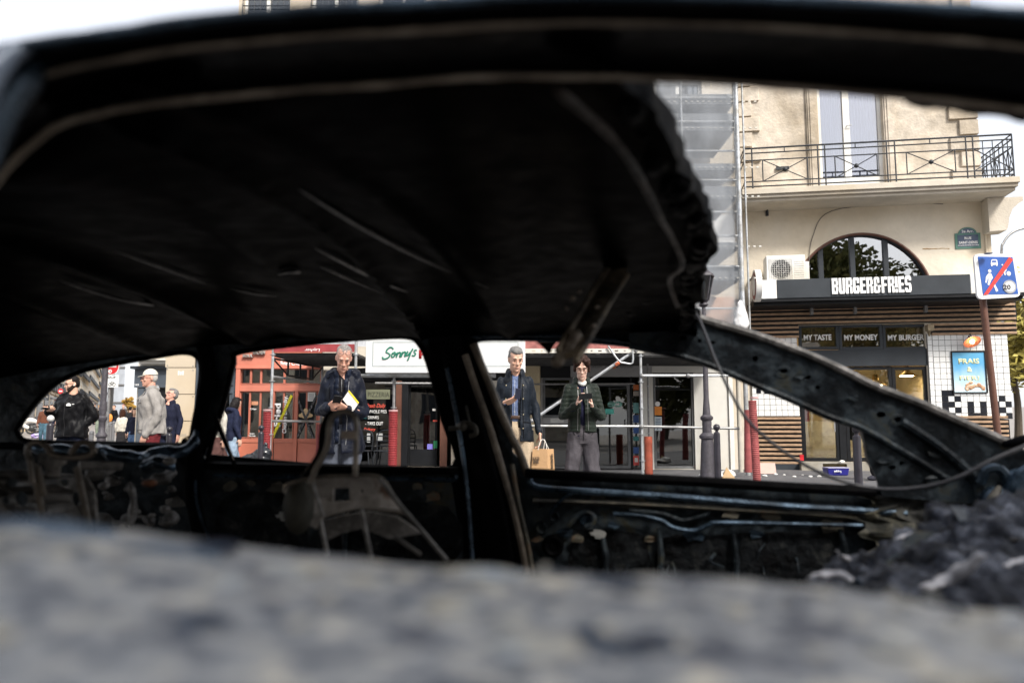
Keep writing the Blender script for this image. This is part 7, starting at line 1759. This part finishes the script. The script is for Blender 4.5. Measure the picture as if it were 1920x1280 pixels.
# 1 man with glasses pushed up, reading his phone
arms = {'R': ((-.245, -.02, 1.12), (-.115, -.255, 1.145), (.62, -.55, .30), (.35, .75, .35), .55), 'L': ((.25, -.04, 1.10), (.085, -.27, 1.125), (-.75, -.25, .35), (-.2, .55, .55), .5)}
g1 = [dict(k='trousers', m=cloth('washed_jeans', (.075, .085, .11), var=.4, scale=4), r=(.11, .095, .09)), dict(k='shoes', m=blackp),
      dict(k='shirt', m=cloth('black_knit', (.008, .008, .01)), o=.012, zb=.9), dict(k='jacket', m=navy2, o=.024, zb=.82, w=1.0, quilt=.055, qa=.008, open=lambda z: .012 if z < 1.30 else .03, sr=.05, collar=1.1, cuff=.03),
      dict(k='jacket', m=navy, o=.052, zb=.72, w=1.08, hem=1.2, open=lambda z: .055 if z > 1.0 else .035, cx=-.02, sr=.082, hood=1.5, fold=.02, cuff=.0),
      dict(k='hair', m=cloth('cropped_grey_hair', (.22, .20, .19), .8), s='short', e=-.001, a=.002, bm=mat('grey_brow', (.14, .12, .11))), dict(k='glasses', m=mat('grey_frames', (.12, .12, .13), .3), up=1)]
p1, M1 = person('grey haired man in a navy parka, glasses on his forehead, reading a phone', gpos(641, 7.4), 0.12, 1.735, SK[1], arms, g1, hy=.18, hp=.48, hr=.05, hunch=.03, wx=.93)
def local_thing(p, pt_): return p.matrix_world @ V(pt_)
def wp(p, q):
    k = p.scale[0]; q = V(q); v = Matrix.Rotation(p.rotation_euler.z, 3, 'Z') @ V((q.x * p.scale[0], q.y * p.scale[1], q.z * p.scale[2])); return v + V(p.location)
def phone(p, c, up, nrm, lab, m_=None, L=.15, W_=.074, land=False):
    c = wp(p, c); R = Matrix.Rotation(p.rotation_euler.z, 3, 'Z'); u = (R @ V(up)).normalized(); n_ = (R @ V(nrm)); n_ = (n_ - u * n_.dot(u)).normalized(); s = u.cross(n_)
    t = thing('smartphone', lab, 'phone', c); a, b = (L / 2, W_ / 2)
    def quad(a, b, d0, d1): return [c + s * x * b + u * y * a + n_ * d for d in (d0, d1) for x, y in ((-1, -1), (1, -1), (1, 1), (-1, 1))]
    MB().hexa(quad(a, b, -.004, .004)).build('case', m_ or blackp, t, bevel=.0015)
    MB().hexa(quad(a * .95, b * .93, .0042, .0048)).build('screen', mat('phone_glass', (.02, .025, .03), .08, bump=0), t)
    return t
phone(p1, (-.02, -.335, 1.205), (.15, -.45, .35), (0, .6, .8), 'dark smartphone held in both hands by the man in the navy parka')
# folded paper under his arm
c0 = wp(p1, (.085, -.225, 1.235)); fp = thing('folded_papers', 'white and yellow folded papers tucked under the arm of the man in the parka', 'papers', c0)
d_ = V((.62, 0, -.68)); e_ = V((.55, .1, .5)); 
def pq(o, du, dv, th): return MB().hexa([o, o + du, o + du + dv, o + dv, o + V((0, -th, 0)), o + du + V((0, -th, 0)), o + du + dv + V((0, -th, 0)), o + dv + V((0, -th, 0))])
o0 = c0 + V((-.05, -.02, -.01)); pq(o0, V((.055, 0, .082)), V((.095, 0, -.115)), .008).build('sheet', paper, fp); pq(o0 + V((.050, -.010, .074)), V((.008, 0, .012)), V((.095, 0, -.115)), .003).build('yellow_edge', plain('paper_yellow', (.75, .60, .03)), fp)
# 2 man in open waxed jacket with paper bag
arms = {'R': ((-.235, .0, 1.13), (-.105, -.255, 1.175), (.8, -.35, .22), (.25, .35, .75), .35), 'L': ((.245, .02, 1.13), (.275, -.03, .865), (.05, -.1, -1), (-1, -.1, 0), .5)}
bl_ = cloth('blue_check_shirt', (.10, .135, .24), .7, var=.4, scale=30); wax = cloth('waxed_navy', (.011, .015, .022), .45, scale=5)
g2 = [dict(k='trousers', m=cloth('beige_chinos', (.44, .35, .25), var=.12, scale=4), r=(.108, .09, .085)), dict(k='shoes', m=brownp), dict(k='shirt', m=bl_, o=.014, zb=.985, sr=.048, cuff=.0, fold=.008),
      dict(k='jacket', m=cloth('dark_liner', (.012, .014, .018)), o=.026, zb=.93, open=lambda z: .036, cx=.005, sr=.05, quilt=.06, qa=.007, cuff=.05),
      dict(k='jacket', m=wax, o=.040, zb=.78, w=1.06, hem=1.14, open=lambda z: .055 if z < 1.38 else .05, cx=.01, sr=.070, collar=1.5, fold=.016, cuff=.02),
      dict(k='hair', m=cloth('salt_grey_hair', (.17, .165, .16), .7), s='quiff', e=.003, a=.005, bm=mat('dark_brow', (.05, .04, .035)))]
p2, M2 = person('smiling grey haired man in an open waxed jacket over a blue shirt', gpos(966, 8.2), -.05, 1.79, SK[0], arms, g2, hy=.30, hp=.28, wx=.93)
phone(p2, (.045, -.335, 1.265), (.12, -.25, 1), (-.1, .9, .35), 'blue cased smartphone in the hand of the man in the waxed jacket', plain('phone_blue', (.010, .014, .035)), .112, .058)
m = MB(); bb_ = wp(p2, (.285, -.07, .80)); kt = mat('kraft_bag', (.46, .28, .14), .75, var=.1, scale=6, bump=.2)
bg_ = thing('paper_bag', 'brown kraft takeaway bag with black print hanging from the hand of the smiling man', 'bag', bb_)
ob = bb_ + V((.0, 0, -.09)); w1_, hgt = .115, .30
def bq(*pts): return [ob + V(p) for p in pts]
MB().hexa(bq((-.105, -.03, -hgt), (.075, -.075, -hgt), (.15, .02, -hgt), (-.03, .07, -hgt), (-.085, -.025, 0), (.065, -.06, 0), (.135, .015, 0), (-.015, .05, 0))).build('bag', kt, bg_)
m = MB()
for s, y_ in ((0, -.04), (1, .03)): m.tube(cr([ob + V((-.03 + .06 * s, y_, -.01)), ob + V((-.01 + .05 * s, y_, .07)), ob + V((.02 + .02 * s, y_ * .5, .10)), ob + V((.05, y_, .07)), ob + V((.06 + .03 * s, y_, -.01))], 4), .0035, 6)
m.build('handle', paper, bg_)
fa, fb = ob + V((-.095, -.032, -.0)), ob + V((.07, -.068, 0)); WBg = Wall((fa.x, fa.y), (fb.x, fb.y)); ink = plain('bag_ink', (.02, .015, .012))
wtext(WBg, 'BURGER\n&FRIES', None, ink, bg_, d=.012, thick=.001, bold=.03, uz=(.01, .085, ob.z - .15, ob.z - .08), line=.8)
fa2, fb2 = ob + V((.068, -.068, 0)), ob + V((.145, .018, 0)); WB2 = Wall((fa2.x, fa2.y), (fb2.x, fb2.y))
wtext(WB2, 'BURGER&FRIES', None, ink, bg_, d=.012, thick=.001, bold=.03, uz=(.04, .075, ob.z - .20, ob.z - .05), rot=90)
MB().wbox(WBg, .02, .14, ob.z - .282, ob.z - .279, .012, .014).build('print_line', ink, bg_)
# 3 young man in green puffer
arms = {'R': ((-.255, -.03, 1.10), (-.100, -.27, 1.225), (.28, -.35, .85), (.9, -.1, -.25), .55), 'L': ((.26, -.03, 1.09), (.078, -.275, 1.205), (-.30, -.3, .85), (-.9, -.1, -.25), .55)}
gpuf = cloth('green_puffer', (.016, .022, .017), .42, scale=5); gt_ = cloth('charcoal_denim', (.065, .06, .068), .85, var=.45, scale=5)
g3 = [dict(k='trousers', m=gt_, r=(.100, .090, .098), zb=.05), dict(k='shoes', m=whitep), dict(k='shirt', m=cloth('navy_tee', (.012, .013, .035)), o=.010, zb=.88), dict(k='scarf', m=cloth('white_collar', (.62, .62, .6))),
      dict(k='jacket', m=gpuf, o=.042, zb=.93, w=1.05, hem=.97, quilt=.048, qa=.007, open=lambda z: .020 + .022 * max(0, 1.3 - z) + (.03 if z > 1.40 else 0), cx=-.01, sr=.074, collar=1.25, fold=.012, cuff=.015),
      dict(k='hair', m=cloth('brown_hair', (.030, .014, .010), .5), s='mop', e=.0, a=.008), dict(k='glasses', m=mat('amber_frames', (.10, .04, .02), .3))]
p3, M3 = person('young man with wavy dark hair and green puffer holding a phone sideways', gpos(1091, 8.2), .05, 1.70, SK[2], arms, g3, hy=-.12, hp=.36, wx=.92, legs={'L': ((.08, 0, .90), (.12, -.03, .49), (.165, .02, .09)), 'R': ((-.08, 0, .90), (-.13, -.03, .49), (-.15, .02, .09))})
phone(p3, (-.012, -.365, 1.305), (1, 0, .04), (.05, .95, .3), 'black smartphone held sideways by the young man in the green puffer', None, .135, .062)
# 4 bearded man in black hooded jacket
arms = {'R': ((-.275, -.05, 1.13), (-.235, -.25, 1.21), (.55, -.6, .0), (.0, .1, 1), .45), 'L': ((.315, .06, 1.12), (.17, -.05, .96), (-.4, .3, -.8), (-.7, 0, .2), .3)}
blk = cloth('black_shell', (.005, .005, .006), .42, scale=5)
g4 = [dict(k='trousers', m=cloth('navy_trousers', (.012, .016, .034)), r=(.115, .10, .09)), dict(k='shoes', m=blackp), dict(k='jacket', m=blk, o=.085, zb=.80, w=1.2, hem=1.02, sr=.11, hood=1.5, fold=.022, cuff=.02),
      dict(k='hair', m=cloth('black_hair', (.010, .008, .008), .5), s='quiff', e=.001, a=.004), dict(k='beard', m=cloth('dark_beard', (.03, .02, .016), .8)), dict(k='glasses', m=blackp)]
p4, M4 = person('bearded man with glasses in a black hooded jacket, looking left', gpos(134, 12.0), .06, 1.72, SK[0], arms, g4, hy=-.75, hp=.12)
phone(p4, (-.22, -.375, 1.245), (.5, -.6, .1), (.0, .2, 1), 'black camera like device held flat in the hand of the bearded man', None, .16, .10)
lg_ = MB(); c = wp(p4, (.045, -.20, 1.30)); lg_.box(c.x - .035, c.x + .035, c.y - .022, c.y - .018, c.z - .012, c.z + .012); lg_.ball((c.x, c.y - .02, c.z + .01), (.03, .004, .02)); lg_.box(c.x + .05, c.x + .085, c.y - .02, c.y - .016, c.z + .012, c.z + .02)
me = lg_.mesh('chest_emblem'); me.transform(Matrix.Scale(1 / p4.scale[2], 4) @ Matrix.Rotation(-p4.rotation_euler.z, 4, 'Z') @ Matrix.Translation(-V(p4.location))); link('chest_emblem', me, lettw, p4, local=True)
MB().ball(M4 @ V((.082, -.004, .098)), (.008, .010, .016)).build('earbud', whitep, p4, local=True, smooth=True)
# 5 old man with cap and grey jacket
arms = {'R': ((-.25, .05, 1.12), (-.25, -.06, .87), (.0, -.1, -1), (1, 0, 0), .4), 'L': ((.25, .05, 1.12), (.23, -.10, .86), (-.1, -.2, -1), (-1, 0, 0), .4)}
gj = cloth('stone_grey_jacket', (.27, .255, .24), .8, var=.12, scale=4)
g5 = [dict(k='trousers', m=cloth('wine_trousers', (.12, .018, .022)), r=(.118, .105, .10)), dict(k='shoes', m=brownp), dict(k='shirt', m=cloth('pale_blue_shirt', (.35, .42, .5)), o=.012, collar=1.0, zb=.9),
      dict(k='jacket', m=gj, o=.06, zb=.86, w=1.2, hem=1.05, sr=.095, open=lambda z: .03 if z > 1.3 else .012, collar=1.35, fold=.02, cuff=.0),
      dict(k='hair', m=cloth('white_hair', (.45, .43, .4)), s='short', e=-.003, a=.002), dict(k='cap', m=cloth('cream_cap', (.55, .52, .45))), dict(k='glasses', m=mat('pink_frames', (.3, .12, .12), .4))]
p5, M5 = person('older man in a cream cap, stone grey jacket and wine red trousers', gpos(284, 10.8), -1.05, 1.74, SK[1], arms, g5, hy=.15, hp=.05, hunch=.02)
# 6 man looking up
arms = {'R': ((-.25, .03, 1.12), (-.25, -.04, .87), (0, 0, -1), (1, 0, 0), .3), 'L': ((.25, .03, 1.12), (.25, -.04, .87), (0, 0, -1), (-1, 0, 0), .3)}
nv = cloth('navy_wool', (.012, .014, .03)); 
p6, M6 = person('grey haired man in a navy jacket looking up beside the beige hoarding', gpos(318, 13.8), -.35, 1.62, SK[1], arms, [dict(k='trousers', m=nv), dict(k='shoes', m=blackp), dict(k='jacket', m=nv, o=.04, zb=.84, w=1.05, sr=.075, collar=1.4), dict(k='hair', m=MATS['salt_grey_hair'], s='quiff', e=.002, a=.004), dict(k='glasses', m=mat('pink_frames', (.3, .12, .12)))], hy=-.3, hp=-.38)
# partly hidden pair by the blue grey shopfront
def walk_legs(s=.16): return {'L': ((.09, 0, .90), (.10, -s * .7, .50), (.10, -s * .4, .09)), 'R': ((-.09, 0, .90), (-.10, s * .4, .49), (-.10, s * 1.2, .12))}
arms0 = {'R': ((-.24, .04, 1.12), (-.25, -.05, .88), (0, 0, -1), (1, 0, 0), .3), 'L': ((.24, .04, 1.12), (.25, -.05, .88), (0, 0, -1), (-1, 0, 0), .3)}
ph, Mh = person('person in a navy hooded top with white print on the back', gpos(436, 13.6), 2.4, 1.46, SK[0], arms0, [dict(k='trousers', m=cloth('pale_jeans', (.25, .33, .42)), r=(.115, .105, .10)), dict(k='shoes', m=whitep), dict(k='jacket', m=cloth('navy_hoodie', (.014, .018, .04)), o=.05, zb=.82, w=1.1, sr=.08, hood=1.4), dict(k='hair', m=MATS['black_hair'], s='long', a=.006)], hp=.3, det=.011, legs=walk_legs())
m = MB(); rnd = random.Random(2)
for i in range(9):
    z = 1.30 - i * .038; 
    for j in range(6): x = -.08 + .03 * j + rnd.uniform(-.01, .01); m.tube([V((x, .172, z)), V((x + rnd.uniform(-.015, .015), .175, z + rnd.uniform(-.02, .02)))], .005, 4)
m.build('back_print', lettw, ph, local=True)
pw_, Mw = person('person in a cream sweater and brown trousers beside the navy hooded top', gpos(409, 12.6), 2.2, 1.48, SK[0], arms0, [dict(k='trousers', m=cloth('brown_trousers', (.09, .045, .04)), r=(.12, .115, .115)), dict(k='shoes', m=blackp), dict(k='jacket', m=cloth('cream_sweater', (.55, .52, .45)), o=.045, zb=.88, w=1.05, sr=.075), dict(k='hair', m=MATS['brown_hair'], s='long', a=.006)], det=.012, legs=walk_legs())
# person half hidden behind the front pillar
person('person in black at the restaurant step, mostly hidden by the car pillar', gpos(1634, 13.9), -1.2, 1.75, SK[0], arms0, [dict(k='trousers', m=cloth('black_trousers', (.012, .012, .016)), r=(.11, .09, .08)), dict(k='shoes', m=cloth('dark_shoe', (.03, .03, .04))), dict(k='jacket', m=blk, o=.045, zb=.8, w=1.05, sr=.075), dict(k='hair', m=MATS['black_hair'], s='crop')], det=.012, legs=walk_legs())
# stitched details that sit on the cloth
from mathutils.bvhtree import BVHTree
def kids(p, nm): return [c for c in p.children if c.name.split('.')[0] == nm]
def surface(p, nm, pick=-1):
    o = kids(p, nm)[pick]; me = o.data; return BVHTree.FromPolygons([v.co for v in me.vertices], [tuple(f.vertices) for f in me.polygons])
def on(tree_, x, z, off=.003, d=(0, 1, 0), y0=-1.0):
    h = tree_.ray_cast(V((x, y0, z)), V(d)); return (h[0] - V(d) * off) if h[0] is not None else None
def seam(p, tr, pts, r, m_, nm, **k):
    q = [on(tr, x, z, **k) for x, z in pts]; q = [v for v in q if v is not None]
    if len(q) > 1: MB().tube(q, r, 6).build(nm, m_, p, smooth=True, local=True)
def ln(x0, z0, x1, z1, n=12): return [(x0 + (x1 - x0) * i / n, z0 + (z1 - z0) * i / n) for i in range(n + 1)]
zipm = mat('zip_metal', (.30, .30, .30), .4, .6, bump=0); dkm = cloth('seam_dark', (.003, .003, .004)); snap = mat('brass_snap', (.45, .38, .25), .35, .7, bump=0)
t1 = surface(p1, 'jacket'); seam(p1, t1, ln(.075, 1.40, .06, .80), .0028, zipm, 'zip'); seam(p1, t1, ln(-.12, 1.38, -.10, .78), .004, dkm, 'placket_edge')
seam(p1, t1, ln(-.17, .96, -.10, .90), .005, dkm, 'pocket_edge'); seam(p1, t1, ln(.17, .96, .10, .90), .005, dkm, 'pocket_edge'); seam(p1, surface(p1, 'shirt'), ln(.0, 1.42, .005, 1.30), .003, zipm, 'zip')
t2 = surface(p2, 'jacket')
for z in (1.36, 1.22, 1.06, .92):
    for x in (-.095, .095):
        c = on(t2, x, z); 
        if c is not None: MB().ball(c, (.0075, .004, .0075), 8, 6).build('snap_button', snap, p2, local=True)
seam(p2, t2, ln(-.155, .98, -.075, .985), .005, dkm, 'pocket_edge'); seam(p2, t2, ln(.165, .98, .095, .985), .005, dkm, 'pocket_edge'); seam(p2, t2, ln(.085, 1.38, .10, .82), .0035, dkm, 'placket_edge')
ts = surface(p2, 'shirt'); seam(p2, ts, ln(.0, 1.42, .0, 1.02), .003, cloth('pale_thread', (.35, .4, .5)), 'placket_edge')
for z in (1.36, 1.27, 1.18, 1.09):
    c = on(ts, .0, z, .005)
    if c is not None: MB().ball(c, .005, 8, 6).build('shirt_button', whitep, p2, local=True)
m = MB()
for i in range(6):
    q = [on(ts, x, 1.035, .008) for x in (-.075 + .15 * k / 8 for k in range(9))]
q = [v for v in q if v is not None]
if len(q) > 2: MB().tube(q, [(.004, .017)] * len(q), 8).build('belt', mat('brown_belt', (.05, .025, .015), .5), p2, local=True)
t3 = surface(p3, 'jacket'); seam(p3, t3, ln(.045, 1.42, .055, .95), .003, zipm, 'zip'); seam(p3, t3, ln(-.06, 1.42, -.07, .95), .003, zipm, 'zip')
tt = surface(p3, 'trousers'); seam(p3, tt, ln(0, .98, 0, .84), .003, dkm, 'fly_seam'); seam(p3, tt, ln(-.14, .96, -.10, .90), .003, dkm, 'pocket_edge'); seam(p3, tt, ln(.14, .96, .10, .90), .003, dkm, 'pocket_edge')
t4 = surface(p4, 'jacket'); seam(p4, t4, ln(-.02, 1.46, -.02, .82, 24), .004, cloth('zip_dark', (.03, .03, .032)), 'zip'); seam(p4, t4, ln(-.19, 1.0, -.12, .90), .004, cloth('zip_dark', (.03, .03, .032)), 'pocket_edge'); seam(p4, t4, ln(.10, 1.30, .20, 1.30), .003, dkm, 'yoke_seam')
for p_ in (p5,):
    tr = surface(p_, 'jacket'); tan2 = cloth('jacket_dark_seam', (.12, .11, .10))  # seams drawn in a darker grey than the jacket
    seam(p_, tr, ln(.02, 1.42, .02, .88, 20), .004, tan2, 'placket_edge'); seam(p_, tr, ln(.07, 1.28, .15, 1.29), .004, tan2, 'pocket_edge'); seam(p_, tr, ln(-.07, 1.28, -.15, 1.29), .004, tan2, 'pocket_edge'); seam(p_, tr, ln(-.19, .915, .19, .915, 20), .004, tan2, 'hem_seam')
# loose locks over the moulded hair
def locks(p, M, n, r0, ln_, wav, m_, low, seed, lift=.004):
    rnd = random.Random(seed); m = MB()
    for i in range(n):
        a = rnd.uniform(0, 2 * pi); th0 = rnd.uniform(.05, .9); pts = []
        c = V((0, .018, .150)); R_ = V((.083, .096, .094)) * (1 + rnd.uniform(0, .05))
        L = rnd.uniform(*ln_); lim = low if sin(a) > -.35 else 1.05
        for k in range(7):
            th = min(th0 + L * k / 6, lim); aa = a + wav * sin(k * 1.3 + i) * .12
            q = c + V((R_.x * sin(th) * cos(aa), R_.y * sin(th) * sin(aa), R_.z * cos(th))) * (1 + lift * 6 * rnd.random() * (k / 6)); pts.append(M @ q)
        m.tube(pts, [r0 * (1 - .12 * k) for k in range(7)], 5)
    o = m.build('hair_lock', m_, p, smooth=True, local=True); o['kind'] = 'stuff'
locks(p3, M3, 210, .0045, (.7, 1.3), 2.0, MATS['brown_hair'], 1.9, 3, .006); locks(p2, M2, 240, .0026, (.25, .5), .6, cloth('grey_locks', (.26, .25, .245)), 1.7, 4); locks(p4, M4, 200, .003, (.3, .5), .5, MATS['black_hair'], 1.6, 5)
locks(p1, M1, 200, .0016, (.15, .3), .4, cloth('pale_locks', (.36, .34, .33)), 1.8, 6, .001); locks(p6, M6, 160, .003, (.3, .5), .5, MATS['grey_locks'], 1.7, 7)
# far pedestrians in the side street
far = [
 (229, 27, 1.62, pi - .2, 'woman seen from behind in a cream jacket and dark skirt', [dict(k='trousers', m=cloth('black_tights', (.01, .01, .01)), r=(.085, .06, .045)), dict(k='skirt', m=cloth('dark_skirt', (.03, .028, .03))), dict(k='jacket', m=cloth('cream_jacket', (.62, .58, .5)), o=.05, zb=.92, w=1.1, sr=.085), dict(k='hair', m=cloth('auburn_hair', (.05, .02, .012)), s='long', a=.006)]),
 (252, 25, 1.62, .3, 'woman in a navy coat, jeans and tan boots behind the capped man', [dict(k='trousers', m=cloth('mid_jeans', (.08, .14, .26))), dict(k='shoes', m=cloth('tan_boot', (.35, .2, .1))), dict(k='jacket', m=nv, o=.04, zb=.85, sr=.075), dict(k='hair', m=MATS['brown_hair'], s='long')]),
 (186, 44, 1.72, .1, 'distant person in a dark top and pale green trousers', [dict(k='trousers', m=cloth('sage_trousers', (.22, .26, .2)), r=(.125, .12, .12)), dict(k='shoes', m=whitep), dict(k='jacket', m=blk, o=.035, zb=.92, sr=.07), dict(k='hair', m=cloth('sandy_hair', (.3, .18, .08)), s='mop')]),
 (213, 46, 1.72, -.2, 'distant person in black with an orange bag right of the street lamp', [dict(k='trousers', m=cloth('navy_trousers', (.012, .016, .034))), dict(k='jacket', m=blk, o=.04, zb=.9, sr=.075), dict(k='hair', m=MATS['brown_hair'], s='crop')]),
 (230, 50, 1.75, .2, 'distant person in a dark coat with a reddish cap above the woman in cream', [dict(k='trousers', m=nv), dict(k='jacket', m=cloth('grey_coat', (.06, .06, .065)), o=.04, zb=.75, sr=.075), dict(k='hair', m=cloth('red_cap', (.2, .04, .03)), s='crop')]),
 (243, 36, 1.7, pi, 'distant person from behind in a black coat, right of the woman in cream', [dict(k='trousers', m=blk), dict(k='jacket', m=cloth('coal_coat', (.02, .02, .022)), o=.045, zb=.7, sr=.08), dict(k='hair', m=MATS['black_hair'], s='crop')]),
 (82, 36, 1.76, .4, 'distant person in teal jeans and a brown jacket behind the parked motorcycles', [dict(k='trousers', m=cloth('teal_jeans', (.06, .12, .16))), dict(k='jacket', m=cloth('rust_jacket', (.13, .05, .03)), o=.04, zb=.9, sr=.075), dict(k='hair', m=MATS['brown_hair'], s='crop')]),
 (96, 40, 1.78, 0, 'distant person in black just left of the bearded man', [dict(k='trousers', m=nv), dict(k='jacket', m=blk, o=.04, zb=.85, sr=.075), dict(k='hair', m=MATS['black_hair'], s='crop')]),
 (86, 47, 1.7, .8, 'distant person in a dark brown coat behind the white motorcycle', [dict(k='trousers', m=blk), dict(k='jacket', m=cloth('umber_coat', (.04, .022, .018)), o=.05, zb=.8, sr=.08), dict(k='hair', m=MATS['brown_hair'], s='mop')]),
 (176, 62, 1.7, 0, 'tiny distant person left of the person in pale green trousers', [dict(k='trousers', m=nv), dict(k='jacket', m=MATS['umber_coat'], o=.04, zb=.85, sr=.075), dict(k='hair', m=MATS['black_hair'], s='crop')]),
]
for px, Y, h_, yw, lab, gs_ in far:
    x = P(px, 790, Y).x; person(lab, V((x, Y, gz(x, Y))), yw, h_, SK[0], arms0, gs_, det=.018, legs=walk_legs(.12))
x = P(208, 780, 45.8).x; m = MB(); m.ball((0, 0, 0), (.16, .12, .26)); o = remesh(m, .04, 'orange_bag', plain('bag_orange', (.6, .22, .03))); o.location = (x, 45.7, gz(x, 46) + .95); tag(o, 'orange bag hanging beside the distant person in black', 'bag')

# ================================================================== motorcycles
def motorcycle(px, Y, yaw, c_, lab):
    x = P(px, 800, Y).x; t = thing('parked_motorcycle', lab, 'motorcycle', (x, Y, gz(x, Y)), group='motorcycles parked in the side street', rz=yaw)
    tyre = plain('tyre', (.012, .012, .012)); rim = plain('rim_bronze', (.30, .24, .15), .35, metal=.6)
    for sx_ in (-1, 1):
        w_ = MB().tube([V((sx_ * .68, 0, .31)) + V((.26 * cos(a), 0, .26 * sin(a))) for a in [2 * pi * i / 22 for i in range(22)]], .055, 8, closed=True).build('wheel', tyre, t, smooth=True, local=True)
        m = MB(); m.tube([V((sx_ * .68, 0, .31)) + V((.205 * cos(a), 0, .205 * sin(a))) for a in [2 * pi * i / 20 for i in range(20)]], .018, 6, closed=True)
        for i in range(6): a = pi * i / 3; m.tube([V((sx_ * .68, 0, .31)), V((sx_ * .68 + .2 * cos(a), 0, .31 + .2 * sin(a)))], .014, 5)
        m.tube([V((sx_ * .68, -.03, .31)), V((sx_ * .68, .03, .31))], .10, 14); m.build('rim', rim, w_, smooth=True, local=True)
    m = MB(); m.limb([(-.38, 0, .72), (-.2, 0, .86), (.05, 0, .84), (.25, 0, .76)], [.09, .15, .14, .09], 12); m.limb([(-.55, 0, .82), (-.42, 0, .95), (-.38, 0, 1.0)], [.08, .10, .04], 10); m.limb([(-.45, 0, .62), (-.3, 0, .5), (-.1, 0, .42)], [.10, .12, .08], 10); m.limb([(-.75, 0, .64), (-.62, 0, .62)], [.05, .06], 8)
    remesh(m, .025, 'fairing', c_, t)
    m = MB(); m.limb([(.2, 0, .80), (.45, 0, .80), (.75, 0, .92)], [.09, .10, .05], 10); remesh(m, .025, 'seat', blackp, t)
    m = MB(); m.ball((0, 0, .42), (.2, .13, .2)); m.ball((.12, 0, .5), (.16, .12, .14)); remesh(m, .03, 'engine', plain('engine_dark', (.05, .05, .05), .4, metal=.5), t, disp=lambda c, n: .015 * noise.noise(c * 20))
    m = MB()
    for s in (-1, 1): m.tube([(-.68, .08 * s, .31), (-.46, .08 * s, .95)], .025, 6); m.tube([(.68, .08 * s, .31), (.15, .08 * s, .42)], .03, 6); m.tube([(-.45, .02 * s, 1.0), (-.38, .36 * s, 1.02)], .016, 6); m.ball((-.42, .38 * s, 1.15), (.03, .06, .04), 8, 6); m.tube([(-.4, .30 * s, 1.02), (-.42, .38 * s, 1.13)], .008, 5)
    m.build('fork', plain('fork_metal', (.1, .1, .1), .4, metal=.6), t, smooth=True, local=True)
    MB().limb([(.1, .12, .3), (.5, .16, .36), (.85, .18, .5)], [.04, .055, .06], 10).build('exhaust', galv, t, smooth=True, local=True)
    return t
mwhite = plain('moto_white', (.62, .60, .56), .3); mdark = plain('moto_dark', (.03, .03, .035), .3)
motorcycle(60, 44, .35, mwhite, 'white faired motorcycle with bronze wheels at the left edge of the rear window view')
motorcycle(82, 46, .2, mdark, 'dark motorcycle parked just right of the white one')
motorcycle(42, 47, .6, plain('moto_red', (.12, .02, .02), .3), 'dark red motorcycle leftmost in the row, half hidden by the car body')
x = P(76, 818, 41).x; m = MB()
for i in range(14): m.ball((x + random.uniform(-.45, .45), 41 + random.uniform(-.1, .1), gz(x, 41) + random.uniform(.03, .2)), (.14, .12, .07), 8, 6)
tag(remesh(m, .03, 'plastic_bags', ramp_mat('violet_bags', [(.4, (.6, .6, .65)), (.55, (.3, .2, .55)), (.7, (.55, .5, .65))], scale=5, metal=0, rough=.5), disp=lambda c, n: .03 * noise.noise(c * 9)), 'white and violet plastic bags lying in front of the motorcycles', 'bags')
# ================================================================== loose pieces become parts of their own
def islands(o):
    me = o.data; par = list(range(len(me.vertices)))
    def find(i):
        while par[i] != i: par[i] = par[par[i]]; i = par[i]
        return i
    for e in me.edges:
        a, b = find(e.vertices[0]), find(e.vertices[1])
        if a != b: par[a] = b
    g = {}
    for i in range(len(me.vertices)): g.setdefault(find(i), []).append(i)
    return list(g.values())
SPLIT = ('side_railing_x', 'bent_trim', 'seat_rod', 'rear_seat_bar', 'spot_bracket', 'pictograms', 'mirror_stub', 'deck_board', 'deck_board', 'balcony_slab', 'moulding', 'sticker', 'old_mortar_line', 'awning_box_end', 'fork', 'black_sign_patch', 'arm', 'corner_gusset', 'side_wall', 'coupler', 'pale_pipes', 'handle', 'glazing_bar', 'regulator_arm')
STUFF = ('melted_trim', 'wiring_remains', 'melted_foam', 'perforation', 'rosette', 'screw', 'food_picture', 'torn_roof_edge', 'charred_dashboard', 'emblem', 'deck_rib', 'back_print', 'grille', 'louvre_panel', 'vent_grille', 'chest_emblem', 'bicycle_symbol', 'melted_seal', 'ash_piece', 'crown', 'side_railing')
for o in list(COL.objects):
    if o.type != 'MESH': continue
    nm = o.name.split('.')[0]
    if nm in STUFF and o.parent is not None: o['kind'] = 'stuff'
    if nm in SPLIT and o.parent is not None and o.data.users == 1:
        isl = islands(o)
        if 1 < len(isl) < 40:
            me = o.data; vset = [set(i) for i in isl]; faces = [tuple(p.vertices) for p in me.polygons]; sm_ = me.polygons[0].use_smooth
            for k, vs in enumerate(vset):
                idx = sorted(vs); mp_ = {v: i for i, v in enumerate(idx)}
                m2 = bpy.data.meshes.new(nm); m2.from_pydata([me.vertices[i].co[:] for i in idx], [], [tuple(mp_[v] for v in f) for f in faces if f[0] in vs])
                for mt in me.materials: m2.materials.append(mt)
                if sm_:
                    m2.shade_smooth(); m2.set_sharp_from_angle(angle=radians(40))
                n_ = o.copy(); n_.data = m2; COL.objects.link(n_)
            bpy.data.objects.remove(o)
